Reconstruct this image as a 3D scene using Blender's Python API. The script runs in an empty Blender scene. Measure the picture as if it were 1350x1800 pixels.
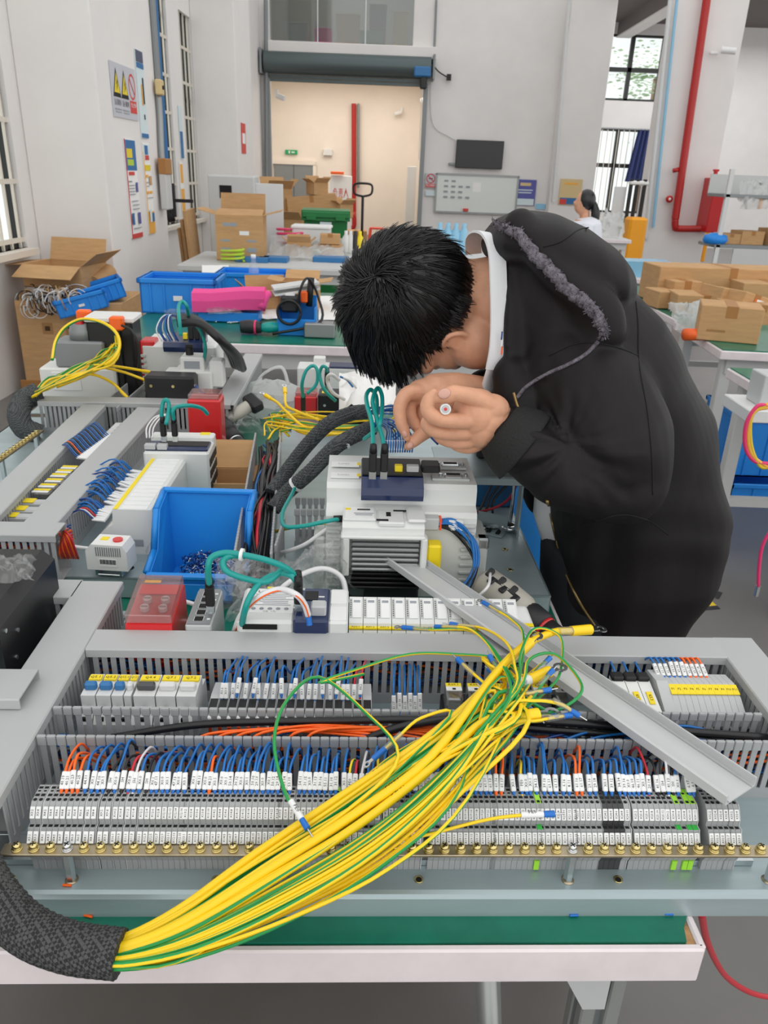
import bpy, math, random
import numpy as np
from mathutils import Matrix, Vector, Euler
rnd = random.Random(7)
SC = bpy.context.scene
COL = SC.collection
# ---------------------------------------------------------------- camera (f in pixels of the 1350x1800 frame)
HCAM = 1.42; FPX = 1361.06; CX, CY = 675.0, 900.0
RW = ((0.9993319, 0.03622139, 0.00487428), (0.0100921, -0.40166573, 0.91573074), (0.03512687, -0.91506975, -0.40176292))
_c = bpy.data.cameras.new('camera'); CAM = bpy.data.objects.new('camera', _c); COL.objects.link(CAM)
_c.sensor_fit = 'VERTICAL'; _c.sensor_height = 36.0; _c.sensor_width = 27.0; _c.lens = FPX / 1800 * 36
_c.clip_start = 0.02; _c.clip_end = 200
CAM.matrix_world = Matrix(((RW[0][0], -RW[0][1], -RW[0][2], 0), (RW[1][0], -RW[1][1], -RW[1][2], 0),
                           (RW[2][0], -RW[2][1], -RW[2][2], HCAM), (0, 0, 0, 1)))
_c.dof.use_dof = True; _c.dof.focus_distance = 0.95; _c.dof.aperture_fstop = 16.0
SC.camera = CAM
# ---------------------------------------------------------------- light
W = bpy.data.worlds.new('overcast_sky'); SC.world = W; W.use_nodes = True
W.node_tree.nodes['Background'].inputs[0].default_value = (1.0, 0.99, 0.975, 1)
W.node_tree.nodes['Background'].inputs[1].default_value = 1.0
def area_light(name, loc, size, power, rot=(0, 0, 0), col=(1, 1, 1)):
    l = bpy.data.lights.new(name, 'AREA'); l.shape = 'RECTANGLE'; l.size, l.size_y = size; l.energy = power; l.color = col
    o = bpy.data.objects.new(name, l); COL.objects.link(o); o.location = loc; o.rotation_euler = rot
    return o
SC.view_settings.view_transform = 'Standard'; SC.view_settings.look = 'None'
SC.view_settings.exposure = 0.42; SC.view_settings.gamma = 1.0
area_light('hall_ceiling_lamp', (-1.0, 18.0, 3.28), (3.2, 2.6), 60, col=(1, .93, .84))
area_light('office_fill_light', (-1.0, 17.8, 5.9), (2.0, 1.5), 40, col=(.95, 1, .98))  # added fill to brighten the office; no fitting is seen there
area_light('roof_fill_light', (3.0, 11.5, 6.9), (10, 13), 330)  # broad unseen fill added under the roof to lift the dark back wall
area_light('bay_fill_light', (6.5, 17.0, 4.3), (5, 4), 110)  # added overhead fill for the bay, not a visible fitting
# ---------------------------------------------------------------- helpers
def P(px, py, z=None, y=None, x=None):
    """photo pixel -> world point on a plane of known height z, depth y or side distance x"""
    c = ((px - CX) / FPX, (py - CY) / FPX, 1.0)
    d = [sum(RW[i][k] * c[k] for k in range(3)) for i in range(3)]
    t = (z - HCAM) / d[2] if z is not None else (y / d[1] if y is not None else x / d[0])
    return Vector((d[0] * t, d[1] * t, HCAM + d[2] * t))
def lin(h):
    h = h.lstrip('#'); c = [int(h[i:i + 2], 16) / 255 for i in (0, 2, 4)]
    return tuple(x / 12.92 if x <= .04045 else ((x + .055) / 1.055) ** 2.4 for x in c) + (1,)
MATS = {}
def mat(name, hx=None, rough=.5, metal=0.0, var=0.0, vs=8.0, bump=0.0, bs=60.0, stretch=None, alpha=None, emit=0, coat=0.0, spec=None, var2=None, ior=None, sheen=0, trans=0):
    if name in MATS: return MATS[name]
    m = bpy.data.materials.new(name); m.use_nodes = True; MATS[name] = m
    nt = m.node_tree; b = nt.nodes['Principled BSDF']; I = b.inputs
    c = lin(hx); I['Base Color'].default_value = c; I['Roughness'].default_value = rough; I['Metallic'].default_value = metal
    if spec is not None: I['Specular IOR Level'].default_value = spec
    if coat: I['Coat Weight'].default_value = coat; I['Coat Roughness'].default_value = .1
    if sheen: I['Sheen Weight'].default_value = sheen
    if trans: I['Transmission Weight'].default_value = trans
    if emit: I['Emission Color'].default_value = c; I['Emission Strength'].default_value = emit
    if var or bump:
        tc = nt.nodes.new('ShaderNodeTexCoord'); mp = nt.nodes.new('ShaderNodeMapping'); nt.links.new(tc.outputs['Object'], mp.inputs[0])
        if stretch: mp.inputs['Scale'].default_value = stretch
        if var:
            n = nt.nodes.new('ShaderNodeTexNoise'); n.inputs['Scale'].default_value = vs; n.inputs['Detail'].default_value = 5; n.inputs['Roughness'].default_value = .6
            nt.links.new(mp.outputs[0], n.inputs['Vector'])
            r = nt.nodes.new('ShaderNodeValToRGB'); nt.links.new(n.outputs[0], r.inputs[0])
            lo = lin(var2) if var2 else tuple(x * (1 - var) for x in c[:3]) + (1,)
            hi = c if var2 else tuple(min(1, x * (1 + var)) for x in c[:3]) + (1,)
            r.color_ramp.elements[0].color = lo; r.color_ramp.elements[1].color = hi
            r.color_ramp.elements[0].position = .32; r.color_ramp.elements[1].position = .68
            nt.links.new(r.outputs[0], I['Base Color'])
        if bump:
            n2 = nt.nodes.new('ShaderNodeTexNoise'); n2.inputs['Scale'].default_value = bs; n2.inputs['Detail'].default_value = 4
            nt.links.new(mp.outputs[0], n2.inputs['Vector'])
            bp = nt.nodes.new('ShaderNodeBump'); bp.inputs['Strength'].default_value = bump; bp.inputs['Distance'].default_value = .01
            nt.links.new(n2.outputs[0], bp.inputs['Height']); nt.links.new(bp.outputs[0], I['Normal'])
    if alpha is not None: I['Alpha'].default_value = alpha
    return m
def clear_mat(name, tint='#ffffff', gloss=.12, rough=.05, haze=0.0):
    """thin clear sheet: mostly see-through, a little shine, optional milky haze"""
    if name in MATS: return MATS[name]
    m = bpy.data.materials.new(name); m.use_nodes = True; MATS[name] = m; nt = m.node_tree
    for n in list(nt.nodes): nt.nodes.remove(n)
    o = nt.nodes.new('ShaderNodeOutputMaterial'); t = nt.nodes.new('ShaderNodeBsdfTransparent'); t.inputs[0].default_value = lin(tint)
    g = nt.nodes.new('ShaderNodeBsdfGlossy'); g.inputs['Roughness'].default_value = rough
    mx = nt.nodes.new('ShaderNodeMixShader'); mx.inputs[0].default_value = gloss
    nt.links.new(t.outputs[0], mx.inputs[1]); nt.links.new(g.outputs[0], mx.inputs[2])
    last = mx
    if haze:
        d0 = nt.nodes.new('ShaderNodeBsdfDiffuse'); d0.inputs[0].default_value = lin('#fbfcfc'); d1 = nt.nodes.new('ShaderNodeBsdfTranslucent'); d1.inputs[0].default_value = lin('#fbfcfc')
        d = nt.nodes.new('ShaderNodeMixShader'); nt.links.new(d0.outputs[0], d.inputs[1]); nt.links.new(d1.outputs[0], d.inputs[2])
        m2 = nt.nodes.new('ShaderNodeMixShader'); m2.inputs[0].default_value = haze
        nt.links.new(last.outputs[0], m2.inputs[1]); nt.links.new(d.outputs[0], m2.inputs[2]); last = m2
    nt.links.new(last.outputs[0], o.inputs[0]); return m
def RZ(d): return Matrix.Rotation(math.radians(d), 4, 'Z')
def RX(d): return Matrix.Rotation(math.radians(d), 4, 'X')
def RY(d): return Matrix.Rotation(math.radians(d), 4, 'Y')
def TR(x, y=None, z=None): return Matrix.Translation(Vector(x) if y is None else Vector((x, y, z)))
def frame(o, ex, ey=None, ez=None):
    """4x4 with origin o, x axis ex and (approx) z axis ez"""
    ex = Vector(ex).normalized(); ez = Vector(ez or (0, 0, 1)); ey = ez.cross(ex).normalized(); ez = ex.cross(ey)
    return Matrix(((ex.x, ey.x, ez.x, o[0]), (ex.y, ey.y, ez.y, o[1]), (ex.z, ey.z, ez.z, o[2]), (0, 0, 0, 1)))
def crom(pts, sub=5, closed=False):
    pts = [Vector(p) for p in pts]; n = len(pts)
    if n < 3 or sub < 2: return pts
    out = []
    rng = range(n if closed else n - 1)
    for i in rng:
        p1, p2 = pts[i], pts[(i + 1) % n]
        p0 = pts[i - 1] if (i > 0 or closed) else p1 * 2 - p2
        p3 = pts[(i + 2) % n] if (i + 2 < n or closed) else p2 * 2 - p1
        for k in range(sub):
            t = k / sub; t2 = t * t; t3 = t2 * t
            out.append(.5 * ((2 * p1) + (p2 - p0) * t + (2 * p0 - 5 * p1 + 4 * p2 - p3) * t2 + (3 * p1 - p0 - 3 * p2 + p3) * t3))
    if not closed: out.append(pts[-1])
    return out
_TX = {}
def glyphs(s):
    if s in _TX: return _TX[s]
    cu = bpy.data.curves.new('t', 'FONT'); cu.body = s; cu.resolution_u = 1; cu.align_x = 'CENTER'; cu.align_y = 'CENTER'
    ob = bpy.data.objects.new('t', cu); me = ob.to_mesh()
    v = [tuple(x.co) for x in me.vertices]; f = [tuple(p.vertices) for p in me.polygons]
    ob.to_mesh_clear(); bpy.data.objects.remove(ob); bpy.data.curves.remove(cu)
    _TX[s] = (v, f); return v, f
class B:
    """collects faces of one mesh; m = material name or material"""
    def __init__(s): s.v = []; s.f = []; s.fm = []; s.sm = []; s.mats = []; s.cur = None; s.X = None
    def mi(s, m):
        m = MATS[m] if isinstance(m, str) else m
        if m not in s.mats: s.mats.append(m)
        return s.mats.index(m)
    def add(s, vs, fs, m, smooth=False, xf=None):
        o = len(s.v); xf = (s.X @ xf if xf is not None else s.X) if s.X is not None else xf
        s.v += [tuple(xf @ Vector(p)) for p in vs] if xf is not None else [tuple(p) for p in vs]
        if isinstance(m, (list, tuple)): mm = [s.mi(k) for k in m]
        else: mm = [s.mi(m)] * len(fs)
        for f, k in zip(fs, mm): s.f.append([i + o for i in f]); s.fm.append(k); s.sm.append(smooth)
        return s
    def box(s, c, d, m, xf=None, ch=0.0, base=False):
        """box centred at c (or standing on c with base), size d, chamfer ch"""
        cx, cy, cz = c; hx, hy, hz = d[0] / 2, d[1] / 2, d[2] / 2
        if base: cz += hz
        if ch <= 0:
            vs = [(cx + i * hx, cy + j * hy, cz + k * hz) for i in (-1, 1) for j in (-1, 1) for k in (-1, 1)]
            fs = [(0, 1, 3, 2), (4, 6, 7, 5), (0, 4, 5, 1), (2, 3, 7, 6), (0, 2, 6, 4), (1, 5, 7, 3)]
            return s.add(vs, fs, m, False, xf)
        ch = min(ch, hx * .9, hy * .9, hz * .9); vs = []; ix = {}
        for i in (-1, 1):
            for j in (-1, 1):
                for k in (-1, 1):
                    for a in range(3):
                        h = [hx - ch, hy - ch, hz - ch]; h[a] += ch
                        ix[i, j, k, a] = len(vs); vs.append((cx + i * h[0], cy + j * h[1], cz + k * h[2]))
        fs = []; S = (-1, 1)
        for i in S:
            q = [ix[i, -1, -1, 0], ix[i, 1, -1, 0], ix[i, 1, 1, 0], ix[i, -1, 1, 0]]; fs.append(q if i > 0 else q[::-1])
            q = [ix[-1, i, -1, 1], ix[1, i, -1, 1], ix[1, i, 1, 1], ix[-1, i, 1, 1]]; fs.append(q if i < 0 else q[::-1])
            q = [ix[-1, -1, i, 2], ix[1, -1, i, 2], ix[1, 1, i, 2], ix[-1, 1, i, 2]]; fs.append(q if i > 0 else q[::-1])
            for j in S:
                q = [ix[i, j, -1, 0], ix[i, j, -1, 1], ix[i, j, 1, 1], ix[i, j, 1, 0]]; fs.append(q if i * j > 0 else q[::-1])
                q = [ix[i, -1, j, 2], ix[i, -1, j, 0], ix[i, 1, j, 0], ix[i, 1, j, 2]]; fs.append(q if i * j > 0 else q[::-1])
                q = [ix[-1, i, j, 1], ix[-1, i, j, 2], ix[1, i, j, 2], ix[1, i, j, 1]]; fs.append(q if i * j > 0 else q[::-1])
                for k in S:
                    q = [ix[i, j, k, 0], ix[i, j, k, 1], ix[i, j, k, 2]]; fs.append(q if i * j * k > 0 else q[::-1])
        return s.add(vs, fs, m, False, xf)
    def loft(s, rings, m, smooth=True, caps=True, closed=True, xf=None):
        n = len(rings[0]); vs = [p for r in rings for p in r]; fs = []
        for i in range(len(rings) - 1):
            for k in range(n if closed else n - 1):
                a = i * n + k; b = i * n + (k + 1) % n; fs.append((a, b, b + n, a + n))
        if isinstance(m, (list, tuple)): mm = list(m)
        else: mm = [m] * len(fs)
        if caps and closed:
            fs.append(tuple(range(n))[::-1]); fs.append(tuple(range((len(rings) - 1) * n, len(rings) * n))); mm += [mm[0], mm[-1]]
        return s.add(vs, fs, mm, smooth, xf)
    def tube(s, pts, r, m, n=6, sub=4, caps=True, stripe=None, tw=0.0, xf=None, ph=0.0, flat=1.0):
        """tube along pts; stripe=(material, number of sides) paints a lengthwise stripe"""
        pts = crom(pts, sub) if sub > 1 else [Vector(p) for p in pts]
        L = len(pts); rr = r if isinstance(r, (list, tuple)) else None
        t0 = (pts[1] - pts[0]).normalized(); u = t0.orthogonal().normalized(); rings = []; mm = []
        for i, p in enumerate(pts):
            t = (pts[min(i + 1, L - 1)] - pts[max(i - 1, 0)])
            t = t.normalized() if t.length > 1e-9 else t0
            u = (u - t * u.dot(t)); u = u.normalized() if u.length > 1e-6 else t.orthogonal().normalized()
            w = t.cross(u)
            if rr: q = i / (L - 1) * (len(rr) - 1); k = min(int(q), len(rr) - 2); rad = rr[k] + (rr[k + 1] - rr[k]) * (q - k)
            else: rad = r
            rings.append([p + (u * math.cos(a) + w * math.sin(a) * flat) * rad for a in [2 * math.pi * j / n + tw * i + ph for j in range(n)]])
            t0 = t
        if stripe:
            mm = [stripe[0] if j < stripe[1] else m for i in range(L - 1) for j in range(n)]
        return s.loft(rings, mm if stripe else m, True, caps, True, xf)
    def cyl(s, p, q, r, m, n=12, r2=None, smooth=True, xf=None):
        p = Vector(p); q = Vector(q); t = (q - p).normalized(); u = t.orthogonal().normalized(); w = t.cross(u); r2 = r if r2 is None else r2
        A = [2 * math.pi * j / n for j in range(n)]
        ra = [p + (u * math.cos(a) + w * math.sin(a)) * r for a in A]; rb = [q + (u * math.cos(a) + w * math.sin(a)) * r2 for a in A]
        fs = [(k, (k + 1) % n, n + (k + 1) % n, n + k) for k in range(n)]; s.add(ra + rb, fs, m, smooth, xf)
        return s.add(ra + rb, [tuple(range(n))[::-1], tuple(range(n, 2 * n))], m, False, xf)
    def lathe(s, prof, m, n=16, xf=None, smooth=True):
        rings = [[(r * math.cos(2 * math.pi * k / n), r * math.sin(2 * math.pi * k / n), z) for k in range(n)] for r, z in prof]
        return s.loft(rings, m, smooth, True, True, xf)
    def prism(s, poly, h, m, xf=None, h0=0.0):
        """polygon (x,y) extruded along z from h0 to h"""
        n = len(poly); vs = [(x, y, h0) for x, y in poly] + [(x, y, h) for x, y in poly]
        ar = sum(poly[i][0] * poly[(i + 1) % n][1] - poly[(i + 1) % n][0] * poly[i][1] for i in range(n))
        fs = [(k, (k + 1) % n, n + (k + 1) % n, n + k) for k in range(n)] + [tuple(range(n))[::-1], tuple(range(n, 2 * n))]
        if ar < 0: fs = [f[::-1] for f in fs]
        return s.add(vs, fs, m, False, xf)
    def sphere(s, c, r, m, n=12, k=8, xf=None):
        r = (r, r, r) if not isinstance(r, (tuple, list)) else r; rings = []
        for i in range(1, k):
            a = math.pi * i / k; rings.append([(c[0] + r[0] * math.sin(a) * math.cos(2 * math.pi * j / n), c[1] + r[1] * math.sin(a) * math.sin(2 * math.pi * j / n), c[2] - r[2] * math.cos(a)) for j in range(n)])
        rings = [[(c[0] + (p[0] - c[0]) * .01, c[1] + (p[1] - c[1]) * .01, c[2] - r[2]) for p in rings[0]]] + rings + [[(c[0] + (p[0] - c[0]) * .01, c[1] + (p[1] - c[1]) * .01, c[2] + r[2]) for p in rings[-1]]]
        return s.loft(rings, m, True, True, True, xf)
    def text(s, t, xf, size, m, wmax=None):
        """flat print, centred at the origin of xf, reading along its x axis"""
        v, f = glyphs(t); k = size
        if wmax and v:
            w = (max(p[0] for p in v) - min(p[0] for p in v)) * k; kx = k * min(1, wmax / w) if w > 0 else k
        else: kx = k
        return s.add([(p[0] * kx, p[1] * k, 0) for p in v], f, m, False, xf)
    def sheet(s, fn, nu, nv, m, smooth=True, th=0.0):
        vs = [fn(i / nu, j / nv) for i in range(nu + 1) for j in range(nv + 1)]; w = nv + 1
        fs = [(i * w + j, (i + 1) * w + j, (i + 1) * w + j + 1, i * w + j + 1) for i in range(nu) for j in range(nv)]
        return s.add(vs, fs, m, smooth)
    def mesh(s, name):
        me = bpy.data.meshes.new(name); me.from_pydata([tuple(p) for p in s.v], [], s.f)
        for m in s.mats: me.materials.append(m)
        me.polygons.foreach_set('material_index', s.fm); me.polygons.foreach_set('use_smooth', s.sm); me.update(); return me
def WM(o):
    m = o.matrix_basis.copy()
    while o.parent: o = o.parent; m = o.matrix_basis @ m
    return m
def obj(name, b, parent=None, world=False, label=None, loc=None, xf=None, cat=None, group=None, kind=None):
    """one mesh object. world: geometry is in world space (converted into the parent's space). Top-level meshes get their origin at their base."""
    if isinstance(b, B):
        if parent is not None and world:
            inv = WM(parent).inverted(); b.v = [tuple(inv @ Vector(p)) for p in b.v]
        off = None
        if parent is None and loc is None and xf is None and b.v:
            A = np.array(b.v); off = Vector(((A[:, 0].min() + A[:, 0].max()) / 2, (A[:, 1].min() + A[:, 1].max()) / 2, A[:, 2].min()))
            b.v = [tuple(p) for p in (A - np.array(off))]
        me = b.mesh(name)
    else: me = b; off = None
    o = bpy.data.objects.new(name, me); COL.objects.link(o)
    if parent is not None: o.parent = parent
    if off is not None: o.location = off
    if loc is not None: o.location = loc
    if xf is not None: o.matrix_basis = xf
    return tag(o, label, cat, group, kind)
def tag(o, label=None, cat=None, group=None, kind=None):
    if label: o['label'] = label
    if cat: o['category'] = cat
    if group: o['group'] = group
    if kind: o['kind'] = kind
    return o
def thing(name, label, cat, loc=(0, 0, 0), rz=0.0, group=None, xf=None):
    o = bpy.data.objects.new(name, None); COL.objects.link(o); o.empty_display_size = .05
    if xf is not None: o.matrix_basis = xf
    else: o.location = loc; o.rotation_euler = (0, 0, math.radians(rz))
    return tag(o, label, cat, group)
def struct(name, b, parent=None, **k):
    return obj(name, b, parent, kind=None if parent else 'structure', **k)
def grid_remesh(b, voxel, smooth=6, name='r'):
    """join closed pieces into one continuous skin"""
    me = b.mesh(name); o = bpy.data.objects.new(name, me); COL.objects.link(o)
    r = o.modifiers.new('r', 'REMESH'); r.mode = 'VOXEL'; r.voxel_size = voxel; r.use_smooth_shade = True
    s = o.modifiers.new('s', 'SMOOTH'); s.iterations = smooth; s.factor = .5
    dg = bpy.context.evaluated_depsgraph_get(); ev = o.evaluated_get(dg); m2 = bpy.data.meshes.new_from_object(ev)
    bpy.data.objects.remove(o); bpy.data.meshes.remove(me); return m2
# ================================================================= THE SETTING
mat('wall_paint', '#e9e6e4', .75, var=.04, vs=1.3, bump=.03, bs=30)
mat('cream_paint', '#f1e8dd', .8, var=.03, vs=1.5)
mat('office_gloom', '#8f8b84', .8)  # grey-brown with the dimness behind the office glass put into the colour
mat('concrete', '#6b6966', .30, var=.18, vs=1.1, bump=.03, bs=40, spec=.7)
mat('steel_grey', '#8b9092', .45, .3)
mat('roof_dark', '#6c6361', .8)  # shade under the slab is put into this dark brown-grey
mat('beam_grey', '#76706f', .7)
mat('win_black', '#2c2f2c', .5)
mat('win_white', '#e3ddd2', .5)
mat('bar_cream', '#ddd6c9', .45)
clear_mat('pane_glass', '#f4f8f8', .07, .02)
clear_mat('office_glass', '#c3c9c8', .16, .04)
def wall_holes(u0, u1, z0, z1, holes, put):
    us = sorted({u0, u1, *[h[0] for h in holes], *[h[1] for h in holes]}); zs = sorted({z0, z1, *[h[2] for h in holes], *[h[3] for h in holes]})
    us = [u for u in us if u0 <= u <= u1]; zs = [z for z in zs if z0 <= z <= z1]
    for a, b in zip(us, us[1:]):
        run = None
        for c, d in zip(zs, zs[1:]):
            if any(h[0] <= (a + b) / 2 <= h[1] and h[2] <= (c + d) / 2 <= h[3] for h in holes):
                if run: put(a, b, *run)
                run = None
            else: run = (run[0], d) if run else (c, d)
        if run: put(a, b, *run)
b = B(); b.box((4.5, 11, -.05), (16, 28, .1), 'concrete'); struct('floor', b, loc=(0, 0, 0))
XW = -2.45
LW = [(2.5, 5.5, .87, 3.4), (8.1, 9.58, .8, 4.2), (10.1, 10.64, .8, 3.0)]
b = B(); wall_holes(-1, 16.3, 0, 7, LW, lambda a, c, d, e: b.box((XW - .03, (a + c) / 2, (d + e) / 2), (.06, c - a, e - d), 'wall_paint'))
struct('wall_left', b, loc=(0, 0, 0))
b = B(); b.box((-2.19, 6.4, 3.5), (.52, 1.46, 7), 'wall_paint', ch=.01); struct('trim_1', b, label='square white wall pier carrying posters')
b = B(); b.box((-2.19, 11.2, 3.5), (.52, 1.1, 7), 'wall_paint', ch=.01); struct('trim_2', b, label='second white wall pier behind the grey cabinet')
def barred_window(k, y0, y1, z0, z1, nb):
    w = bpy.data.objects.new('window_%d' % k, None); COL.objects.link(w); w.location = (XW, (y0 + y1) / 2, z0); tag(w, 'tall white window with cream security bars', kind='structure')
    h = z1 - z0; d = y1 - y0
    q = B(); t = .05
    for yy in (-d / 2 + t / 2, d / 2 - t / 2, 0): q.box((-.06, yy, h / 2), (.05, t, h), 'win_black')
    for zz in (t / 2, h - t / 2, h * .6): q.box((-.06, 0, zz), (.05, d, t), 'win_black')
    obj('window_frame', q, w, loc=(0, 0, 0))
    for s in (-1, 1):
        q = B(); q.box((-.06, s * d / 4, h / 2), (.006, d / 2 - .06, h - .06), 'pane_glass'); obj('pane', q, w, loc=(0, 0, 0))
    q = B(); q.box((0, 0, 0), (.016, .016, h), 'bar_cream'); me = q.mesh('security_bar')
    for i in range(nb): obj('security_bar', me, w, loc=(-.02, -d / 2 + d * (i + .5) / nb, h / 2))
    q = B(); q.box((0, 0, 0), (.012, d, .03), 'bar_cream'); me = q.mesh('bar_rail')
    for zz in [i * .36 + .05 for i in range(int(h / .36) + 1)]: obj('bar_rail', me, w, loc=(-.02, 0, zz))
    q = B(); q.box((.02, 0, -.02), (.12, d, .04), 'win_white'); obj('window_sill', q, w, loc=(0, 0, 0))
for k, (a, c, d, e) in enumerate(LW): barred_window(k + 1, a, c, d, e, (24, 6, 3)[k])
b = B(); b.box((5.6, 12.9, 7.1), (16.8, 17, .2), 'roof_dark'); struct('ceiling_hall', b)
# ---- back wall with shutter opening and office window above
YB = 16.0
DO = (-2.3, .53, 0, 3.2); GW = (-2.27, .28, 3.5, 5.2)
b = B(); wall_holes(-2.7, 3.75, 0, 7, [DO, GW], lambda a, c, d, e: b.box(((a + c) / 2, YB + .12, (d + e) / 2), (c - a, .24, e - d), 'wall_paint'))
struct('wall_back', b, loc=(0, 0, 0))
b = B(); b.box((3.36, YB - .15, 3.5), (.8, .3, 7), 'wall_paint', ch=.01); struct('trim_3', b, label='white pier beside the tall barred windows')
# recess behind the shutter
b = B(); b.box((-1, 20.3, 2), (6, .2, 4), 'cream_paint'); struct('wall_hall_back', b)
b = B(); b.box((.86, 18.2, 1.7), (.2, 4, 3.4), 'cream_paint'); struct('wall_hall_right', b)
b = B(); b.box((-3.3, 18.2, 1.7), (.2, 4, 3.4), 'cream_paint'); struct('wall_hall_left', b)
b = B(); b.box((-1.2, 18.25, 3.4), (4.4, 4, .14), 'cream_paint'); struct('ceiling', b)
b = B(); b.box((-1, 19.5, 5), (4, .1, 3.0), 'office_gloom'); b.box((-3, 17.8, 5), (.1, 3.4, 3), 'office_gloom'); b.box((1.0, 17.8, 5), (.1, 3.4, 3), 'office_gloom'); struct('wall_office', b)
# right-hand bay beyond the wall
b = B(); W4 = [(4.55, 7.2, 3.1, 4.4), (4.5, 6.9, .72, 2.52)]
wall_holes(3.5, 14, 0, 7, W4, lambda a, c, d, e: b.box(((a + c) / 2, 20.12, (d + e) / 2), (c - a, .24, e - d), 'wall_paint')); struct('wall_bay', b, loc=(0, 0, 0))
b = B(); b.box((3.62, 18.1, 3.5), (.25, 4, 7), 'wall_paint'); struct('wall_bay_side', b)
b = B(); b.box((8.8, 16.6, 4.72), (10, 7, .2), 'roof_dark'); struct('ceiling_bay', b)
b = B(); b.box((5.0, 16.5, 4.5), (.28, 7, .3), 'beam_grey'); b.box((5.0, 16.5, 4.34), (.3, 7, .03), 'wall_paint'); struct('trim_4', b, label='painted roof beam running towards the bay windows')
b = B(); b.box((9, 13.2, 4.45), (10.5, .25, .35), 'beam_grey'); struct('trim_5', b, label='dark cross beam over the storage bay')
def grid_window(k, x0, x1, z0, z1, vx, hz, label):
    w = bpy.data.objects.new('window_%d' % k, None); COL.objects.link(w); w.location = ((x0 + x1) / 2, 20.06, z0); tag(w, label, kind='structure')
    t = .09; h = z1 - z0; d = x1 - x0; q = B(); cx = (x0 + x1) / 2
    for xx in [x0, *vx, x1]: q.box((xx - cx, 0, h / 2), (t, .08, h), 'win_black')
    for zz in [z0, *hz, z1]: q.box((0, 0, zz - z0), (d, .08, t), 'win_black')
    obj('window_frame', q, w, loc=(0, 0, 0))
    X = [x0, *vx, x1]; Z = [z0, *hz, z1]
    for a, c in zip(X, X[1:]):
        for e, g in zip(Z, Z[1:]):
            q = B(); q.box(((a + c) / 2 - cx, .02, (e + g) / 2 - z0), (c - a - t, .008, g - e - t), 'pane_glass'); obj('pane', q, w, loc=(0, 0, 0))
    return w
grid_window(4, 4.55, 7.2, 3.1, 4.4, [5.25, 5.95, 6.6], [3.72], 'upper black framed window with tree outside')
w5 = grid_window(5, 4.5, 6.9, .72, 2.52, [5.2, 5.95], [1.75], 'lower barred window half behind a blue curtain')
q = B(); q.box((0, 0, 0), (.016, .016, 1.8), 'bar_cream'); me = q.mesh('security_bar')
for i in range(19): obj('security_bar', me, w5, loc=(-1.14 + i * .125, -.1, .9))
# big pier with the red pipe
b = B(); b.box((4.28, 12.66, 3.5), (1.0, .32, 7), 'wall_paint', ch=.012); struct('trim_6', b, label='wide white pier carrying the red fire pipe')
# ================================================================= FRONT BENCH AND CONTROL PANEL
mat('bench_green', '#14705a', .32, var=.22, vs=9, bump=.02, bs=90)
mat('bench_edge', '#e3dadc', .45, var=.06, vs=14)
mat('particle_board', '#b98f63', .9, var=.3, vs=90)
mat('alu', '#a9adac', .38, .55, stretch=(1, 1, 12), bump=.02)
mat('zinc', '#a9b9bd', .36, .4, var=.10, vs=5, stretch=(.6, 4, 4), bump=.015, bs=40)
mat('zinc_bright', '#c9d0d2', .25, .9)
mat('duct', '#a5a8aa', .5)
mat('duct_cover', '#b3b6b7', .42, var=.03, vs=3)
mat('black', '#151517', .5); mat('hole', '#0c0c0d', .8)  # hole: near-black raised patches, colour standing in for shade inside openings
mat('term', '#9fa2a3', .5); mat('term_dk', '#3c3d3f', .5); mat('term_gn', '#9fe23c', .45); mat('term_g2', '#35b548', .45)
mat('white', '#eceeee', .45); mat('paper', '#f3f3f1', .7); mat('ink', '#1c1c1e', .8)
mat('blue_wire', '#1a70bd', .32); mat('dkblue_wire', '#123f86', .35); mat('orange_wire', '#ff6a14', .35); mat('red_wire', '#c92637', .35); mat('black_wire', '#191a1d', .35); mat('white_wire', '#e4e4e6', .35)
mat('pe_yellow', '#fbd41a', .32); mat('pe_green', '#1f9a4c', .32); mat('ferrule_blue', '#1a6fc8', .35); mat('boot_yellow', '#ffd61c', .35)
mat('brass', '#dccb8e', .25, 1.0); mat('copper', '#b0a48c', .3, .9, var=.2, vs=30); mat('tin', '#d7d9da', .22, 1.0)
mat('light_grey', '#d9dbdb', .42); mat('mid_grey', '#bfc2c3', .45); mat('device_white', '#e6e8e6', .4)
mat('lever_blue', '#2f74ad', .4); mat('label_yellow', '#f6dc1f', .5); mat('red_plastic', '#d8262b', .3, coat=.3)
clear_mat('clear_sleeve', '#eef2f6', .16, .08, .12)
clear_mat('clear_cover', '#f2f4f4', .14, .06, .1)
FA = math.radians(2.3); FO = P(675, 1573, z=.78)
FP = TR(FO.x, FO.y, .78) @ Matrix.Rotation(FA, 4, 'Z')      # panel frame: u across, v deep, w above the plate
FPI = FP.inverted()
def Lp(px, py, w): return FPI @ P(px, py, z=.78 + w)        # photo pixel -> panel frame at height w above the plate
def Fw(u, v, w): return FP @ Vector((u, v, w))
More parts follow.
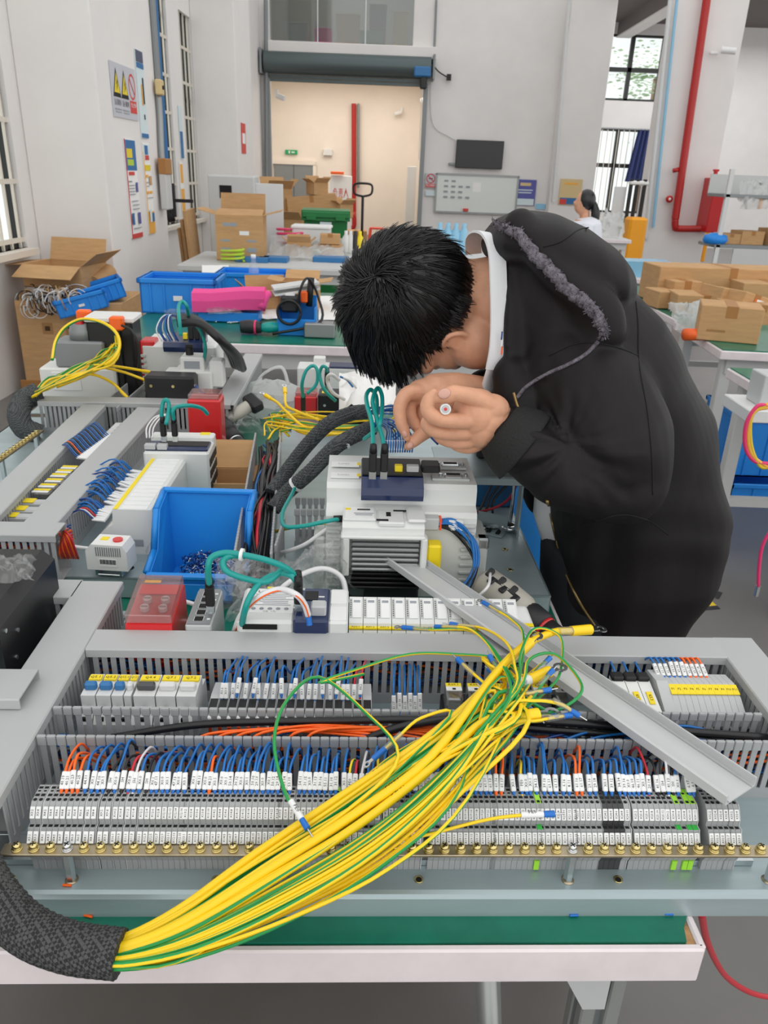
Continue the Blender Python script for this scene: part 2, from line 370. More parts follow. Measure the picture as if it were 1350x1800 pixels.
# ---- bench
t = thing('workbench', 'white edged workbench with green top under the front control panel', 'workbench', (-.27, 1.25, 0), 2.3)
i = WM(t).inverted(); F0 = i @ Vector((.327, .516, .75)); X1 = F0.x; Y0 = F0.y; X0 = X1 - 1.19; Y1 = 1.05
q = B(); q.box(((X0 + X1) / 2, (Y0 + Y1) / 2, .728), (X1 - X0 - .004, Y1 - Y0 - .004, .036), 'particle_board'); obj('bench_board', q, t, loc=(0, 0, 0))
q = B(); q.prism([(X0, Y0 + .006), (X1 - .016, Y0 + .006), (X1 - .013, Y0 + .02), (X1 - .004, Y0 + .035), (X1 - .006, Y0 + .06), (X1 - .002, Y1), (X0, Y1)], .7505, 'bench_green', h0=.7462); obj('green_mat', q, t, loc=(0, 0, 0))
q = B(); q.box(((X0 + X1) / 2, Y0 + .001, .727), (X1 - X0, .008, .045), 'bench_edge', ch=.002); q.box((X1 - .002, (Y0 + Y1) / 2, .727), (.008, Y1 - Y0, .045), 'bench_edge', ch=.002); obj('edge_band', q, t, loc=(0, 0, 0))
q = B(); q.box(((X0 + X1) / 2, Y0 + .1, .68), (X1 - X0 - .1, .04, .05), 'alu'); q.box(((X0 + X1) / 2, Y1 - .1, .68), (X1 - X0 - .1, .04, .05), 'alu')
for xx in (X0 + .08, X1 - .1): q.box((xx, (Y0 + Y1) / 2, .68), (.04, Y1 - Y0 - .2, .05), 'alu')
obj('bench_frame', q, t, loc=(0, 0, 0))
def leg_profile(h):
    q = B(); s = .023
    for a in range(4): q.box((s * .62 * (1 if a in (0, 3) else -1), s * .62 * (1 if a < 2 else -1), h / 2), (s * .75, s * .75, h), 'alu', ch=.002)
    q.box((0, 0, h / 2), (s * 1.0, s * 1.0, h), 'steel_grey'); q.cyl((0, 0, 0), (0, 0, .012), .03, 'black'); return q.mesh('leg')
lm = leg_profile(.66)
for xx, yy in ((X1 - .050, Y0 + .095), (X1 - .1, Y1 - .1), (X0 + .1, Y0 + .095), (X0 + .1, Y1 - .1)): obj('leg', lm, t, loc=(xx, yy, 0))
q = B(); pa = Vector((X1 - .10, Y0 + .095, .30)); pb = Vector((X1 - .195, Y0 + .095, .70))
for s in (-.012, .012): q.tube([pa + Vector((0, s, -.4)), pb + Vector((-.0, s, 0))], .013, 'alu', n=4, sub=1, ph=math.pi / 4)
obj('brace', q, t, loc=(0, 0, 0))
q = B(); q.prism([(X1 - .105, .62), (X1 - .075, .56), (X1 - .05, .56), (X1 - .05, .705), (X1 - .105, .705)], .002, 'mid_grey', xf=TR(0, Y0 + .068, 0) @ RX(90)); obj('corner_gusset', q, t, loc=(0, 0, 0))
# ---- mounting plate
t = thing('mounting_plate', 'galvanised steel mounting plate with folded front lip on the near bench', 'panel plate', xf=FP)
q = B(); prof = [(.0, -.03), (.0, -.006), (.002, -.0015), (.006, 0), (.345, 0), (.345, -.028), (.342, -.028), (.342, -.003), (.0062, -.003), (.003, -.0058), (.003, -.03)]
q.prism([(v, w) for v, w in prof], .60, 'zinc', xf=Matrix(((0, 0, 1, 0), (1, 0, 0, 0), (0, 1, 0, 0), (0, 0, 0, 1))), h0=-.40); obj('plate', q, t, loc=(0, 0, 0))
for u, r in ((-.362, .0035), (-.164, .003), (.035, .003), (.235, .003)):
    q = B(); q.lathe([(r, .0004), (r + .0016, .0012), (r + .0016, .0002)], 'brass', 12); q.cyl((0, 0, .0001), (0, 0, .0007), r, 'hole', 12); obj('rivet_nut', q, t, loc=(u, .0175, 0))
# ---- wiring ducts
def finger(head=True, h=.066, wd=.0062, hw=.0097, th=.0018, front=1, hd=.012):
    """one duct finger, foot at origin, standing along z, outer face towards -y"""
    q = B(); hh = h - hd
    P1 = [(-wd / 2, 0), (wd / 2, 0), (wd / 2, hh - .002), (hw / 2, hh + .0015), (hw / 2, h), (-hw / 2, h), (-hw / 2, hh + .0015), (-wd / 2, hh - .002)]
    X = Matrix(((1, 0, 0, 0), (0, 0, -1, 0), (0, 1, 0, 0), (0, 0, 0, 1)))
    q.prism(P1, th / 2, 'duct', xf=X, h0=-th / 2)
    if head: q.box((0, -.0017 * front, h - hd / 2), (hw, .0022, hd - .001), 'duct', ch=.0008); q.box((0, -.0008 * front, h), (hw, .0042, .0024), 'duct', ch=.001)
    return q.mesh('finger')
def base_channel(a, c, v0, v1, solid, w0=0.0):
    q = B(); q.box(((a + c) / 2, (v0 + v1) / 2, w0 + .001), (c - a, v1 - v0, .002), 'duct')
    for v in (v0, v1): q.box(((a + c) / 2, v, w0 + solid / 2), (c - a, .0018, solid), 'duct')
    return q
def duct_row(t, me, a, c, v, pitch, w, flip=False):
    n = int((c - a) / pitch)
    for i in range(n): obj('finger', me, t, xf=TR(a + pitch * (i + .5), v, w) @ (RZ(180) if flip else Matrix()))
t = thing('wiring_duct', 'open grey slotted wiring duct behind the long terminal row, cables inside', 'cable duct', xf=FP)
obj('base_channel', base_channel(-.368, .52, .131, .179, .014), t, loc=(0, 0, 0))
fm = finger()
duct_row(t, fm, -.368, .505, .131, .01035, .014); duct_row(t, finger(h=.066, hd=.010), -.368, .45, .179, .0108, .014)
t = thing('wiring_duct', 'covered grey slotted wiring duct along the rear edge of the front panel', 'cable duct', xf=FP)
obj('base_channel', base_channel(-.366, .452, .296, .334, .016), t, loc=(0, 0, 0))
f2 = finger(False, h=.058, wd=.0068, hw=.0102, hd=.002)
duct_row(t, f2, -.364, .45, .296, .0111, .016); duct_row(t, f2, -.364, .45, .334, .0111, .016, True)
def cover_prof(wd, lip=.010, th=.0018):
    h = wd / 2
    return [(-h, -lip), (-h, -.0015), (-h + .0015, 0), (h - .0015, 0), (h, -.0015), (h, -lip), (h - th, -lip), (h - th, -th), (-h + th, -th), (-h + th, -lip)]
def cover(a, c, wd, m='duct_cover', lip=.010):
    """duct cover along x from a to c, top at z=0"""
    q = B(); q.prism([(y, z) for y, z in cover_prof(wd, lip)], c, m, xf=Matrix(((0, 0, 1, 0), (1, 0, 0, 0), (0, 1, 0, 0), (0, 0, 0, 1))), h0=a); return q
obj('duct_lid', cover(-.368, .452, .047, lip=.012), t, xf=TR(0, .3145, .0815))
def long_duct(label, u, wd, v0, v1, pitch, in_side, h=.08, cov=(None, None), group=None, w0=0):
    t = thing('wiring_duct', label, 'cable duct', xf=FP @ TR(u, v0, w0) @ RZ(90), group=group)
    L = v1 - v0
    obj('base_channel', base_channel(0, L, -wd / 2, wd / 2, .016), t, loc=(0, 0, 0))
    me = finger(False, h=h - .022, wd=.0068, hw=.0102, hd=.002)
    for s in in_side: duct_row(t, me, .002, L - .002, s * wd / 2, pitch, .016, s > 0)
    a, c = cov
    if a is not None: obj('duct_lid', cover(a, c, wd + .006, lip=.012), t, xf=TR(0, 0, h + .001))
    return t
long_duct('covered grey duct at the near end, running back beside the black power supply', -.400, .056, .045, .466, .0111, (-1, 1), cov=(-.01, .421))
long_duct('covered grey duct closing the panel end beside the fuse terminals', .478, .050, .131, .338, .0111, (-1, 1), cov=(.0, .207))
t = thing('duct_offcut', 'short grey duct lid end resting across the near covered duct', 'duct lid', xf=FP @ TR(-.425, .2, .082))
obj('duct_lid', cover(-.13, .025, .058, lip=.013), t, loc=(0, .0, .0135))
# ---- cables lying in the open duct
def wob(p, s): return Vector(p) + Vector((rnd.uniform(-s, s), rnd.uniform(-s, s), rnd.uniform(-s, s) * .6))
def uvw(*L): return [FP @ Vector(p) for p in L]
CB = [('black_wire', .0042, [(-.30, .158, .055), (-.2, .166, .068), (-.05, .168, .073), (.06, .164, .078), (.2, .163, .066), (.33, .16, .06), (.44, .155, .05)], 'thick black cable lying along the open duct'),
      ('black_wire', .0048, [(-.02, .150, .062), (.03, .158, .076), (.1, .166, .08), (.2, .168, .074), (.32, .166, .066), (.45, .16, .06)], 'second black cable curving out of the bundle in the open duct')]
for m, r, pts, lb in CB:
    q = B(); q.tube(uvw(*pts), r, m, 8, 6); tag(obj('cable', q), lb, 'cable', 'cables in the open duct')
for k in range(7):
    a = -.19 + .02 * k; pts = [(a - .02 + .0, .134, .06), (a + .0, .145, .072 + .001 * k), (a + .07, .155 + .003 * k % .012, .070), (a + .17, .150 + .002 * k, .066), (a + .24, .142, .058)]
    q = B(); q.tube(uvw(*[(p[0], p[1], p[2]) for p in pts]), .0017, 'orange_wire', 6, 5); tag(obj('cable', q), '%s orange wire lying along the open duct beside the black cable' % 'first second third fourth fifth sixth seventh'.split()[k], 'cable', 'orange wires in the open duct')
for k in range(16):
    a = -.23 + .036 * k + rnd.uniform(-.01, .01); v = .14 + .03 * rnd.random()
    pts = [(a, v, .045), (a + .03, v + .004, .058 + .008 * rnd.random()), (a + .09, .142 + .03 * rnd.random(), .060 + .008 * rnd.random()), (a + .15, v, .052), (a + .18, v, .04)]
    q = B(); q.tube(uvw(*pts), .0016, 'blue_wire' if k % 5 else 'dkblue_wire', 6, 5); tag(obj('cable', q), 'blue wire looped along the open duct', 'cable', 'blue wires in the open duct')
q2 = B()
for k in range(26): q2.tube(uvw(*[( -.36 + .82 * j / 6, .138 + .033 * rnd.random(), .018 + .034 * rnd.random()) for j in range(7)]), .0017, ('blue_wire', 'dkblue_wire', 'black_wire', 'orange_wire')[k % 4], 5, 3)
tag(obj('wire_mass', q2), 'tangled mass of wires filling the open duct', 'wires', kind='stuff')
q2 = B()
for k in range(22): q2.tube(uvw(*[( -.36 + .8 * j / 6, .302 + .026 * rnd.random(), .02 + .05 * rnd.random()) for j in range(7)]), .0017, ('blue_wire', 'dkblue_wire', 'black_wire', 'orange_wire')[k % 4] if k % 3 else 'dkblue_wire', 5, 3)
tag(obj('wire_mass', q2), 'mass of wires inside the covered rear duct', 'wires', kind='stuff')
# ---- terminal blocks
def u_of(px): return -.343 + (px - 50) * (.653 / 1175)
TPROF = [(.030, 0), (.030, .012), (.0265, .020), (.0265, .034), (.0265, .038), (.0330, .0475), (.0335, .0500), (.0400, .0500), (.0400, .0560), (.0462, .0650), (.0500, .0680), (.0720, .0680), (.0760, .060), (.0760, 0)]
YZ = Matrix(((0, 0, 1, 0), (1, 0, 0, 0), (0, 1, 0, 0), (0, 0, 0, 1)))
def terminal_mesh(body, holes=True, topm=None, midm=None):
    q = B(); q.prism(TPROF, .00265, body, xf=YZ, h0=-.00265); w = .0019
    for v, r in ((.0365, .0500), (.0365, .0500)): q.box((0, v, r), (w * 2, .0030, .0006), 'hole')
    q.cyl((0, .0520, .0680), (0, .0520, .06835), .0019, 'hole', 8)
    q.box((0, .0580, .0681), (w * 2, .0030, .0006), 'hole'); q.box((0, .0635, .0681), (.0026, .0016, .0006), 'hole'); q.box((0, .0680, .0681), (w * 2, .0026, .0006), 'hole')
    if topm: q.box((0, .0600, .06825), (.0050, .0200, .0006), topm); q.box((0, .0520, .0685), (.003, .003, .0006), 'hole'); q.box((0, .0635, .0686), (.0028, .002, .0006), 'hole')
    if midm: q.box((0, .0367, .0502), (.0050, .0060, .0006), midm); q.box((0, .0292, .008), (.005, .003, .012), topm or midm)
    return q.mesh('terminal')
TM = {'g': terminal_mesh('term'), 'd': terminal_mesh('term_dk'), 'y': terminal_mesh('term', topm='term_gn', midm='term_g2')}
d1 = Vector((0, .0065, .0095)).normalized(); d2 = Vector((0, .0062, .0090)).normalized()
def tag_frame(v, w, d): n = Vector((0, -d.z, d.y)); return Matrix(((0, 1, 0, 0), (d.y, 0, n.y, v), (d.z, 0, n.z, w), (0, 0, 0, 1))) 
def frm(o, ex, en):
    ex = Vector(ex).normalized(); en = Vector(en).normalized(); ey = en.cross(ex)
    return Matrix(((ex.x, ey.x, en.x, o[0]), (ex.y, ey.y, en.y, o[1]), (ex.z, ey.z, en.z, o[2]), (0, 0, 0, 1)))
M1 = frm((0, .0290, .0430), d1, (0, -d1.z, d1.y)); M2 = frm((0, .0427, .0607), d2, (0, -d2.z, d2.y))
GR = [('X3', 2, 53), ('X4', 4, 75), ('X6', 3, 116), ('X8', 2, 148), ('X9', 2, 172), ('X10', 2, 195), ('X11', 2, 217), ('X12', 8, 240), ('X13', 5, 317), ('X14', 12, 367), ('X15', 3, 482), ('X16', 8, 513), ('X17', 7, 594), ('X18', 7, 668), ('X19', 12, 751), ('X20', 9, 864), ('X21', 7, 948), ('X22', 5, 1012), ('X24', 5, 1063), ('X25', 6, 1118), ('X30', 6, 1177), ('X32', 4, 1254), ('X33', 2, 1294)]
for g, n, px0 in GR:
    t = thing('terminal_strip', 'grey terminal block group marked %s on the front panel' % g, 'terminal block', xf=FP @ TR(u_of(px0), 0, 0), group='terminal groups in the front row')
    for i in range(n):
        kind = 'd' if g == 'X24' and i < 4 else 'y' if (g == 'X30' and i % 2 == 0 and i > 0 or g == 'X30' and i == 5 or g == 'X20' and i == 8 or g == 'X16' and i == 7) else 'g'
        tm = obj('terminal', TM[kind], t, loc=(.00556 * i, 0, 0))
        for mm, num in ((M1, 2 * i + 1), (M2, 2 * i + 2)):
            q = B(); q.X = mm; q.box((0, 0, .0006), (.0112, .0047, .0014), 'white', ch=.0004); q.text('%s:%d' % (g, num), TR(0, 0, .0016), .0033, 'ink', .0092); obj('marker', q, tm, loc=(0, 0, 0))
    q = B(); q.prism(TPROF, .0009, 'mid_grey', xf=YZ @ TR(0, 0, .00556 * n - .0024), h0=0); obj('end_plate', q, t, loc=(0, 0, 0))
q = B(); q.X = FP; q.box((-.02, .052, .004), (.80, .035, .007), 'zinc_bright'); q.box((-.02, .036, .0075), (.80, .004, .001), 'zinc_bright'); q.box((-.02, .068, .0075), (.80, .004, .001), 'zinc_bright')
tag(obj('mounting_rail', q), 'bright steel mounting rail under the long terminal row', 'rail')
# ---- earth bar
t = thing('earth_bar', 'flat brass earth bar with a row of screws in front of the terminals', 'busbar', xf=FP)
q = B(); q.box((.045, .0195, .0365), (.82, .0140, .003), 'copper', ch=.0006); obj('bar', q, t, loc=(0, 0, 0))
def screw_mesh(m, big=False):
    q = B(); r = .0052; q.lathe([(r, 0), (r, .0010), (r * .95, .0012)], m, 14); q.lathe([(r * .86, .0012), (r * .86, .0030)], m, 12)
    q.lathe([(.0042, .003), (.0042, .0052), (.0034, .0066), (.0015, .0070)], m, 6 if big else 12); q.box((0, 0, .0070), (.0052, .001, .0006), 'hole', xf=RZ(30)); q.box((0, 0, .0070), (.001, .0052, .0006), 'hole', xf=RZ(30)); return q.mesh('screw')
sb = screw_mesh('brass'); sz = screw_mesh('tin', True)
for i in range(50):
    u = -.3505 + .01572 * i; big = i in (3, 16, 34, 47)
    obj('screw', sz if big else sb, t, xf=TR(u, .0195, .038) @ RZ(rnd.uniform(0, 90)))
for u in (-.3505 + .01572 * k for k in (3, 16, 34, 47)):
    q = B(); q.lathe([(.0048, 0), (.0048, .035)], 'zinc_bright', 6, smooth=False); q.lathe([(.0066, 0), (.0062, .0008)], 'copper', 14); obj('standoff', q, t, loc=(u, .0175, 0))
# ---- wires dropping from the open duct into the terminals, each with a marker sleeve
def cx(lst, sc, off): return [(off + x / sc, s, c) for x, s, c in lst]
WL = cx([(268, '40.19', 'o'), (295, '40.21', 'o'), (322, '40.23', 'o'), (350, '40.25', 'o'), (384, '44.11', 'b'), (415, 'X0.1', 'b'), (447, '44.10', 'b'), (472, 'X0.1', 'b'), (500, 'SH', 'k'), (533, 'X0.0', 'b'), (563, 'SH', 'k'), (595, 'X0.0', 'r'), (625, 'SH', 'w'), (655, 'X0.0', 'b'), (685, 'SH', 'k'), (713, 'X0.1', 'b'), (738, '47.11', 'b'), (765, 'X0.0', 'b'), (795, 'X0.1', 'b'), (822, '47.13', 'b'), (848, 'X0.0', 'b'), (877, 'X0.1', 'b'), (920, 'X0.1', 'b'), (945, '48.11', 'b'), (975, 'X0.0', 'b'), (1003, '48.21', 'o'), (1028, 'X0.1', 'b'), (1055, 'X0.0', 'b'), (1083, 'X0.1', 'b'), (1108, '50.14', 'b'), (1133, '30.12', 'b'), (1160, 'X0.0', 'b'), (1188, 'X0.1', 'b'), (1213, '50.10', 'b'), (1242, '29.13', 'b'), (1268, 'X0.0', 'b'), (1295, 'X0.1', 'b'), (1320, '50.12', 'b'), (1347, '29.14', 'b')], 2.8125, 0)
WL += cx([(535, '53.14', 'b'), (560, '53.10', 'b'), (610, '54.11', 'b'), (637, '31.15', 'b'), (663, 'X0.0', 'b'), (690, '31.13', 'b'), (715, '30.16', 'b'), (742, '55.11', 'b'), (770, '31.10', 'b'), (797, '31.12', 'b'), (840, 'X0.1', 'b'), (864, 'PE0', 'y'), (890, '41.10', 'r'), (918, 'SH', 'w'), (952, 'X0.1', 'b'), (980, '35.12', 'b'), (1006, 'PE0', 'y'), (1040, 'X0.1', 'b'), (1075, '35.15', 'b'), (1110, '36.10', 'b'), (1140, 'X0.0', 'b'), (1170, '36.12', 'b'), (1200, 'X0.1', 'b'), (1230, '37.10', 'b'), (1258, '37.12', 'b')], 2.8125, 300)
WL += cx([(190, 'X0.0', 'b'), (225, 'X0.1', 'b'), (262, '38.10', 'b'), (300, 'X0.0', 'b'), (340, '38.11', 'b'), (380, '39.11', 'b'), (415, '38.14', 'b'), (450, '38.12', 'b'), (482, 'PE0', 'y'), (515, '62.11', 'b'), (547, '62.13', 'b'), (585, '61.11', 'b'), (618, '61.13', 'b'), (652, '61.16', 'o'), (687, '61.17', 'o'), (775, 'X0.1', 'b'), (830, 'PE0', 'y'), (862, 'X0.0', 'b'), (892, 'X0.1', 'b'), (930, '34.12', 'b'), (985, '39.10', 'b'), (1030, '61.11', 'b'), (1065, '61.13', 'b'), (1120, '6.16', 'b'), (1158, '8.11', 'b'), (1208, '61.16', 'o'), (1244, '61.17', 'o'), (1300, '29.16', 'b'), (1338, '29.18', 'b')], 3.75, 700)
WL += cx([(400, 'X0.1', 'b'), (440, '39.12', 'b'), (495, '34.14', 'b'), (525, '39.16', 'b'), (556, 'X0.0', 'b'), (586, '46.10', 'b'), (618, '46.11', 'b'), (650, 'X0.1', 'b'), (684, '20.14', 'r'), (740, '41.16', 'k'), (774, 'SH', 'k'), (806, '41.13', 'w'), (839, 'SH', 'k'), (872, 'X0.1', 'b'), (940, '6.17', 'b'), (972, '6.18', 'b')], 3.46, 960)
WC = dict(b='blue_wire', o='orange_wire', k='black_wire', r='red_wire', w='white_wire', y='pe_yellow'); WN = dict(b='blue', o='orange', k='black', r='red', w='white', y='yellow-green')
def sleeve_wire(pts, sp, sq, text, colour, label, group, r=.0014, sw=.0052, st=.0044, nrm=(0, -1, 0)):
    """wire through world points pts; sleeve between sp and sq (lower, upper end)"""
    sp, sq = Vector(sp), Vector(sq); t = thing('wire', label, 'wire', sp, group=group)
    q = B(); q.tube([sp - (sq - sp) * .28] + [sp, sq] + pts, r, WC[colour], 6, 4, stripe=('pe_green', 2) if colour == 'y' else None); obj('conductor', q, t, world=True)
    L = (sq - sp).length; X = frm((sp + sq) / 2, sq - sp, nrm); q = B(); q.X = X; q.box((0, 0, 0), (L, sw, st), 'white', ch=.0009); q.text(text, TR(.0, 0, st / 2 + .0002), sw * .80, 'ink', L * .8); obj('marker_sleeve', q, t, world=True)
    q = B(); q.cyl(sp - (sq - sp) * .16, sp, r * 1.25, {'o': 'orange_wire', 'k': 'black_wire'}.get(colour, 'ferrule_blue'), 8); obj('ferrule', q, t, world=True)
    return t
ORD = 'first second third fourth fifth sixth seventh eighth ninth tenth eleventh twelfth thirteenth fourteenth fifteenth sixteenth seventeenth eighteenth nineteenth twentieth twenty-first twenty-second'.split()
slots = [-.368 + .01035 * k for k in range(1, 85)]
for k, (px, s, c) in enumerate(WL):
    u = u_of(px) - .002 + rnd.uniform(-.0006, .0006); lean = rnd.uniform(-.0016, .0012); lift = rnd.uniform(-.001, .002)
    tgt = min(slots, key=lambda a: abs(a - u - .006)); su = tgt + rnd.uniform(-.0008, .0008); sw_ = .046 + rnd.uniform(-.012, .016)
    sp = Fw(u, .0640, .0700 + lift * .3); sq = Fw(u - lean, .0765, .0815 + lift)
    e = [Fw(u + (su - u) * .3 - lean, .0905, .0885 + lift * 2 - rnd.uniform(0, .006)), Fw(u + (su - u) * .8, .1160, sw_ + .026), Fw(su, .1315, sw_ + .006), Fw(su, .145, sw_ - .012)]
    g = max([x for x in GR if x[2] <= px + 8], key=lambda x: x[2], default=GR[0])[0]; gi = [x for x in WL if max([y for y in GR if y[2] <= x[0] + 8], key=lambda y: y[2], default=GR[0])[0] == g].index((px, s, c))
    sleeve_wire(e, sp, sq, s, c, '%s wire with sleeve marked %s, %s of those over terminal group %s' % (WN[c], s, ORD[gi], g), 'sleeved wires over the front terminal row', nrm=FP.to_3x3() @ Vector((0, -.8, .65)))
# ---- devices between the two ducts
def uv(px): return -.351 + (px - 135) * .000681
mat('orange_led', '#ff5a1e', .4); mat('smoke_clear', '#4a4c4e', .2); mat('relay_body', '#6c6f70', .4); mat('cover_grey', '#c4c7c8', .38)
q = B(); q.X = FP; q.box((.045, .24, .004), (.80, .035, .007), 'zinc_bright'); tag(obj('mounting_rail', q), 'steel mounting rail under the circuit breakers and relays', 'rail')
def breaker(px0, px1, name, text, lever, label, poles=1):
    a, c = uv(px0), uv(px1); w = c - a; t = thing(name, label, 'circuit breaker', xf=FP @ TR((a + c) / 2, .235, .008), group='circuit breakers on the front panel')
    q = B(); pr = [(-.042, 0), (-.042, .036), (-.034, .046), (-.022, .047), (-.022, .062), (.020, .062), (.020, .047), (.038, .044), (.042, .03), (.042, 0)]
    q.prism(pr, w / 2 - .0004, 'light_grey', xf=YZ, h0=-w / 2 + .0004); obj('body', q, t, loc=(0, 0, 0))
    n = poles
    for k in range(n):
        x = -w / 2 + w * (k + .5) / n
        q = B(); q.box((x, .011, .0635), (w / n * .86, .010, .002), 'label_yellow'); q.text(text if k == 0 else text[:-1] + str(k + 1), TR(x, .011, .0647), .0062, 'ink', w / n * .75); obj('label', q, t, loc=(0, 0, 0))
        q = B(); q.box((x, -.008, .066), (w / n * .82, .009, .010), lever, ch=.002, xf=None); obj('toggle', q, t, loc=(0, 0, 0))
        q = B(); q.box((x, -.026, .0472), (.005, .006, .0006), 'hole'); q.box((x, -.038, .041), (.007, .004, .004), 'hole'); obj('terminal_hole', q, t, loc=(0, 0, 0))
breaker(136, 161, 'circuit_breaker', 'Q5.1', 'lever_blue', 'grey circuit breaker with blue toggle, label Q5.1, beside the covered duct')
breaker(162, 187, 'circuit_breaker', 'Q5.2', 'lever_blue', 'grey circuit breaker with blue toggle, label Q5.2')
breaker(188, 208, 'circuit_breaker', 'Q12.1', 'lever_blue', 'grey circuit breaker with blue toggle, label Q12.1')
breaker(209, 222, 'circuit_breaker', 'Q12', 'light_grey', 'narrow pale breaker module between the blue toggles and the white breakers')
breaker(225, 262, 'circuit_breaker', 'Q4.4', 'smoke_clear', 'white circuit breaker with dark toggle, label Q4.4')
breaker(263, 297, 'circuit_breaker', 'Q7.1', 'light_grey', 'white circuit breaker with pale toggle, label Q7.1')
breaker(298, 332, 'circuit_breaker', 'Q7.2', 'light_grey', 'white circuit breaker with pale toggle, label Q7.2, nearest the slim relays')
# relay terminal row
a, c = uv(352), uv(636); n = 17; t = thing('relay_terminal_row', 'dark row of slim relay terminals with orange indicators behind the open duct', 'relay row', xf=FP @ TR(a, .188, .008))
pw = (c - a) / n; q = B(); q.prism([(0, 0), (0, .040), (.006, .046), (.046, .050), (.075, .046), (.08, 0)], pw * .47, 'mid_grey', xf=YZ, h0=-pw * .47); q.box((0, .026, .0492), (pw * .8, .024, .0012), 'black'); q.box((0, .002, .0485), (pw * .55, .006, .006), 'white', ch=.001); me = q.mesh('slim_relay')
for k in range(n):
    r = obj('slim_relay', me, t, loc=(pw * (k + .5), 0, 0))
    q = B(); q.box((0, -.0012, .034), (pw * .42, .003, .012), 'orange_led' if k not in (6, 7, 8) and k < 12 else 'white'); obj('indicator', q, r, loc=(0, 0, 0))
ROW = [(372, 'X0.0'), (380, 'X0.0'), (392, 'X0.0'), (400, 'X0.0'), (413, 'X0.0'), (428, 'X0.0'), (436, 'X0.0'), (448, 'X0.0'), (462, 'X0.0'), (477, 'X0.1'), (492, 'X0.2'), (500, 'X0.1'), (513, 'X0.1'), (524, 'X0.1'), (536, 'X0.1'), (549, 'X0.1'), (563, 'X0.2'), (573, 'X0.2'), (584, 'X0.1'), (594, 'X0.1'), (604, 'BK1'), (615, 'BK2')]
for k, (px, s) in enumerate(ROW):
    u = uv(px); hi = k % 3 != 1; c = 'r' if s.startswith('BK') else 'b'
    sp = Fw(u, .226, .0575 + (.008 if hi and k % 2 else 0)); sq = sp + (FP.to_3x3() @ Vector((rnd.uniform(-.001, .003), .009, .0165)))
    su = u + rnd.uniform(.002, .010); top = .066 + rnd.uniform(-.02, .006)
    e = [sq + (FP.to_3x3() @ Vector((.002, .010, .010))), Fw(su, .284, top + .006), Fw(su + .001, .298, top), Fw(su + .002, .312, top - .012)]
    sleeve_wire(e, sp, sq, s, c, '%s wire with sleeve %s, %s along the slim relay row' % (WN[c], s, ORD[k]), 'sleeved wires over the slim relay row', nrm=FP.to_3x3() @ Vector((0, -.85, .5)))
ROW2 = [(676, '61.17'), (686, '61.16'), (696, '61.15'), (705, '61.26'), (714, '61.19'), (722, '61.18')]
for k, (px, s) in enumerate(ROW2):
    u = uv(px); sp = Fw(u, .222, .040 + .004 * (k % 2)); sq = sp + (FP.to_3x3() @ Vector((-.001, .008, .022))); su = u + .002
    e = [sq + (FP.to_3x3() @ Vector((.0, .012, .010))), Fw(su, .284, .066 - .004 * (k % 3)), Fw(su, .298, .060), Fw(su, .312, .05)]
    sleeve_wire(e, sp, sq, s, 'b', 'blue wire with sleeve %s, %s of six beside the clear relays' % (s, ORD[k]), 'sleeved wires beside the clear relays', nrm=FP.to_3x3() @ Vector((0, -.9, .4)))
a = uv(668); t = thing('relay_terminal_row', 'small grey terminal row under six blue wires beside the clear relays', 'relay row', xf=FP @ TR(a, .2, .008))
q = B()
for k in range(6): q.box((uv(676 + 9 * k) - a, .02, .016), (.0056, .05, .032), 'mid_grey', ch=.001)
obj('slim_relay', q, t, loc=(0, 0, 0))
clear_mat('relay_clear', '#dfe3e3', .2, .05, .1)
for k, px in enumerate([766, 805, 844, 883, 922, 961]):
    u = uv(px + 15); w = .0235; t = thing('plug_in_relay', '%s clear topped relay with yellow label K60.%d on a black socket' % (ORD[k], k + 1), 'relay', xf=FP @ TR(u, .225, .008), group='clear relays on the front panel')
    q = B(); q.box((0, 0, .018), (w, .07, .036), 'black', ch=.002); q.box((0, -.03, .03), (w * .9, .012, .022), 'mid_grey', ch=.001); obj('socket', q, t, loc=(0, 0, 0))
    q = B(); q.box((0, .002, .046), (w * .7, .026, .020), 'relay_body', ch=.002); q.cyl((0, .002, .05), (0, .002, .058), .005, 'copper'); obj('coil', q, t, loc=(0, 0, 0))
    q = B(); q.box((0, .002, .050), (w * .86, .032, .028), 'relay_clear', ch=.002); obj('clear_housing', q, t, loc=(0, 0, 0))
    q = B(); q.box((0, .008, .0646), (w * .8, .014, .001), 'white'); q.box((0, .012, .0652), (w * .8, .0065, .0006), 'label_yellow'); q.text('K60.%d' % (k + 1), TR(0, .012, .0657), .0055, 'ink', w * .66); q.box((0, .004, .0653), (.004, .003, .0004), 'hole'); obj('label', q, t, loc=(0, 0, 0))
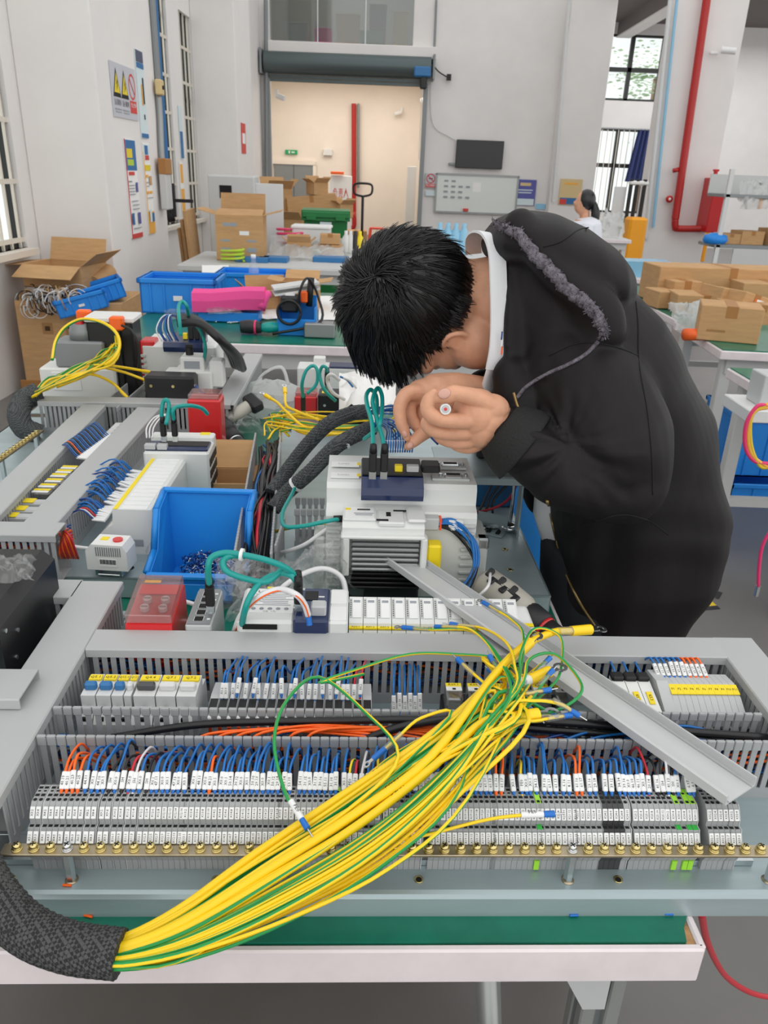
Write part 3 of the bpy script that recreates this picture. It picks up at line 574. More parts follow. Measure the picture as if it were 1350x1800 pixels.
for k in range(3):
    u = uv(1076 + 23.5 * k + 11); w = .0150; t = thing('interface_relay', 'white interface relay with black cap, %s of three beside the fuse terminals' % ORD[k], 'relay', xf=FP @ TR(u, .235, .008), group='white interface relays')
    q = B(); q.prism([(-.045, 0), (-.045, .040), (-.036, .052), (.016, .062), (.03, .062), (.03, 0)], w / 2, 'device_white', xf=YZ, h0=-w / 2); obj('body', q, t, loc=(0, 0, 0))
    q = B(); q.box((0, .024, .064), (w * 1.02, .014, .008), 'black', ch=.002); obj('cap', q, t, loc=(0, 0, 0))
    sl = (.0100) / .052; q = B(); X = frm((0, -.010, .0575), (0, -1, -.19), (0, -.19, 1)); q.X = X; q.box((0, 0, .0004), (.020, .007, .001), 'label_yellow', ch=.0004); q.text('K5.%d' % (k + 1), TR(0, 0, .0012), .005, 'ink', .016); obj('label', q, t, loc=(0, 0, 0))
    e = [Fw(u, .275, .074), Fw(u + .002, .298, .07), Fw(u + .002, .31, .06)]; sp = Fw(u, .258, .066)
    sleeve_wire(e, sp, sp + (FP.to_3x3() @ Vector((0, .008, .006))), '5.1%d' % k, 'b', 'short blue wire into the black cap of %s white interface relay' % ORD[k], 'short wires into the interface relays')
# fuse terminals with yellow markers
a = uv(1172); n = 11; pw = (uv(1297) - a) / n; t = thing('fuse_terminal_block', 'row of pale lever fuse terminals with yellow marker strip at the duct corner', 'terminal block', xf=FP @ TR(a, .235, .008))
q = B(); q.prism([(-.05, 0), (-.05, .030), (-.045, .040), (-.030, .050), (-.012, .060), (.010, .066), (.034, .062), (.044, .05), (.044, 0)], pw * .48, 'mid_grey', xf=YZ, h0=-pw * .48); q.box((0, -.038, .047), (pw * .8, .012, .012), 'cover_grey', ch=.001); q.box((0, -.046, .038), (pw * .4, .004, .01), 'smoke_clear'); me = q.mesh('terminal')
for k in range(n):
    r = obj('terminal', me, t, loc=(pw * (k + .5), 0, 0)); q = B(); q.X = frm((0, -.001, .0638), (1, 0, 0), (0, -.27, 1)); q.box((0, 0, .0006), (pw * .98, .015, .0014), 'label_yellow'); q.text('F%d' % (k + 1), TR(0, 0, .0015), .0045, 'ink', pw * .7); obj('marker', q, r, loc=(0, 0, 0))
q = B(); q.prism([(-.05, 0), (-.05, .030), (-.03, .052), (.010, .069), (.04, .064), (.046, .05), (.046, 0)], -.0, 'mid_grey', xf=YZ, h0=-.014); obj('end_bracket', q, t, loc=(0, 0, 0))
for k in range(10):
    px = 1160 + 10 * k; u = uv(px); c = 'o' if k > 5 and k % 2 == 0 or k > 6 else 'b'
    sp = Fw(u + .004, .262, .072); sq = Fw(u + .0035 - .002, .276, .081 + .003 * (k in (3, 4, 5)))
    e = [Fw(u - .002, .284, .084), Fw(u - .004, .297, .070), Fw(u - .004, .31, .06)]
    sleeve_wire(e, sp, sq, '6%d.1%d' % (k % 4, k), c, '%s wire with sleeve, %s behind the yellow marked fuse terminals' % (WN[c], ORD[k]), 'sleeved wires behind the fuse terminals', nrm=FP.to_3x3() @ Vector((0, -.8, .6)))
# ---- loose duct lid lying diagonally across the panel
A = P(1300, 1402, z=.866); C = P(651, 952, z=.866); d = (C - A); L = d.length
t = thing('loose_duct_lid', 'loose grey duct lid lying diagonally across the front panel', 'duct lid', xf=frm(A, d, (0, 0, 1)))
q = B(); h = .0255; th = .0018
pr = [(-h, .0115), (-h, .0015), (-h + .0015, 0), (h - .0015, 0), (h, .0015), (h, .0115), (h - .0028, .0125), (h - .0028, .0105), (h - th, .0095), (h - th, th), (-h + th, th), (-h + th, .0095), (-h + .0028, .0105), (-h + .0028, .0125)]
q.prism(pr, L, 'cover_grey', xf=YZ, h0=0); obj('lid_channel', q, t, loc=(0, 0, .002))
q = B(); q.box((L / 2, h - .006, th), (L, .0016, .0012), 'duct'); q.box((L / 2, -h + .006, th), (L, .0016, .0012), 'duct'); obj('snap_ridge', q, t, loc=(0, 0, .002))
# ---- braided sleeve with the fan of earth wires
def braid_mat(name, a, c, sc=260.0):
    m = mat(name, a, .7); nt = m.node_tree; bs = nt.nodes['Principled BSDF']
    tc = nt.nodes.new('ShaderNodeTexCoord'); mp = nt.nodes.new('ShaderNodeMapping'); mp.inputs['Rotation'].default_value = (.3, .4, .78); nt.links.new(tc.outputs['Object'], mp.inputs[0])
    ck = nt.nodes.new('ShaderNodeTexChecker'); ck.inputs['Scale'].default_value = sc; ck.inputs['Color1'].default_value = lin(a); ck.inputs['Color2'].default_value = lin(c); nt.links.new(mp.outputs[0], ck.inputs[0]); nt.links.new(ck.outputs[0], bs.inputs['Base Color'])
    bp = nt.nodes.new('ShaderNodeBump'); bp.inputs['Strength'].default_value = .5; bp.inputs['Distance'].default_value = .003; nt.links.new(ck.outputs['Fac'], bp.inputs['Height']); nt.links.new(bp.outputs[0], bs.inputs['Normal']); return m
braid_mat('braid', '#1a1b1c', '#4a4c4c', 330)
def braided(q, pts, r, n=28, sub=10, mA='braid', pitch=None, flat=1.0, taper=None):
    """tube with woven over-under relief"""
    pts = crom(pts, sub); Ls = [0]
    for a, c in zip(pts, pts[1:]): Ls.append(Ls[-1] + (c - a).length)
    step = pitch or (2 * math.pi * r / n); m = max(8, int(Ls[-1] / step)); res = []
    for i in range(m + 1):
        s = Ls[-1] * i / m; k = max(j for j in range(len(Ls)) if Ls[j] <= s + 1e-9); k = min(k, len(pts) - 2); f = (s - Ls[k]) / max(1e-9, Ls[k + 1] - Ls[k]); res.append(pts[k].lerp(pts[k + 1], f))
    u = None; rings = []
    for i, p in enumerate(res):
        t = (res[min(i + 1, m)] - res[max(i - 1, 0)]).normalized(); u = t.orthogonal().normalized() if u is None else (u - t * u.dot(t)).normalized(); w = t.cross(u)
        rr = r if taper is None else taper(i / m) * r
        rings.append([p + (u * math.cos(2 * math.pi * j / n) + w * math.sin(2 * math.pi * j / n) * flat) * rr * (1 + (.035 if (i + j) % 2 else -.02)) for j in range(n)])
    q.loft(rings, mA, False, True); return rings
t = thing('earth_wire_harness', 'fan of yellow-green earth wires spilling out of a black braided sleeve', 'wire harness', P(205, 1678, z=.775))
SLV = [P(-60, 1475, z=.83), P(-20, 1560, z=.81), P(40, 1628, z=.795), P(120, 1664, z=.788), P(212, 1677, z=.785)]
q = B(); braided(q, SLV, .0185, 30, 8, taper=lambda f: 1.12 if f < .6 else 1.12 - .05 * (f - .6)); obj('braided_sleeve', q, t, world=True)
ST = [(150, 1668, .785, 24), (212, 1677, .786, 27), (330, 1640, .797, 46), (480, 1560, .822, 70), (640, 1462, .862, 78), (775, 1352, .890, 62), (850, 1265, .900, 38)]
def bundle(o, zo, last=7, cross=0.0):
    """stations of one wire: o in -1..1 across the fan, zo height offset"""
    out = []
    for k, (x, y, z, wd) in enumerate(ST[:last]):
        x2, y2 = ST[min(k + 1, 6)][:2]; x1, y1 = ST[max(k - 1, 0)][:2]; L = math.hypot(x2 - x1, y2 - y1); nx, ny = -(y2 - y1) / L, (x2 - x1) / L
        oo = o + cross * (k - 2) / 4 if k > 2 else o
        out.append(P(x + nx * oo * wd, y + ny * oo * wd, z=z + (zo if k > 1 else zo * .6)))
    return out
def ring_lug(q, e, d, s=1.0, boot='boot_yellow', m='tin', up=(0, 0, 1)):
    """boot and ring tongue from point e along d"""
    d = Vector(d).normalized(); q.cyl(e - d * .004, e + d * .020 * s, .0048 * s, boot, 10, r2=.0052 * s)
    c = e + d * .0325 * s; X = frm(c, d, up); r = .0062 * s
    A = [2 * math.pi * k / 16 for k in range(16)]
    o_ = [(r * math.cos(a), r * math.sin(a)) for a in A]; i_ = [(.0034 * s * math.cos(a), .0034 * s * math.sin(a)) for a in A]
    vs = [(x, y, z) for z in (-.0007, .0007) for x, y in o_] + [(x, y, z) for z in (-.0007, .0007) for x, y in i_]; fs = []
    for k in range(16):
        k2 = (k + 1) % 16; fs += [(k, k2, 16 + k2, 16 + k), (32 + k, 48 + k, 48 + k2, 32 + k2), (16 + k, 16 + k2, 48 + k2, 48 + k), (k, 32 + k, 32 + k2, k2)]
    q.add(vs, fs, m, False, X); q.box((-.0085 * s, 0, 0), (.010 * s, .0066 * s, .002), m, xf=X)
def small_end(w, e, d, ring=False, text=None):
    """clear sleeve, blue ferrule collar and pin (or small ring)"""
    d = Vector(d).normalized(); q = B(); q.cyl(e - d * .026, e - d * .004, .0032, 'clear_sleeve' if not text else 'white', 8); o_ = obj('clear_sleeve' if not text else 'marker_sleeve', q, w, world=True)
    if text: q = B(); s_ = Vector((0, 0, 1)) - d * d.z; q.text(text, frm(e - d * .015 + s_.normalized() * .0035, d, s_), .0055, 'ink', .018); obj('marking', q, o_, world=True)
    q = B()
    if ring: ring_lug(q, e, d, .62, 'ferrule_blue')
    else: q.cyl(e - d * .004, e + d * .007, .0030, 'ferrule_blue', 8, r2=.0034); q.cyl(e + d * .007, e + d * .017, .0009, 'tin', 6)
    obj('ferrule', q, w, world=True)
def earth_wire(pts, r, tw=.0, ph=0.0):
    q = B(); q.tube(pts, r, 'pe_yellow', 8, 5, stripe=('pe_green', 3), tw=tw, ph=ph); return obj('earth_wire', q, t, world=True)
def px(*L): return [P(x, y, z=z) for x, y, z in L]
# thick wires with lugs
for o, zo, tail, r in [(-.75, .004, px((905, 1205, .905), (935, 1193, .905)), .0046), (-.95, .006, px((820, 1240, .905), (880, 1180, .91), (912, 1148, .912)), .0042), (-.2, .008, px((850, 1268, .908), (905, 1261, .906)), .0042), (-.45, .010, px((862, 1195, .915), (915, 1140, .915), (970, 1112, .905), (1008, 1109, .90)), .0046)]:
    bp_ = bundle(o, zo, 6); pts = bp_ + tail; w = earth_wire(pts, r, .02, rnd.random() * 6); d = tail[-1] - tail[-2]; q = B(); ring_lug(q, tail[-1], d, 1.35); obj('ring_lug', q, w, world=True)
    q = B(); q.cyl(tail[-1] - d.normalized() * .024, tail[-1] - d.normalized() * .004, .0062, 'white' if o == -.75 else 'clear_sleeve', 10); s_ = obj('marker_sleeve', q, w, world=True)
    if o == -.75: q = B(); dd = d.normalized(); q.text('PE0', frm(tail[-1] - dd * .014 + Vector((0, -.0052, .0042)), dd, (0, -.7, .7)), .0072, 'ink', .018); obj('marking', q, s_, world=True)
    q = B(); q.text('ECHU', frm(pts[4].lerp(pts[5], .5) + Vector((0, -.003, r + .0006)), pts[5] - pts[4], (0, -.35, 1)), .0060, 'ink'); obj('print', q, w, world=True)
# thin wires with ferrules; tails given as photo points with heights
TAILS = [(-.55, 5, [(700, 1330, .90), (640, 1250, .9), (560, 1190, .905), (505, 1230, .905), (482, 1300, .89), (500, 1390, .87), (534, 1446, .862)], False, 'PE0'),
 (-.5, 6, [(905, 1205, .91), (880, 1160, .91), (800, 1150, .905), (720, 1150, .905), (640, 1172, .905), (560, 1200, .905), (640, 1185, .9)], False, None),
 (-.6, 5, [(790, 1260, .91), (740, 1262, .905), (700, 1295, .895), (672, 1320, .885)], True, None),
 (.1, 6, [(905, 1240, .915), (880, 1160, .915), (830, 1110, .905), (760, 1107, .895), (722, 1104, .888)], True, None),
 (0, 6, [(895, 1230, .92), (870, 1150, .915), (830, 1108, .908), (790, 1102, .9), (773, 1102, .895)], False, None),
 (-.3, 6, [(885, 1230, .912), (850, 1200, .912), (825, 1178, .91), (810, 1164, .91)], False, None),
 (.2, 6, [(905, 1215, .915), (915, 1150, .925), (940, 1105, .92), (985, 1120, .905), (985, 1180, .9), (960, 1215, .9), (890, 1270, .905), (850, 1300, .9)], False, None),
 (.3, 6, [(900, 1235, .91), (935, 1218, .912), (958, 1214, .91)], False, None),
 (.4, 6, [(890, 1245, .915), (940, 1232, .915), (985, 1238, .91), (1008, 1252, .902)], False, None),
 (.5, 6, [(900, 1280, .905), (950, 1266, .905), (995, 1258, .9)], False, None),
 (.35, 6, [(900, 1220, .92), (905, 1170, .925), (890, 1130, .92), (850, 1105, .905), (800, 1098, .9)], False, None),
 (.45, 6, [(890, 1240, .915), (896, 1205, .915)], False, None),
 (.25, 6, [(910, 1215, .92), (930, 1160, .925), (975, 1150, .91), (1015, 1190, .9), (1020, 1220, .9), (975, 1250, .9), (900, 1255, .9)], False, None),
 (.15, 6, [(900, 1215, .92), (920, 1120, .915), (900, 1090, .905), (872, 1072, .90), (858, 1064, .897)], True, None),
 (.85, 3, [(620, 1505, .85), (760, 1465, .855), (860, 1440, .857), (930, 1432, .857), (962, 1431, .857)], False, 'PE0')]
for k, (o, nst, tl, ring, tx) in enumerate(TAILS):
    tail = px(*tl); pts = bundle(o, .004 + .010 * rnd.random(), nst, rnd.uniform(-.3, .3)) + tail; w = earth_wire(pts, .0017 if k % 4 else .0019, rnd.uniform(-.12, .12), rnd.random() * 6)
    if k not in (1, 6, 12): small_end(w, tail[-1], tail[-1] - tail[-2], ring, tx)
# the rest of the fan: ends tucked among the others
for k in range(27):
    o = -1 + 2 * (k + .5) / 27; zo = rnd.uniform(-.004, .012); e = [(895 + rnd.uniform(-40, 40), 1230 + rnd.uniform(-45, 50), .905 + rnd.uniform(-.008, .014)), (905 + rnd.uniform(-60, 70), 1215 + rnd.uniform(-60, 55), .9 + rnd.uniform(-.01, .014))]
    tail = px(*e); pts = bundle(o + rnd.uniform(-.12, .12), zo, 6, rnd.uniform(-.5, .5)) + tail; w = earth_wire(pts, (.0017, .0020, .0024)[k % 3], rnd.uniform(-.12, .12), rnd.random() * 6)
    if k % 3 == 0: small_end(w, tail[-1], tail[-1] - tail[-2])
# ---- clippings on the bench and plate
for x, y, z, m, a, lb in [(118, 1556, .7815, 'orange_wire', 0, 'orange wire clipping at the foot of the earth bar post'), (155, 1610, .7525, 'orange_wire', -12, 'orange wire clipping on the green bench edge'), (146, 1607, .7525, 'blue_wire', -10, 'blue wire clipping on the green bench by the orange one'), (1009, 1609, .7525, 'ferrule_blue', 5, 'blue wire clipping in front of the plate lip'), (1176, 1607, .7525, 'ferrule_blue', 0, 'blue wire clipping near the chipped bench corner'), (1150, 1521, .7815, 'ferrule_blue', 0, 'blue wire clipping under the earth bar')]:
    c = P(x, y, z=z); d = Vector((.0042, .0042 * math.tan(math.radians(a)), 0)); q = B(); q.cyl(c - d, c + d, .0013, m, 7); tag(obj('wire_clipping', q), lb, 'wire offcut')
# ================================================================= THE MAN BENDING OVER THE BENCH
mat('skin', '#d9a283', .5, var=.10, vs=30, bump=.03, bs=250)
MATS['skin'].node_tree.nodes['Principled BSDF'].inputs['Subsurface Weight'].default_value = .12
MATS['skin'].node_tree.nodes['Principled BSDF'].inputs['Subsurface Radius'].default_value = (.012, .005, .003)
mat('nail', '#d8a797', .3); mat('lip', '#b0695f', .5); mat('eye_dark', '#1a1412', .3)
mat('jacket', '#151214', .58, var=.08, vs=4, bump=.06, bs=600, spec=.3)
mat('jacket_rib', '#181a1a', .8, bump=.3, bs=300); mat('fray', '#736e78', .9, var=.5, vs=120, bump=.8, bs=260)
mat('hair', '#121214', .33, spec=.6); mat('shirt', '#eef0f3', .8, bump=.05, bs=300); mat('trousers', '#20262c', .8, bump=.1, bs=200); mat('zip', '#9c8558', .35, .8); mat('shoe', '#1d1d1f', .6)
HC = P(724, 540, y=1.30)                                         # head centre
hu = Vector((-.92, -.36, .16)).normalized(); hf = Vector((-.22, .20, -.95)); hf = (hf - hu * hf.dot(hu)).normalized(); hl = hu.cross(hf)
HM = Matrix(((hl.x, hf.x, hu.x, HC.x), (hl.y, hf.y, hu.y, HC.y), (hl.z, hf.z, hu.z, HC.z), (0, 0, 0, 1)))   # head frame: x his left, y face, z crown
man = thing('person', 'person in a black hooded jacket bending over the bench, both hands at the wires', 'person', (.46, 1.32, 0))
def pd(px_, py_, y): return P(px_, py_, y=y)
def limb(q, L, m='skin', n=14, sub=5, flat=1.0):
    q.tube([pd(*l[:3]) for l in L], [l[3] for l in L], m, n, sub, flat=flat)
    for l in (L[0], L[-1]): q.sphere(pd(*l[:3]), l[3] * .99, m, n, 8)
# --- body: head, neck, trunk, arms and hands in one skin
q = B()
q.sphere((0, -.012, .012), (.076, .097, .105), 'skin', 28, 20, HM); q.sphere((0, .030, -.035), (.066, .066, .085), 'skin', 24, 16, HM)
q.sphere((0, .050, -.085), (.048, .048, .042), 'skin', 20, 14, HM); q.sphere((0, .080, -.108), (.022, .020, .018), 'skin', 14, 10, HM)
for s in (-1, 1):
    q.sphere((s * .050, .035, -.070), (.016, .045, .035), 'skin', 14, 10, HM); q.sphere((s * .040, .078, -.032), (.026, .016, .018), 'skin', 14, 10, HM)
    q.sphere((s * .033, .082, .014), (.026, .012, .009), 'skin', 12, 8, HM)
    E = [Vector((s * .073, .024, -.080)), Vector((s * .078, .014, -.086)), Vector((s * .084, .002, -.074)), Vector((s * .087, -.003, -.052)), Vector((s * .084, .006, -.036)), Vector((s * .078, .021, -.034)), Vector((s * .073, .030, -.044))]
    q.tube([HM @ e for e in E], [.005, .006, .0055, .005, .005, .0045, .004], 'skin', 8, 4); q.sphere((s * .072, .012, -.058), (.010, .018, .026), 'skin', 12, 8, HM); q.sphere((s * .077, .026, -.062), (.006, .006, .009), 'skin', 8, 6, HM)
q.tube([HM @ Vector((0, .088, .012)), HM @ Vector((0, .101, -.018)), HM @ Vector((0, .112, -.036))], [.008, .011, .014], 'skin', 10, 3); q.sphere((0, .110, -.038), (.016, .012, .010), 'skin', 10, 8, HM)
q.sphere((0, .092, -.070), (.024, .010, .009), 'skin', 12, 8, HM); q.sphere((0, .090, -.083), (.020, .010, .007), 'skin', 12, 8, HM)
NB = pd(955, 545, 1.31)
q.tube([HM @ Vector((0, -.025, -.03)), HM @ Vector((0, -.030, -.10)), pd(890, 528, 1.31), NB], [.062, .064, .074, .09], 'skin', 20, 4)
limb(q, [(955, 545, 1.31, .075), (1050, 660, 1.31, .09), (1100, 830, 1.31, .10), (1095, 1000, 1.31, .10)])
q.sphere(pd(838, 596, 1.29), (.055, .05, .05), 'skin', 16, 12)
limb(q, [(1000, 620, 1.25, .05), (1075, 760, 1.10, .045), (1092, 835, 1.06, .042), (985, 800, 1.07, .040), (905, 765, 1.095, .030), (885, 755, 1.10, .029)])
limb(q, [(955, 540, 1.46, .06), (985, 700, 1.50, .047), (970, 745, 1.48, .042), (900, 705, 1.34, .034), (850, 692, 1.25, .028)])
bodymesh = grid_remesh(q, .0032, 5)
q = B()   # hands
limb(q, [(912, 768, 1.096, .030), (885, 752, 1.10, .029), (858, 738, 1.10, .034), (832, 733, 1.10, .033)], n=18)
q.sphere(pd(838, 726, 1.098), .036, 'skin', 20, 14); q.sphere(pd(850, 748, 1.10), .033, 'skin', 20, 14); q.sphere(pd(862, 718, 1.088), (.028, .02, .022), 'skin', 16, 12); q.sphere(pd(822, 757, 1.098), (.026, .020, .022), 'skin', 16, 12)
LF = [[(862, 712, 1.083, .0150), (835, 699, 1.075, .0132), (806, 692, 1.070, .0116), (797, 691, 1.069, .0120), (785, 695, 1.068, .0116), (768, 699, 1.068, .0086)],
      [(840, 735, 1.083, .0138), (815, 740, 1.071, .0122), (780, 738, 1.064, .0110), (760, 731, 1.062, .0116), (751, 718, 1.063, .0104), (754, 702, 1.065, .0096), (762, 691, 1.067, .0070)],
      [(840, 754, 1.090, .0130), (812, 761, 1.081, .0114), (776, 760, 1.077, .0104), (756, 752, 1.079, .0110), (751, 742, 1.090, .0098), (764, 734, 1.106, .0086)],
      [(843, 768, 1.097, .0124), (818, 777, 1.091, .0104), (792, 776, 1.091, .0096), (776, 769, 1.096, .0102), (771, 760, 1.108, .0090), (786, 751, 1.122, .0080)],
      [(848, 776, 1.106, .0112), (828, 787, 1.103, .0092), (808, 785, 1.106, .0088), (799, 778, 1.113, .0090), (808, 768, 1.128, .0072)]]
for L in LF: limb(q, L, n=14)
lefthand = grid_remesh(q, .0016, 2)
q = B()
limb(q, [(862, 695, 1.27, .028), (840, 692, 1.235, .029), (800, 690, 1.205, .032), (765, 690, 1.185, .030)], n=18)
q.sphere(pd(752, 690, 1.178), (.034, .026, .022), 'skin', 20, 14); q.sphere(pd(780, 700, 1.175), (.034, .026, .025), 'skin', 20, 14)
RF = [[(745, 690, 1.168, 0.0142), (716, 692, 1.152, 0.0116), (703, 716, 1.140, 0.0105), (705, 742, 1.134, 0.0096), (711, 757, 1.131, 0.0086), (715, 769, 1.129, 0.0060)],
      [(750, 694, 1.182, 0.0129), (725, 700, 1.172, 0.0114), (721, 728, 1.164, 0.0103), (731, 748, 1.158, 0.0093), (738, 760, 1.154, 0.0069)],
      [(762, 698, 1.192, 0.0125), (742, 706, 1.186, 0.0110), (740, 732, 1.180, 0.0100), (750, 748, 1.174, 0.0077)],
      [(775, 702, 1.200, 0.0112), (760, 712, 1.196, 0.0099), (759, 733, 1.190, 0.0089), (768, 746, 1.186, 0.0069)],
      [(800, 706, 1.180, 0.0163), (783, 728, 1.162, 0.0142), (762, 750, 1.150, 0.0120), (740, 765, 1.140, 0.0108), (726, 777, 1.135, 0.0093), (717, 785, 1.132, 0.0062)]]
for L in RF: limb(q, L, n=14)
righthand = grid_remesh(q, .0016, 2)
q = B(); q.mi('skin')
for me in (bodymesh, lefthand, righthand):
    q.add([v.co for v in me.vertices], [tuple(p.vertices) for p in me.polygons], 'skin', True)
for s in (-1, 1): q.sphere((s * .034, .074, -.002), (.0135, .012, .010), 'white', 10, 8, HM); q.sphere((s * .034, .085, -.003), (.006, .003, .006), 'eye_dark', 8, 6, HM)
def nail(c, d, n, w=.0055, l=.007):
    X = frm(c, d, n); q.sphere((0, 0, 0), (l, w, .0018), 'nail', 10, 6, X)
a = pd(781, 692, 1.0575); nail(a, pd(768, 697, 1.06) - pd(800, 690, 1.06), (0, -1, .25), .0075, .0095)
nail(pd(721, 783, 1.1245), pd(717, 785, 1.13) - pd(740, 765, 1.138), (.2, -1, .2), .005, .006)
nail(pd(711, 763, 1.1225), pd(715, 769, 1.13) - pd(706, 745, 1.132), (-.4, -1, .0), .0045, .0055)
obj('body', q, man, world=True)
# --- hair
WH = (HM.inverted() @ pd(662, 492, 1.22)); WH = Vector((WH.x / .079, (WH.y + .012) / .10, (WH.z - .012) / .108)).normalized()
def has_hair(p):
    l, f, u = p
    if f > .45: return u > .22 - .1 * abs(l)
    if f > .05: return u > (-.30 if abs(l) > .6 else .1)
    if f > -.25: return u > -.42 - .9 * (.05 - f)
    return u > -.93
def scalp(p, k=1.0): return HM @ Vector((p[0] * .078 * k, -.012 + p[1] * .099 * k, .012 + p[2] * .107 * k))
q = B(); n, k = 48, 32; rings = []
for i in range(k + 1):
    a = math.pi * (i + .001) / (k + .002); row = []
    for j in range(n):
        t = 2 * math.pi * j / n; p = Vector((math.sin(a) * math.cos(t), math.sin(a) * math.sin(t), math.cos(a))); row.append(scalp(p, 1.085 if has_hair(p) else .90))
    rings.append(row)
q.loft(rings, 'hair', True); hr = random.Random(3)
capn = len(q.v)
def strand(p, lift, ln, swirl, grav, seeds, spread):
    """a clump of strands growing away from the whorl"""
    d = p - WH; d = d - p * d.dot(p)
    if d.length < .05: d = Vector((hr.uniform(-1, 1), hr.uniform(-1, 1), hr.uniform(-1, 1)))
    d = d.normalized(); d = (d + p.cross(d) * swirl).normalized(); path = []; c = p.copy(); pos = None; N = 5; g = 0
    for s in range(N + 1):
        f = s / N; k_ = 1.05 + lift * f ** 1.3; w = scalp(c.normalized(), k_); w = w + Vector((0, 0, -1)) * (grav * f * f) ; path.append(w); c = (c.normalized() + d * (ln / N / .1)); d = (d - c.normalized() * d.dot(c.normalized())).normalized()
    for _ in range(seeds):
        o = Vector((hr.uniform(-1, 1), hr.uniform(-1, 1), hr.uniform(-1, 1))) * spread; kk = hr.uniform(.8, 1.05)
        pts = [path[0] + o + (pp - path[0]) * kk - o * .75 * (i / N) for i, pp in enumerate(path)]
        q.tube(pts, [.0009, .0009, .0007, .0002], 'hair', 3, 1, caps=False)
cnt = 0
while cnt < 1500:
    p = Vector((hr.gauss(0, 1), hr.gauss(0, 1), hr.gauss(0, 1))).normalized()
    if not has_hair(p): continue
    cnt += 1; fringe = max(0, p.y) * (p.z > .1); side = p.z < -.1
    strand(p, hr.uniform(.05, .16) * (.55 if side else 1) + .05 * fringe, hr.uniform(.045, .075) * (.5 if side else 1) + .025 * fringe, hr.uniform(.1, .5) * (.3 if side else 1), .010 * fringe + hr.uniform(-.004, .004), 7, .0045)
# fringe falling forward over the brow
for k in range(330):
    l = hr.uniform(-1, 1); p = Vector((l * .85, .55 + .45 * hr.random(), .10 + .55 * hr.random())).normalized(); s0 = scalp(p, 1.07); out = (s0 - HC).normalized(); ln = hr.uniform(.035, .070) * (1 - .25 * abs(l))
    d = (p - WH); d = d - p * d.dot(p); d = HM.to_3x3() @ d.normalized(); e = s0 + out * .010 + d * ln * .45; tip = e + (d * .55 + out * .12 + Vector((.22, -.05, -.75)) + hl * hr.uniform(-.25, .3)) * ln * .62
    for _ in range(6):
        o = Vector((hr.uniform(-1, 1), hr.uniform(-1, 1), hr.uniform(-1, 1))) * .005; q.tube([s0 + o, e + o, e.lerp(tip, .5) + o * .6, tip + o * .25], [.0012, .0011, .0008, .0002], 'hair', 3, 2, caps=False)
for k in range(150):
    p = (WH + Vector((hr.gauss(0, .16), hr.gauss(0, .16), hr.gauss(0, .16)))).normalized(); s0 = scalp(p, 1.07); a_ = hr.uniform(0, 6.283); t1 = p.orthogonal().normalized(); t2 = p.cross(t1); d = p - WH; d = d - p * d.dot(p); d = (d.normalized() + p.cross(d.normalized()) * .8 + (t1 * math.cos(a_) + t2 * math.sin(a_)) * .4).normalized()
    d = HM.to_3x3() @ d; up = HM.to_3x3() @ p
    for _ in range(4):
        o = Vector((hr.uniform(-1, 1), hr.uniform(-1, 1), hr.uniform(-1, 1))) * .004; q.tube([s0 + o, s0 + o + d * .016 + up * .008, s0 + o * .5 + d * .036 + up * .006], [.0012, .001, .0003], 'hair', 3, 2, caps=False)
for k in range(120):   # locks falling over the temple and cheek
    p = Vector((.35 + .6 * hr.random(), .35 + .6 * hr.random(), -.10 + .65 * hr.random())).normalized(); s0 = scalp(p, 1.06); out = (s0 - HC).normalized(); ln = hr.uniform(.018, .048)
    d = (p - WH); d = d - p * d.dot(p); d = HM.to_3x3() @ d.normalized(); e = s0 + out * hr.uniform(.004, .012) + d * ln * .6; tip = e + (d * .5 + out * hr.uniform(-.1, .25) + Vector((.18, .0, -.5)) + hl * hr.uniform(-.3, .3)) * ln * .7
    for _ in range(6):
        o = Vector((hr.uniform(-1, 1), hr.uniform(-1, 1), hr.uniform(-1, 1))) * .004; q.tube([s0 + o, e + o, tip + o * .3], [.0009, .0008, .0002], 'hair', 3, 2, caps=False)
# side fringe along the temple and nape
for k in range(90):
    f = hr.random(); p = Vector((.9, .42 - .9 * f, -.22 - .32 * f + hr.uniform(-.1, .15))).normalized(); ln_ = .4 if .0 < p.y < .5 else 1; s0 = scalp(p, 1.06); tip = s0 + (-hu * .8 + hf * .25 * (1 - f) + hl * .35) * hr.uniform(.015, .03) * ln_
    for _ in range(5):
        o = Vector((hr.uniform(-1, 1), hr.uniform(-1, 1), hr.uniform(-1, 1))) * .004; q.tube([s0 + o, s0.lerp(tip, .5) + hl * .004 + o, tip + o * .3], [.0009, .0007, .0002], 'hair', 3, 1, caps=False)
obj('hair', q, man, world=True)
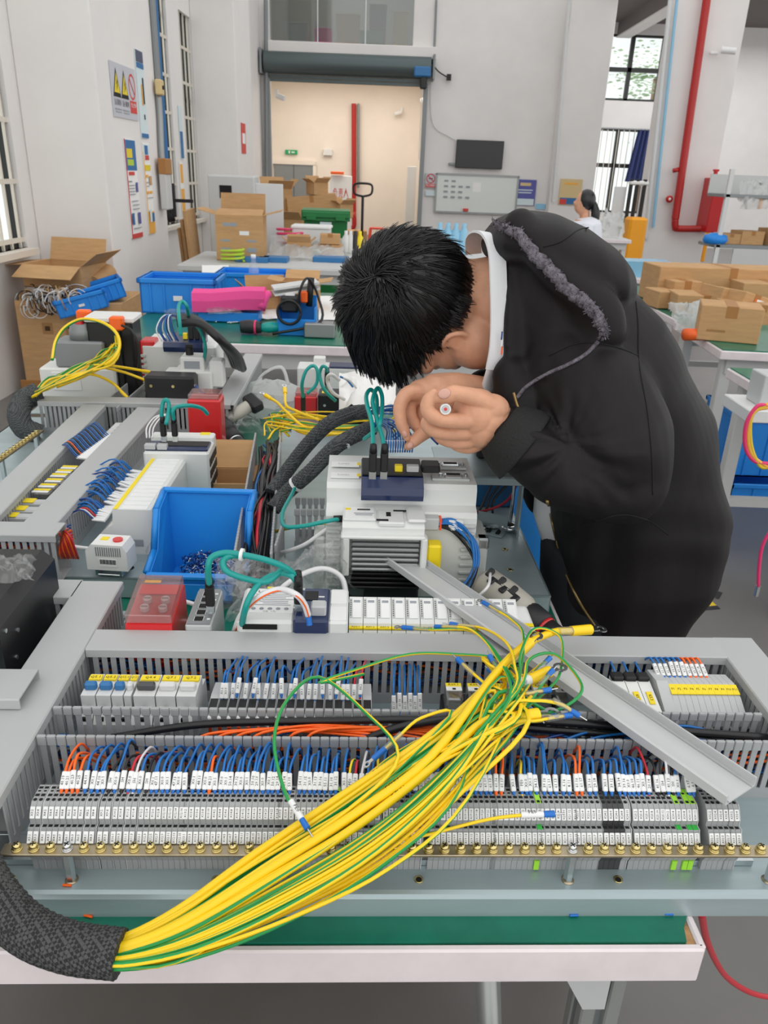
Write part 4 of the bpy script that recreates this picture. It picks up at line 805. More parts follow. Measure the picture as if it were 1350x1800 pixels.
# --- jacket
def ring(c, hw, ax, yc, dh, n=40, pw=2.3):
    L = math.hypot(*ax); ax = (ax[0] / L, ax[1] / L); C = P(*c, y=yc); A = P(c[0] + ax[0] * hw, c[1] + ax[1] * hw, y=yc) - C; D = Vector((0, dh, 0)); out = []
    for k in range(n):
        t = 2 * math.pi * k / n; co, si = math.cos(t), math.sin(t); f = lambda v: math.copysign(abs(v) ** (2 / pw), v); out.append(C + A * f(co) + D * f(si))
    return out
q = B()
J = [((1080, 1165), 80, (1, -.05), 1.31, .13), ((1083, 1105), 88, (1, -.14), 1.31, .15), ((1092, 1040), 112, (1, -.18), 1.31, .172), ((1104, 975), 138, (1, -.10), 1.31, .182), ((1106, 880), 150, (1, 0), 1.31, .185),
     ((1092, 780), 146, (1, -.08), 1.31, .185), ((1066, 690), 142, (.95, -.3), 1.31, .195), ((1030, 620), 134, (.8, -.6), 1.31, .20), ((985, 565), 126, (.6, -.8), 1.31, .19), ((935, 535), 118, (.35, -.94), 1.31, .16), ((893, 528), 104, (.08, -1), 1.31, .115)]
R = [ring(*j, 40, 2.9) for j in J]; q.loft([[Vector(p) for p in r] for r in R], 'jacket')
limb(q, [(1012, 645, 1.18, .084), (1055, 715, 1.12, .088), (1090, 790, 1.075, .078), (1108, 846, 1.06, .058), (1088, 864, 1.058, .048), (1020, 840, 1.06, .056), (955, 805, 1.075, .054), (905, 772, 1.093, .047)], 'jacket', 20)
limb(q, [(945, 560, 1.46, .085), (915, 640, 1.47, .075), (900, 690, 1.44, .062), (875, 698, 1.36, .050), (855, 694, 1.285, .042)], 'jacket', 18)
limb(q, [(905, 665, 1.18, .036), (918, 705, 1.16, .042), (935, 760, 1.15, .045)], 'jacket', 14)
limb(q, [(905, 690, 1.43, .05), (925, 790, 1.42, .045), (955, 880, 1.40, .035)], 'jacket', 14)         # far front panel
# hood lying on the back
HR = [(868, 396, 1.235), (905, 408, 1.195), (945, 452, 1.155), (985, 497, 1.125), (1025, 530, 1.105), (1052, 562, 1.092), (1058, 590, 1.088), (1040, 616, 1.088), (1000, 640, 1.092), (955, 662, 1.10), (915, 690, 1.115)]
HRp = [pd(*h) for h in HR]
HO = [((852, 428), 24, .06, 1.30), ((872, 420), 38, .10, 1.30), ((910, 420), 54, .125, 1.295), ((965, 438), 63, .145, 1.285), ((1020, 462), 64, .155, 1.28), ((1062, 488), 58, .14, 1.28), ((1085, 500), 42, .11, 1.29), ((1097, 506), 14, .04, 1.3)]
q.loft([[Vector(p) for p in ring(c, hw, (.12, -1), yc, dh)] for c, hw, dh, yc in HO], 'jacket')
limb(q, [(x + 8, y - 8, d + .030, .028) for x, y, d in HR[1:7]] , 'jacket', 14)
CLn = [(872, 420, 1.245), (884, 455, 1.225), (889, 500, 1.205), (890, 550, 1.190), (890, 600, 1.182), (890, 640, 1.175), (893, 680, 1.17), (898, 705, 1.165)]
ca = crom([pd(*c) for c in CLn], 5); ta = crom(HRp, 5); rr = []
for i in range(29):
    f = i / 28; A = ca[min(len(ca) - 1, round(f * (len(ca) - 1)))]; C = ta[min(len(ta) - 1, round(f * (len(ta) - 1)))]; D = Vector((0, 1, -.1)); row = []
    for g in (0, .25, .5, .75, 1): row.append(A.lerp(C, g) + D * (.03 * math.sin(math.pi * g) - .0))
    rr.append([Vector(p) for p in row] + [p + D * .045 for p in row[::-1]])
q.loft(rr, 'jacket')
jm = grid_remesh(q, .0048, 6)
from mathutils import noise
EL = pd(1085, 840, 1.06); WR = pd(905, 772, 1.093); SH = pd(1012, 645, 1.18); co = []
for v in jm.vertices:
    p = v.co.copy(); n_ = v.normal; u_, v_ = (CAM.matrix_world.inverted() @ p).to_2d() / -(CAM.matrix_world.inverted() @ p).z; X_, Y_ = CX + u_ * FPX, CY - v_ * FPX
    def seg(a_, b_):
        ab = b_ - a_; t_ = max(0, min(1, (p - a_).dot(ab) / ab.dot(ab))); return (p - a_ - ab * t_).length
    wA = max(0, min(1, 1.6 - min(seg(SH, EL), seg(EL, WR)) / .085)); wA = wA * wA * (3 - 2 * wA)
    cr = pd(1000, 785, 1.03); ang = math.atan2((p - cr).z, (p - cr).x); rr_ = (p - cr).length; fall = max(0, 1 - rr_ / .17) * min(1, rr_ / .05)
    dA = .022 * fall * (noise.noise(Vector((ang * 1.9, rr_ * 6, 3.1))) + .5 * noise.noise(Vector((ang * 4.2, rr_ * 9, 7.7)))) + .005 * noise.noise(p * 11)
    k_ = min(1, max(0, (Y_ - 520) / 200)); low = min(1, max(0, (Y_ - 860) / 90))
    dB = k_ * .018 * noise.noise(Vector((X_ * .016 + Y_ * .004, Y_ * .0035, p.y * 5))) + .006 * noise.noise(p * 9) + low * .009 * noise.noise(Vector((X_ * .006, Y_ * .018, p.y * 4)))
    d = wA * dA + (1 - wA) * dB
    co.append(p + n_ * d)
jo = B(); jo.add(co, [tuple(p.vertices) for p in jm.polygons], 'jacket', True); obj('jacket', jo, man, world=True)
# cuff, hood trim, zip
q = B(); c0 = pd(922, 786, 1.088); c1 = pd(878, 752, 1.099); q.tube([c0, c0.lerp(c1, .3), c0.lerp(c1, .7), c1], [.060, .057, .051, .043], 'jacket_rib', 24, 3); obj('cuff', q, man, world=True, label='ribbed black cuff of the near sleeve')
q = B(); tr = crom(HRp, 10); fr = random.Random(5)
tl = [p + Vector((fr.uniform(-.002, .002), -.004 + fr.uniform(-.003, .003), fr.uniform(-.002, .003))) for p in tr[:62]]; q.tube(tl, [.004, .0075, .009, .009, .0085, .008, .005], 'fray', 8, 1)
for k in range(420):
    i = fr.randrange(len(tl) - 1); p = tl[i]; d = Vector((fr.uniform(-1, 1), fr.uniform(-1.2, .1), fr.uniform(-1, 1))).normalized(); q.tube([p + d * .006, p + d * fr.uniform(.008, .0125)], [.0012, .0006], 'fray', 3, 1, caps=False)
obj('hood_trim', q, man, world=True, label='frayed grey edge of the hood')
from mathutils.bvhtree import BVHTree
BV = BVHTree.FromPolygons([Vector(c) for c in co], [tuple(p.vertices) for p in jm.polygons])
def surf(x, y, off=.001):
    d = (P(x, y, y=1.3) - Vector((0, 0, HCAM))).normalized(); h = BV.ray_cast(Vector((0, 0, HCAM)), d)[0]
    return (h if h is not None and h.y < 1.45 else P(x, y, y=1.2)) - d * off
def seam(L, r, m, label, name='seam'): q = B(); q.tube([surf(x, y, r * .5) for x, y in crom2(L)], r, m, 6, 1); obj(name, q, man, world=True, label=label)
def crom2(L): return [(p.x, p.y) for p in crom([(x, y, 0) for x, y in L], 8)]
mat('seam_dark', '#0d0b0c', .8)
seam([(962, 880), (968, 905), (977, 945), (994, 1005), (1020, 1060), (1052, 1108)], .0026, 'zip', 'brass zip along the jacket edge', 'zip')
seam([(955, 434), (985, 425), (1015, 405), (1035, 400)], .0010, 'seam_dark', 'hood panel seam'); seam([(965, 625), (1010, 605), (1050, 603), (1090, 612), (1122, 625)], .0010, 'seam_dark', 'shoulder seam'); seam([(1118, 530), (1122, 570), (1124, 640), (1138, 720), (1146, 800), (1148, 870)], .0010, 'seam_dark', 'armhole seam'); seam([(1052, 600), (1030, 622), (1000, 640), (960, 658), (925, 680), (908, 700)], .0028, 'fray', 'lower hood edge'); seam([(1000, 935), (1040, 920), (1090, 905), (1140, 915), (1175, 940)], .0010, 'seam_dark', 'pocket seam')
q = B(); Z = [(903, 690, 1.095), (912, 718, 1.09), (930, 742, 1.08)]; q.tube([pd(*z) for z in Z], .0022, 'zip', 6, 6); obj('zip', q, man, world=True, label='short end of brass zip at the chest')
# --- shirt, trousers, shoes
q = B(); CL = [(832, 445, 1.385), (833, 420, 1.35), (845, 409, 1.30), (862, 416, 1.255), (873, 446, 1.225), (876, 500, 1.205), (877, 560, 1.195), (875, 610, 1.19), (868, 650, 1.19)]
pts = crom([pd(*c) for c in CL], 6); rings = []
for i, p in enumerate(pts):
    t = (pts[min(i + 1, len(pts) - 1)] - pts[max(0, i - 1)]).normalized(); ax = Vector((-.93, -.28, .12)); ax = (ax - t * ax.dot(t)).normalized(); nn = t.cross(ax); w = .0135; rings.append([p + ax * a * w + nn * e * .002 for a, e in ((-1, -1), (-.4, -1.1), (.4, -1.1), (1, -1), (1, 1), (-1, 1))])
q.loft(rings, 'shirt', False); X = pd(878, 610, 1.18)
cs = obj('shirt_collar', q, man, world=True, label='folded white polo collar')
q = B()
for z0, m in ((0, 'dkblue_wire'), (1, 'white'), (2, 'orange_led')):
    a = pd(882, 590 + 13 * z0, 1.1795); q.box((0, 0, 0), (.0022, .001, .0125), m, xf=TR(a))
obj('collar_stripe', q, cs, world=True)
q = B(); q.tube([pd(868, 640, 1.20), pd(862, 668, 1.215), pd(860, 690, 1.22)], [.016, .020, .017], 'shirt', 10, 3, flat=.35); obj('collar_band', q, man, world=True)
q = B(); R = [ring(c, hw, (1, 0), 1.335, dh) for c, hw, dh in [((1010, 968), 42, .05), ((1012, 950), 60, .06), ((1010, 905), 72, .065), ((1010, 860), 68, .065), ((1030, 800), 70, .08), ((1030, 700), 80, .11), ((960, 590), 75, .11)]]; q.loft([[Vector(p) for p in r] for r in R], 'shirt'); obj('shirt', q, man, world=True)
q = B(); hip = [ring(c, hw, (1, 0), 1.31, dh) for c, hw, dh in [((1040, 940), 85, .13), ((1052, 1020), 100, .15), ((1062, 1110), 98, .15), ((1065, 1170), 95, .15)]]; q.loft([[Vector(p) for p in r] for r in hip], 'trousers')
for yy in (1.235, 1.40):
    a = pd(1062, 1150, yy); kx = .40; q.tube([a, Vector((.42, yy, .50)), Vector((.445, yy, .28)), Vector((.46, yy + .0, .06))], [.082, .066, .058, .052], 'trousers', 16, 5)
tm = grid_remesh(q, .008, 6); q = B(); q.add([v.co for v in tm.vertices], [tuple(p.vertices) for p in tm.polygons], 'trousers', True); obj('trousers', q, man, world=True)
for yy in (1.235, 1.40):
    q = B(); q.loft([[Vector((.46 + x * L_, yy + y_ * w_, z_)) for x, y_ in [(math.cos(2 * math.pi * k / 14), math.sin(2 * math.pi * k / 14)) for k in range(14)]] for L_, w_, z_ in ((.13, .045, 0), (.135, .048, .02), (.12, .045, .05), (.07, .042, .085))], 'shoe'); q.v = [(x - .05, y, z) for x, y, z in q.v]; obj('shoe', q, man, world=True)
# the little crimp sleeve he holds
q = B(); a = pd(783, 719, 1.062); d = Vector((-.05, -1, .25)).normalized(); X = frm(a, d, (0, 0, 1)); q.cyl(a - d * -.006, a - d * .03, .0078, 'device_white', 16); q.cyl(a + d * .0061, a + d * .0066, .0058, 'mid_grey', 14); q.cyl(a + d * .0066, a + d * .0072, .0024, 'red_plastic', 10)
tag(obj('crimp_spool', q), 'small white round spool held between thumb and forefinger', 'spool')
# ================================================================= PANEL BEHIND: DRIVES, CONTROLLER, SWITCH, BIN
mat('drive_white', '#dfe2e0', .42); mat('drive_grey', '#c3c7c5', .45); mat('navy', '#172a55', .3, coat=.3); mat('teal', '#0f9a93', .35); mat('heatsink', '#9da0a0', .4, .6); mat('bin_blue', '#2391ea', .38, var=.04, vs=6)
mat('cardboard', '#c29a6c', .85, var=.08, vs=9, stretch=(1, 1, 6)); mat('cardboard_in', '#a67c50', .9, var=.08, vs=9); mat('psu_black', '#1f2022', .38, .2); mat('chrome', '#d5d8da', .12, 1.0); mat('tool_grey', '#b9b6ac', .5); mat('tool_dark', '#26272a', .5); mat('label_print', '#9aa0a6', .7)
clear_mat('bag', '#fafbfb', .09, .15, .13); clear_mat('clear_red', '#f3d8d6', .2, .08, .08)
braid_mat('braid2', '#1c1f20', '#5a6062', 430)
def dev(name, label, cat, o, rz=2.3, group=None): return thing(name, label, cat, o, rz, group)
def part(t, name, boxes, label=None):
    q = B()
    for bx in boxes: q.box(bx[0], bx[1], bx[2], ch=bx[3] if len(bx) > 3 else 0)
    return obj(name, q, t, loc=(0, 0, 0), label=label)
def cab(name, pts, r, m, label, cat='cable', n=8, sub=6, group=None, parent=None, stripe=None):
    q = B(); q.tube(pts, r, m, n, sub, stripe=stripe)
    if parent is not None: return obj(name, q, parent, world=True)
    return tag(obj(name, q), label, cat, group)
def hpx(L): return [P(a[0], a[1], z=a[2]) for a in L]
# plates on the bench
def plate(label, x0, x1, y0, y1, z0=.752, z1=.79):
    t = thing('mounting_plate', label, 'panel plate', (x0, y0, z0), 2.3); w, d, h = x1 - x0, y1 - y0, z1 - z0; q = B()
    q.box((w / 2, d / 2, h - .0015), (w, d, .003), 'zinc'); q.box((w / 2, .0015, h / 2), (w, .003, h), 'zinc', ch=.001); q.box((w - .0015, d / 2, h / 2), (.003, d, h), 'zinc', ch=.001); q.box((.0015, d / 2, h / 2), (.003, d, h), 'zinc'); obj('plate', q, t, loc=(0, 0, 0)); return t
PB = plate('galvanised steel plate carrying the white drives beside the bending person', -.235, .287, 1.095, 2.08)
for u, v in ((.47, .09), (.475, .17), (.44, .245), (.435, .275)):
    q = B(); q.lathe([(.004, .0), (.006, .001), (.004, .0012)], 'brass', 10); q.cyl((0, 0, .0), (0, 0, .0014), .003, 'hole', 8); obj('rivet_nut', q, PB, loc=(u, v, .038))
PC = plate('galvanised steel plate under the covered ducts beyond the black power supply', -.93, -.385, 1.105, 1.98)
for u, v, r in ((.51, .035, .008), (.475, .06, .004)):
    q = B(); q.cyl((0, 0, 0), (0, 0, .0006), r, 'hole', 14); obj('hole_ring', q, PC, loc=(u, v, .038))
PD = plate('steel plate under the black power supply at the near bench end', -.86, -.372, .63, 1.02, z1=.78)
# ---- big drive with the dark connector module
o = Vector((.033, 1.12, .79)); t = dev('inverter_drive', 'large white inverter drive the person is wiring, dark blue module on top', 'drive', o)
W2 = .1175; q = B()
pr = [(-.022, 0), (-.022, .140), (-.017, .148), (0, .153), (0, .178), (.006, .186), (.13, .186), (.13, 0)]
q.prism(pr, W2, 'drive_white', xf=YZ, h0=-W2); obj('housing', q, t, loc=(0, 0, 0))
q = B()
for s in (-1, 1):
    for k in range(9): q.box((s * (W2 - .012), -.0258, .02 + .0135 * k), (.022, .004, .006), 'drive_grey', ch=.0015)
obj('cooling_ribs', q, t, loc=(0, 0, 0))
part(t, 'side_flange', [((W2 + .012, .03, .05), (.024, .08, .10), 'drive_grey', .004), ((W2 + .016, .0, .09), (.02, .02, .02), 'zinc_bright', .003), ((-W2 - .01, .02, .05), (.02, .07, .10), 'drive_grey', .004)])
q = B(); q.prism([(-.018, .166), (-.022, .176), (-.019, .187), (.0, .198), (.075, .200), (.075, .180), (.0, .166)], .046, 'navy', xf=YZ @ TR(0, 0, -.014), h0=-.050); q.box((-.016, .038, .201), (.094, .072, .004), 'black', ch=.001); obj('connector_module', q, t, loc=(0, 0, 0), label='dark blue connector module')
part(t, 'yellow_plug', [((-.006, .018, .206), (.012, .012, .012), 'label_yellow', .001)]); part(t, 'grey_plug', [((.016, .018, .206), (.019, .012, .012), 'mid_grey', .001)])
part(t, 'black_plug', [((.045, .03, .206), (.028, .03, .012), 'black', .002)])
for yy, zz in ((.03, .188), (.075, .190)):
    q = B(); q.box((.078, yy, zz), (.06, .022, .004), 'drive_grey', ch=.001); q.box((.082, yy, zz + .003), (.030, .012, .006), 'zinc_bright', ch=.002); q.box((.082, yy, zz + .0062), (.022, .007, .001), 'hole'); q.cyl((.062, yy, zz), (.062, yy, zz + .007), .003, 'zinc_bright', 6); q.cyl((.102, yy, zz), (.102, yy, zz + .007), .003, 'zinc_bright', 6); obj('serial_port', q, t, loc=(0, 0, 0))
    q = B(); q.box((-.09, yy, zz), (.045, .020, .002), 'white'); q.box((-.068, yy, zz + .0012), (.006, .01, .001), 'label_yellow'); q.text('Lenze', TR(-.092, yy, zz + .0015), .008, 'label_print', .03); obj('label', q, t, loc=(0, 0, 0))
# connector wires: blue fan from braided sleeve into plugs
q = B(); S1 = hpx([(480, 895, .86), (505, 865, .885), (545, 830, .93), (590, 785, .98), (630, 762, 1.0), (655, 752, 1.005)]); t2 = thing('braided_cable', 'near black braided cable sleeve arching over the duct to the big drive', 'cable', S1[0]); braided(q, S1, .0135, 22, 6, 'braid2'); obj('braided_sleeve', q, t2, world=True)
for k in range(12):
    a = S1[-1]; e = P(678 + 4.2 * (k % 12), 795, z=1.022); st = a + Vector((0, 0, rnd.uniform(-.007, .007))) + Vector((0, rnd.uniform(-.007, .007), 0)); m1 = st.lerp(e, .35) + Vector((0, 0, .020 + .004 * (k % 4))); m2 = st.lerp(e, .75) + Vector((.006, 0, .026 + .003 * (k % 3)))
    cab('blue_wire', [st - Vector((.01, 0, 0)), st, m1, m2, e + Vector((0, 0, .02)), e], .0013, 'blue_wire' if k % 4 else 'dkblue_wire', None, n=5, sub=4, parent=t2)
    q = B(); q.box((0, 0, .012), (.0045, .003, .016), 'white', xf=TR(e)); obj('marker_sleeve', q, t2, world=True)
for a_, c_ in ((1, 2), (3, 4)):
    p = S1[a_].lerp(S1[c_], .4); q = B(); d = (S1[c_] - S1[a_]).normalized(); q.cyl(p - d * .0025, p + d * .0025, .0150, 'white', 16); obj('cable_tie', q, t2, world=True)
q = B(); S2 = hpx([(472, 880, .86), (500, 840, .89), (535, 795, .94), (575, 755, .99), (615, 737, 1.01), (645, 733, 1.015)]); S2 = [p + Vector((0, .035, 0)) for p in S2]; t2 = thing('braided_cable', 'far black braided cable sleeve arching behind the near one', 'cable', S2[0]); braided(q, S2, .0135, 22, 6, 'braid2'); obj('braided_sleeve', q, t2, world=True)
for k in range(9):
    st = S2[-1] + Vector((0, rnd.uniform(-.008, .008), rnd.uniform(-.007, .007))); e = P(690 + 5 * k, 770, z=1.0) + Vector((.03, .06, 0)); cab('blue_wire', [st - Vector((.01, 0, 0)), st, st.lerp(e, .5) + Vector((.01, 0, .03 - .003 * k)), e], .0014, 'dkblue_wire' if k % 2 else 'blue_wire', None, n=5, sub=5, parent=t2)
# teal bus cables looping over the drive, with black plugs
def plug(t, p, d=(0, 0, -1), s=.85, l=.030):
    q = B(); X = frm(p, d, (0, -1, .01)); q.box((l * .5, 0, 0), (l, .0135 * s, .012 * s), 'black', ch=.002, xf=X); q.box((l * 1.15, 0, 0), (l * .4, .0118 * s, .008 * s), 'zinc_bright', xf=X); q.tube([p - Vector(d) * .012, p], [.0048, .0058], 'black', 10, 1); obj('plug', q, t, world=True)
def teal(label, L, plugs=(), r=.0034, tie=()):
    pts = hpx(L); t = thing('bus_cable', label, 'cable', pts[0]); cab('teal_sheath', pts, r, 'teal', None, n=10, sub=8, parent=t)
    for k, d in plugs: plug(t, pts[k] + Vector(d).normalized() * .0, d)
    for k in tie: q = B(); d = (pts[k + 1] - pts[k - 1]).normalized(); q.cyl(pts[k] - d * .002, pts[k] + d * .002, r * 2.0, 'white', 12); obj('cable_tie', q, t, world=True)
    return t
teal('teal bus cable looping above the dark blue module, first plug', [(656, 795, 1.05), (654, 745, 1.07), (646, 715, 1.085), (644, 695, 1.09), (652, 685, 1.09), (662, 700, 1.08), (662, 740, 1.06)], [(0, (0, 0, -1))])
teal('teal bus cable looping above the dark blue module, second plug', [(676, 795, 1.05), (672, 768, 1.06), (664, 742, 1.07), (655, 705, 1.088), (664, 682, 1.092), (672, 700, 1.085), (668, 745, 1.07), (655, 760, 1.05), (640, 772, 1.03)], [(0, (0, 0, -1))])
# ---- smaller drive in front
o = Vector((.006, 1.055, .79)); t = dev('inverter_drive', 'small white drive with grey cooling fins under the loose duct lid', 'drive', o)
q = B(); q.prism([(0, .125), (0, .140), (.01, .148), (.085, .148), (.085, .125)], .062, 'drive_white', xf=YZ, h0=-.062); q.box((0, .045, .095), (.128, .07, .06), 'drive_grey', ch=.003); q.box((0, .05, .032), (.12, .06, .064), 'tool_dark', ch=.003); obj('housing', q, t, loc=(0, 0, 0))
q = B()
for k in range(7): q.box((.004, .004, .070 + .0085 * k), (.104, .012, .0058), 'heatsink', ch=.002)
q.box((.004, .009, .095), (.104, .006, .06), 'steel_grey'); obj('cooling_fins', q, t, loc=(0, 0, 0))
part(t, 'side_rail', [((-.056, .0, .095), (.010, .02, .065), 'drive_white', .002), ((.062, .0, .095), (.010, .02, .065), 'drive_white', .002), ((0, 0, .128), (.128, .02, .006), 'drive_white', .002)])
q = B(); q.box((-.036, .03, .1495), (.050, .045, .004), 'drive_white', ch=.001); q.box((-.036, .03, .1522), (.044, .040, .001), 'white'); q.box((-.054, .042, .1528), (.008, .008, .0006), 'label_yellow'); q.box((-.03, .040, .1532), (.02, .004, .0004), 'ink'); q.box((-.03, .026, .1532), (.03, .002, .0004), 'label_print'); q.box((-.03, .020, .1532), (.026, .002, .0004), 'label_print'); obj('top_cover', q, t, loc=(0, 0, 0))
part(t, 'option_slot', [((.012, .025, .146), (.04, .05, .008), 'drive_white', .002), ((.008, .03, .1505), (.007, .014, .001), 'hole'), ((.026, .044, .1505), (.02, .004, .001), 'hole'), ((-.002, .008, .1505), (.018, .005, .001), 'hole')]); part(t, 'keypad_cover', [((.05, .03, .1505), (.028, .055, .006), 'drive_white', .003)])
part(t, 'side_plug', [((.075, .04, .135), (.025, .025, .02), 'mid_grey', .002), ((.089, .04, .135), (.003, .024, .018), 'orange_led')]); part(t, 'yellow_block', [((.079, .012, .085), (.022, .025, .055), 'label_yellow', .003)], label='yellow terminal cover')
part(t, 'fan_grille', [((.004, .010, .036 + .008 * k), (.11, .014, .004), 'black', .001) for k in range(4)])
for k in range(8):
    q = None; y = .0; pts = [o + Vector((.085, .045 - .004 * (k % 4), .137 - .004 * (k // 4))), o + Vector((.11, .04, .14 - .003 * k)), o + Vector((.136 + .004 * (k % 3), .035, .115 - .004 * k)), o + Vector((.143 + .003 * (k % 3), .02, .07)), o + Vector((.13 - .004 * k % .02, .0, .03)), o + Vector((.09, -.02, .008 + .002 * k))]
    cab('wire', pts, .0022, 'blue_wire' if k < 5 else 'black_wire', '%s wire curving down beside the small drive, %s from the outside' % ('blue' if k < 5 else 'black', ORD[k]), 'wire', 6, 5, 'wires beside the small drive')
for k in range(3): q = B(); q.box((.112, .042, .138 - .006 * k), (.022, .008, .005), 'white', xf=TR(o)); tag(obj('marker_sleeve', q), 'white marker sleeve on blue wires of the small drive, %s from top' % ORD[k], 'wire marker', 'marker sleeves beside the small drive')
q = B(); M = hpx([(655, 1028, .80), (700, 1024, .802), (745, 1020, .80)]); braided(q, M, .016, 20, 6, 'braid2'); tag(obj('braided_cable', q), 'black braided sleeve lying under the small drive', 'cable')
q = B(); a = P(742, 1038, z=.792); q.box((0, 0, .004), (.022, .018, .008), 'white', xf=TR(a), ch=.002); q.tube([a + Vector((0, 0, .006)), a + Vector((-.002, .0, .05))], .0018, 'white', 6, 1); tag(obj('tie_mount', q), 'white cable tie mount with upright tail below the small drive', 'cable tie')
# cable into small drive from the duct side
t2 = teal('teal bus cable from the open duct into the small drive', [(600, 912, .93), (575, 916, .93), (530, 925, .92), (500, 924, .91), (497, 900, .90), (515, 865, .9), (528, 830, .9)], [(0, (1, 0, 0))])
cab('cable', hpx([(470, 940, .80), (500, 930, .85), (560, 920, .90), (590, 920, .905)]), .003, 'pe_yellow', 'yellow-green earth cable into the small drive', stripe=('pe_green', 3))
cab('cable', hpx([(455, 950, .80), (480, 972, .82), (530, 960, .87), (575, 930, .9), (600, 922, .905)]), .0034, 'white_wire', 'pale blue-white cable curling from the duct into the small drive')
# ---- open duct along the plate edge
def free_duct(label, a, c, wd, h=.08, sides=(-1, 1), pitch=.0111, lid=False, lidr=None, head=True, both=True, up=0.0):
    a, c = Vector(a), Vector(c); L = (c - a).length; t = thing('wiring_duct', label, 'cable duct', xf=frm(a, c - a, (0, 0, 1)))
    obj('base_channel', base_channel(0, L, -wd / 2, wd / 2, .016), t, loc=(0, 0, 0)); me = finger(head, h=h - .018) if head else finger(False, h=h - .022, wd=.0068, hw=.0102, hd=.002)
    for s in sides: duct_row(t, me, .0, L, s * wd / 2, pitch, .016, s > 0)
    if lid: obj('duct_lid', cover(lidr[0] if lidr else 0, lidr[1] if lidr else L, wd + .006, lip=.012), t, xf=TR(0, 0, h + .001 + up))
    return t
free_duct('open slotted duct stuffed with black cables beside the blue bin', (-.196, 1.075, .79), (-.262, 1.69, .79), .055)
q2 = B()
for k in range(26):
    o1, o2 = rnd.uniform(-.022, .022), rnd.uniform(-.022, .022); pts = [Vector((-.198 + o1, 1.09, .80 + .04 * rnd.random())), Vector((-.212 + o2, 1.23, .82 + .05 * rnd.random())), Vector((-.228 + o1, 1.40, .83 + .04 * rnd.random())), Vector((-.243 + o2, 1.55, .83 + .04 * rnd.random())), Vector((-.26 + o1, 1.68, .82 + .03 * rnd.random()))]
    q2.tube(pts, .0024 + .002 * (k % 3 == 0), 'black_wire' if k % 4 else ('blue_wire' if k % 8 else 'red_wire'), 6, 4)
tag(obj('wire_mass', q2), 'black cables crammed into the open duct beside the bin', 'wires', kind='stuff')
free_duct('open slotted duct running from the big drive towards the bin', (-.155, 1.28, .79), (-.095, 1.285, .79), .05, sides=(-1, 1))
q2 = thing('wiring_duct', 'cut duct wall with tall fingers beside the clear bag', 'cable duct', xf=frm((-.165, 1.10, .79), (0, 1, 0), (0, 0, 1)))
fm2 = finger(); duct_row(q2, fm2, 0, .12, 0, .0111, .016); part(q2, 'base_channel', [((.06, 0, .008), (.12, .0018, .016), 'duct')])
# ---- controller
o = Vector((-.112, .868, .78)); t = dev('controller', 'white and navy controller lying on its back behind the rear duct', 'controller', o)
part(t, 'housing', [((-.033, .045, .05), (.075, .09, .096), 'drive_white', .004)]); part(t, 'end_module', [((.062, .045, .05), (.026, .09, .096), 'drive_white', .003), ((.062, .065, .0985), (.022, .036, .001), 'white', .0004), ((.062, .022, .0985), (.022, .034, .001), 'white', .0004)])
part(t, 'vent_slot', [((-.040, .0, .09), (.045, .004, .007), 'hole')])
q = B(); q.box((.026, .042, .052), (.046, .088, .098), 'navy', ch=.003); q.box((.024, .062, .1015), (.018, .024, .002), 'black', ch=.0006); q.box((.01, .08, .1012), (.008, .006, .001), 'mid_grey'); q.box((.038, .06, .1012), (.008, .003, .0006), 'white'); q.box((.038, .048, .1012), (.008, .003, .0006), 'white'); q.box((.038, .036, .1012), (.008, .003, .0006), 'white'); q.box((.006, .03, .1012), (.010, .002, .0006), 'white'); obj('front_panel', q, t, loc=(0, 0, 0), label='navy blue front panel with sockets')
q = B(); q.box((-.028, .052, .0985), (.058, .062, .0008), 'white'); q.text('Lenze', TR(-.040, .076, .0994), .009, 'ink'); 
for k in range(7): q.box((-.028 + (.004 if k % 2 else 0), .069 - .0048 * k, .0991), (.05 - .008 * (k % 3), .0012, .0004), 'label_print')
for k in range(5): q.lathe([(.0032, .0991), (.0032, .0995)], 'label_print', 6, xf=TR(-.052 + .011 * k, .030, 0))
q.text('CE  UL', TR(-.03, .023, .0994), .006, 'label_print'); q.box((-.03, .087, .0991), (.018, .005, .0004), 'label_yellow'); obj('type_label', q, t, loc=(0, 0, 0))
q = B(); q.box((.036, .018, .108), (.020, .018, .016), 'mid_grey', ch=.002); obj('network_plug', q, t, loc=(0, 0, 0), label='grey network plug')
CP = FP
# switch
o = Vector((-.233, .868, .78)); t = dev('network_switch', 'slim grey network switch with a row of sockets beside the red relay', 'network switch', o)
q = B(); q.box((0, .045, .045), (.034, .095, .088), 'mid_grey', ch=.002); q.box((-.0, .045, .0895), (.030, .092, .002), 'steel_grey'); obj('housing', q, t, loc=(0, 0, 0))
for k in range(5): q = B(); q.box((-.001, .010 + .0165 * k, .0908), (.0135, .0125, .0014), 'tin'); q.box((-.001, .010 + .0165 * k, .0916), (.0108, .0095, .001), 'hole'); q.box((.0115, .010 + .0165 * k, .091), (.004, .003, .0006), 'white'); obj('socket', q, t, loc=(0, 0, 0))
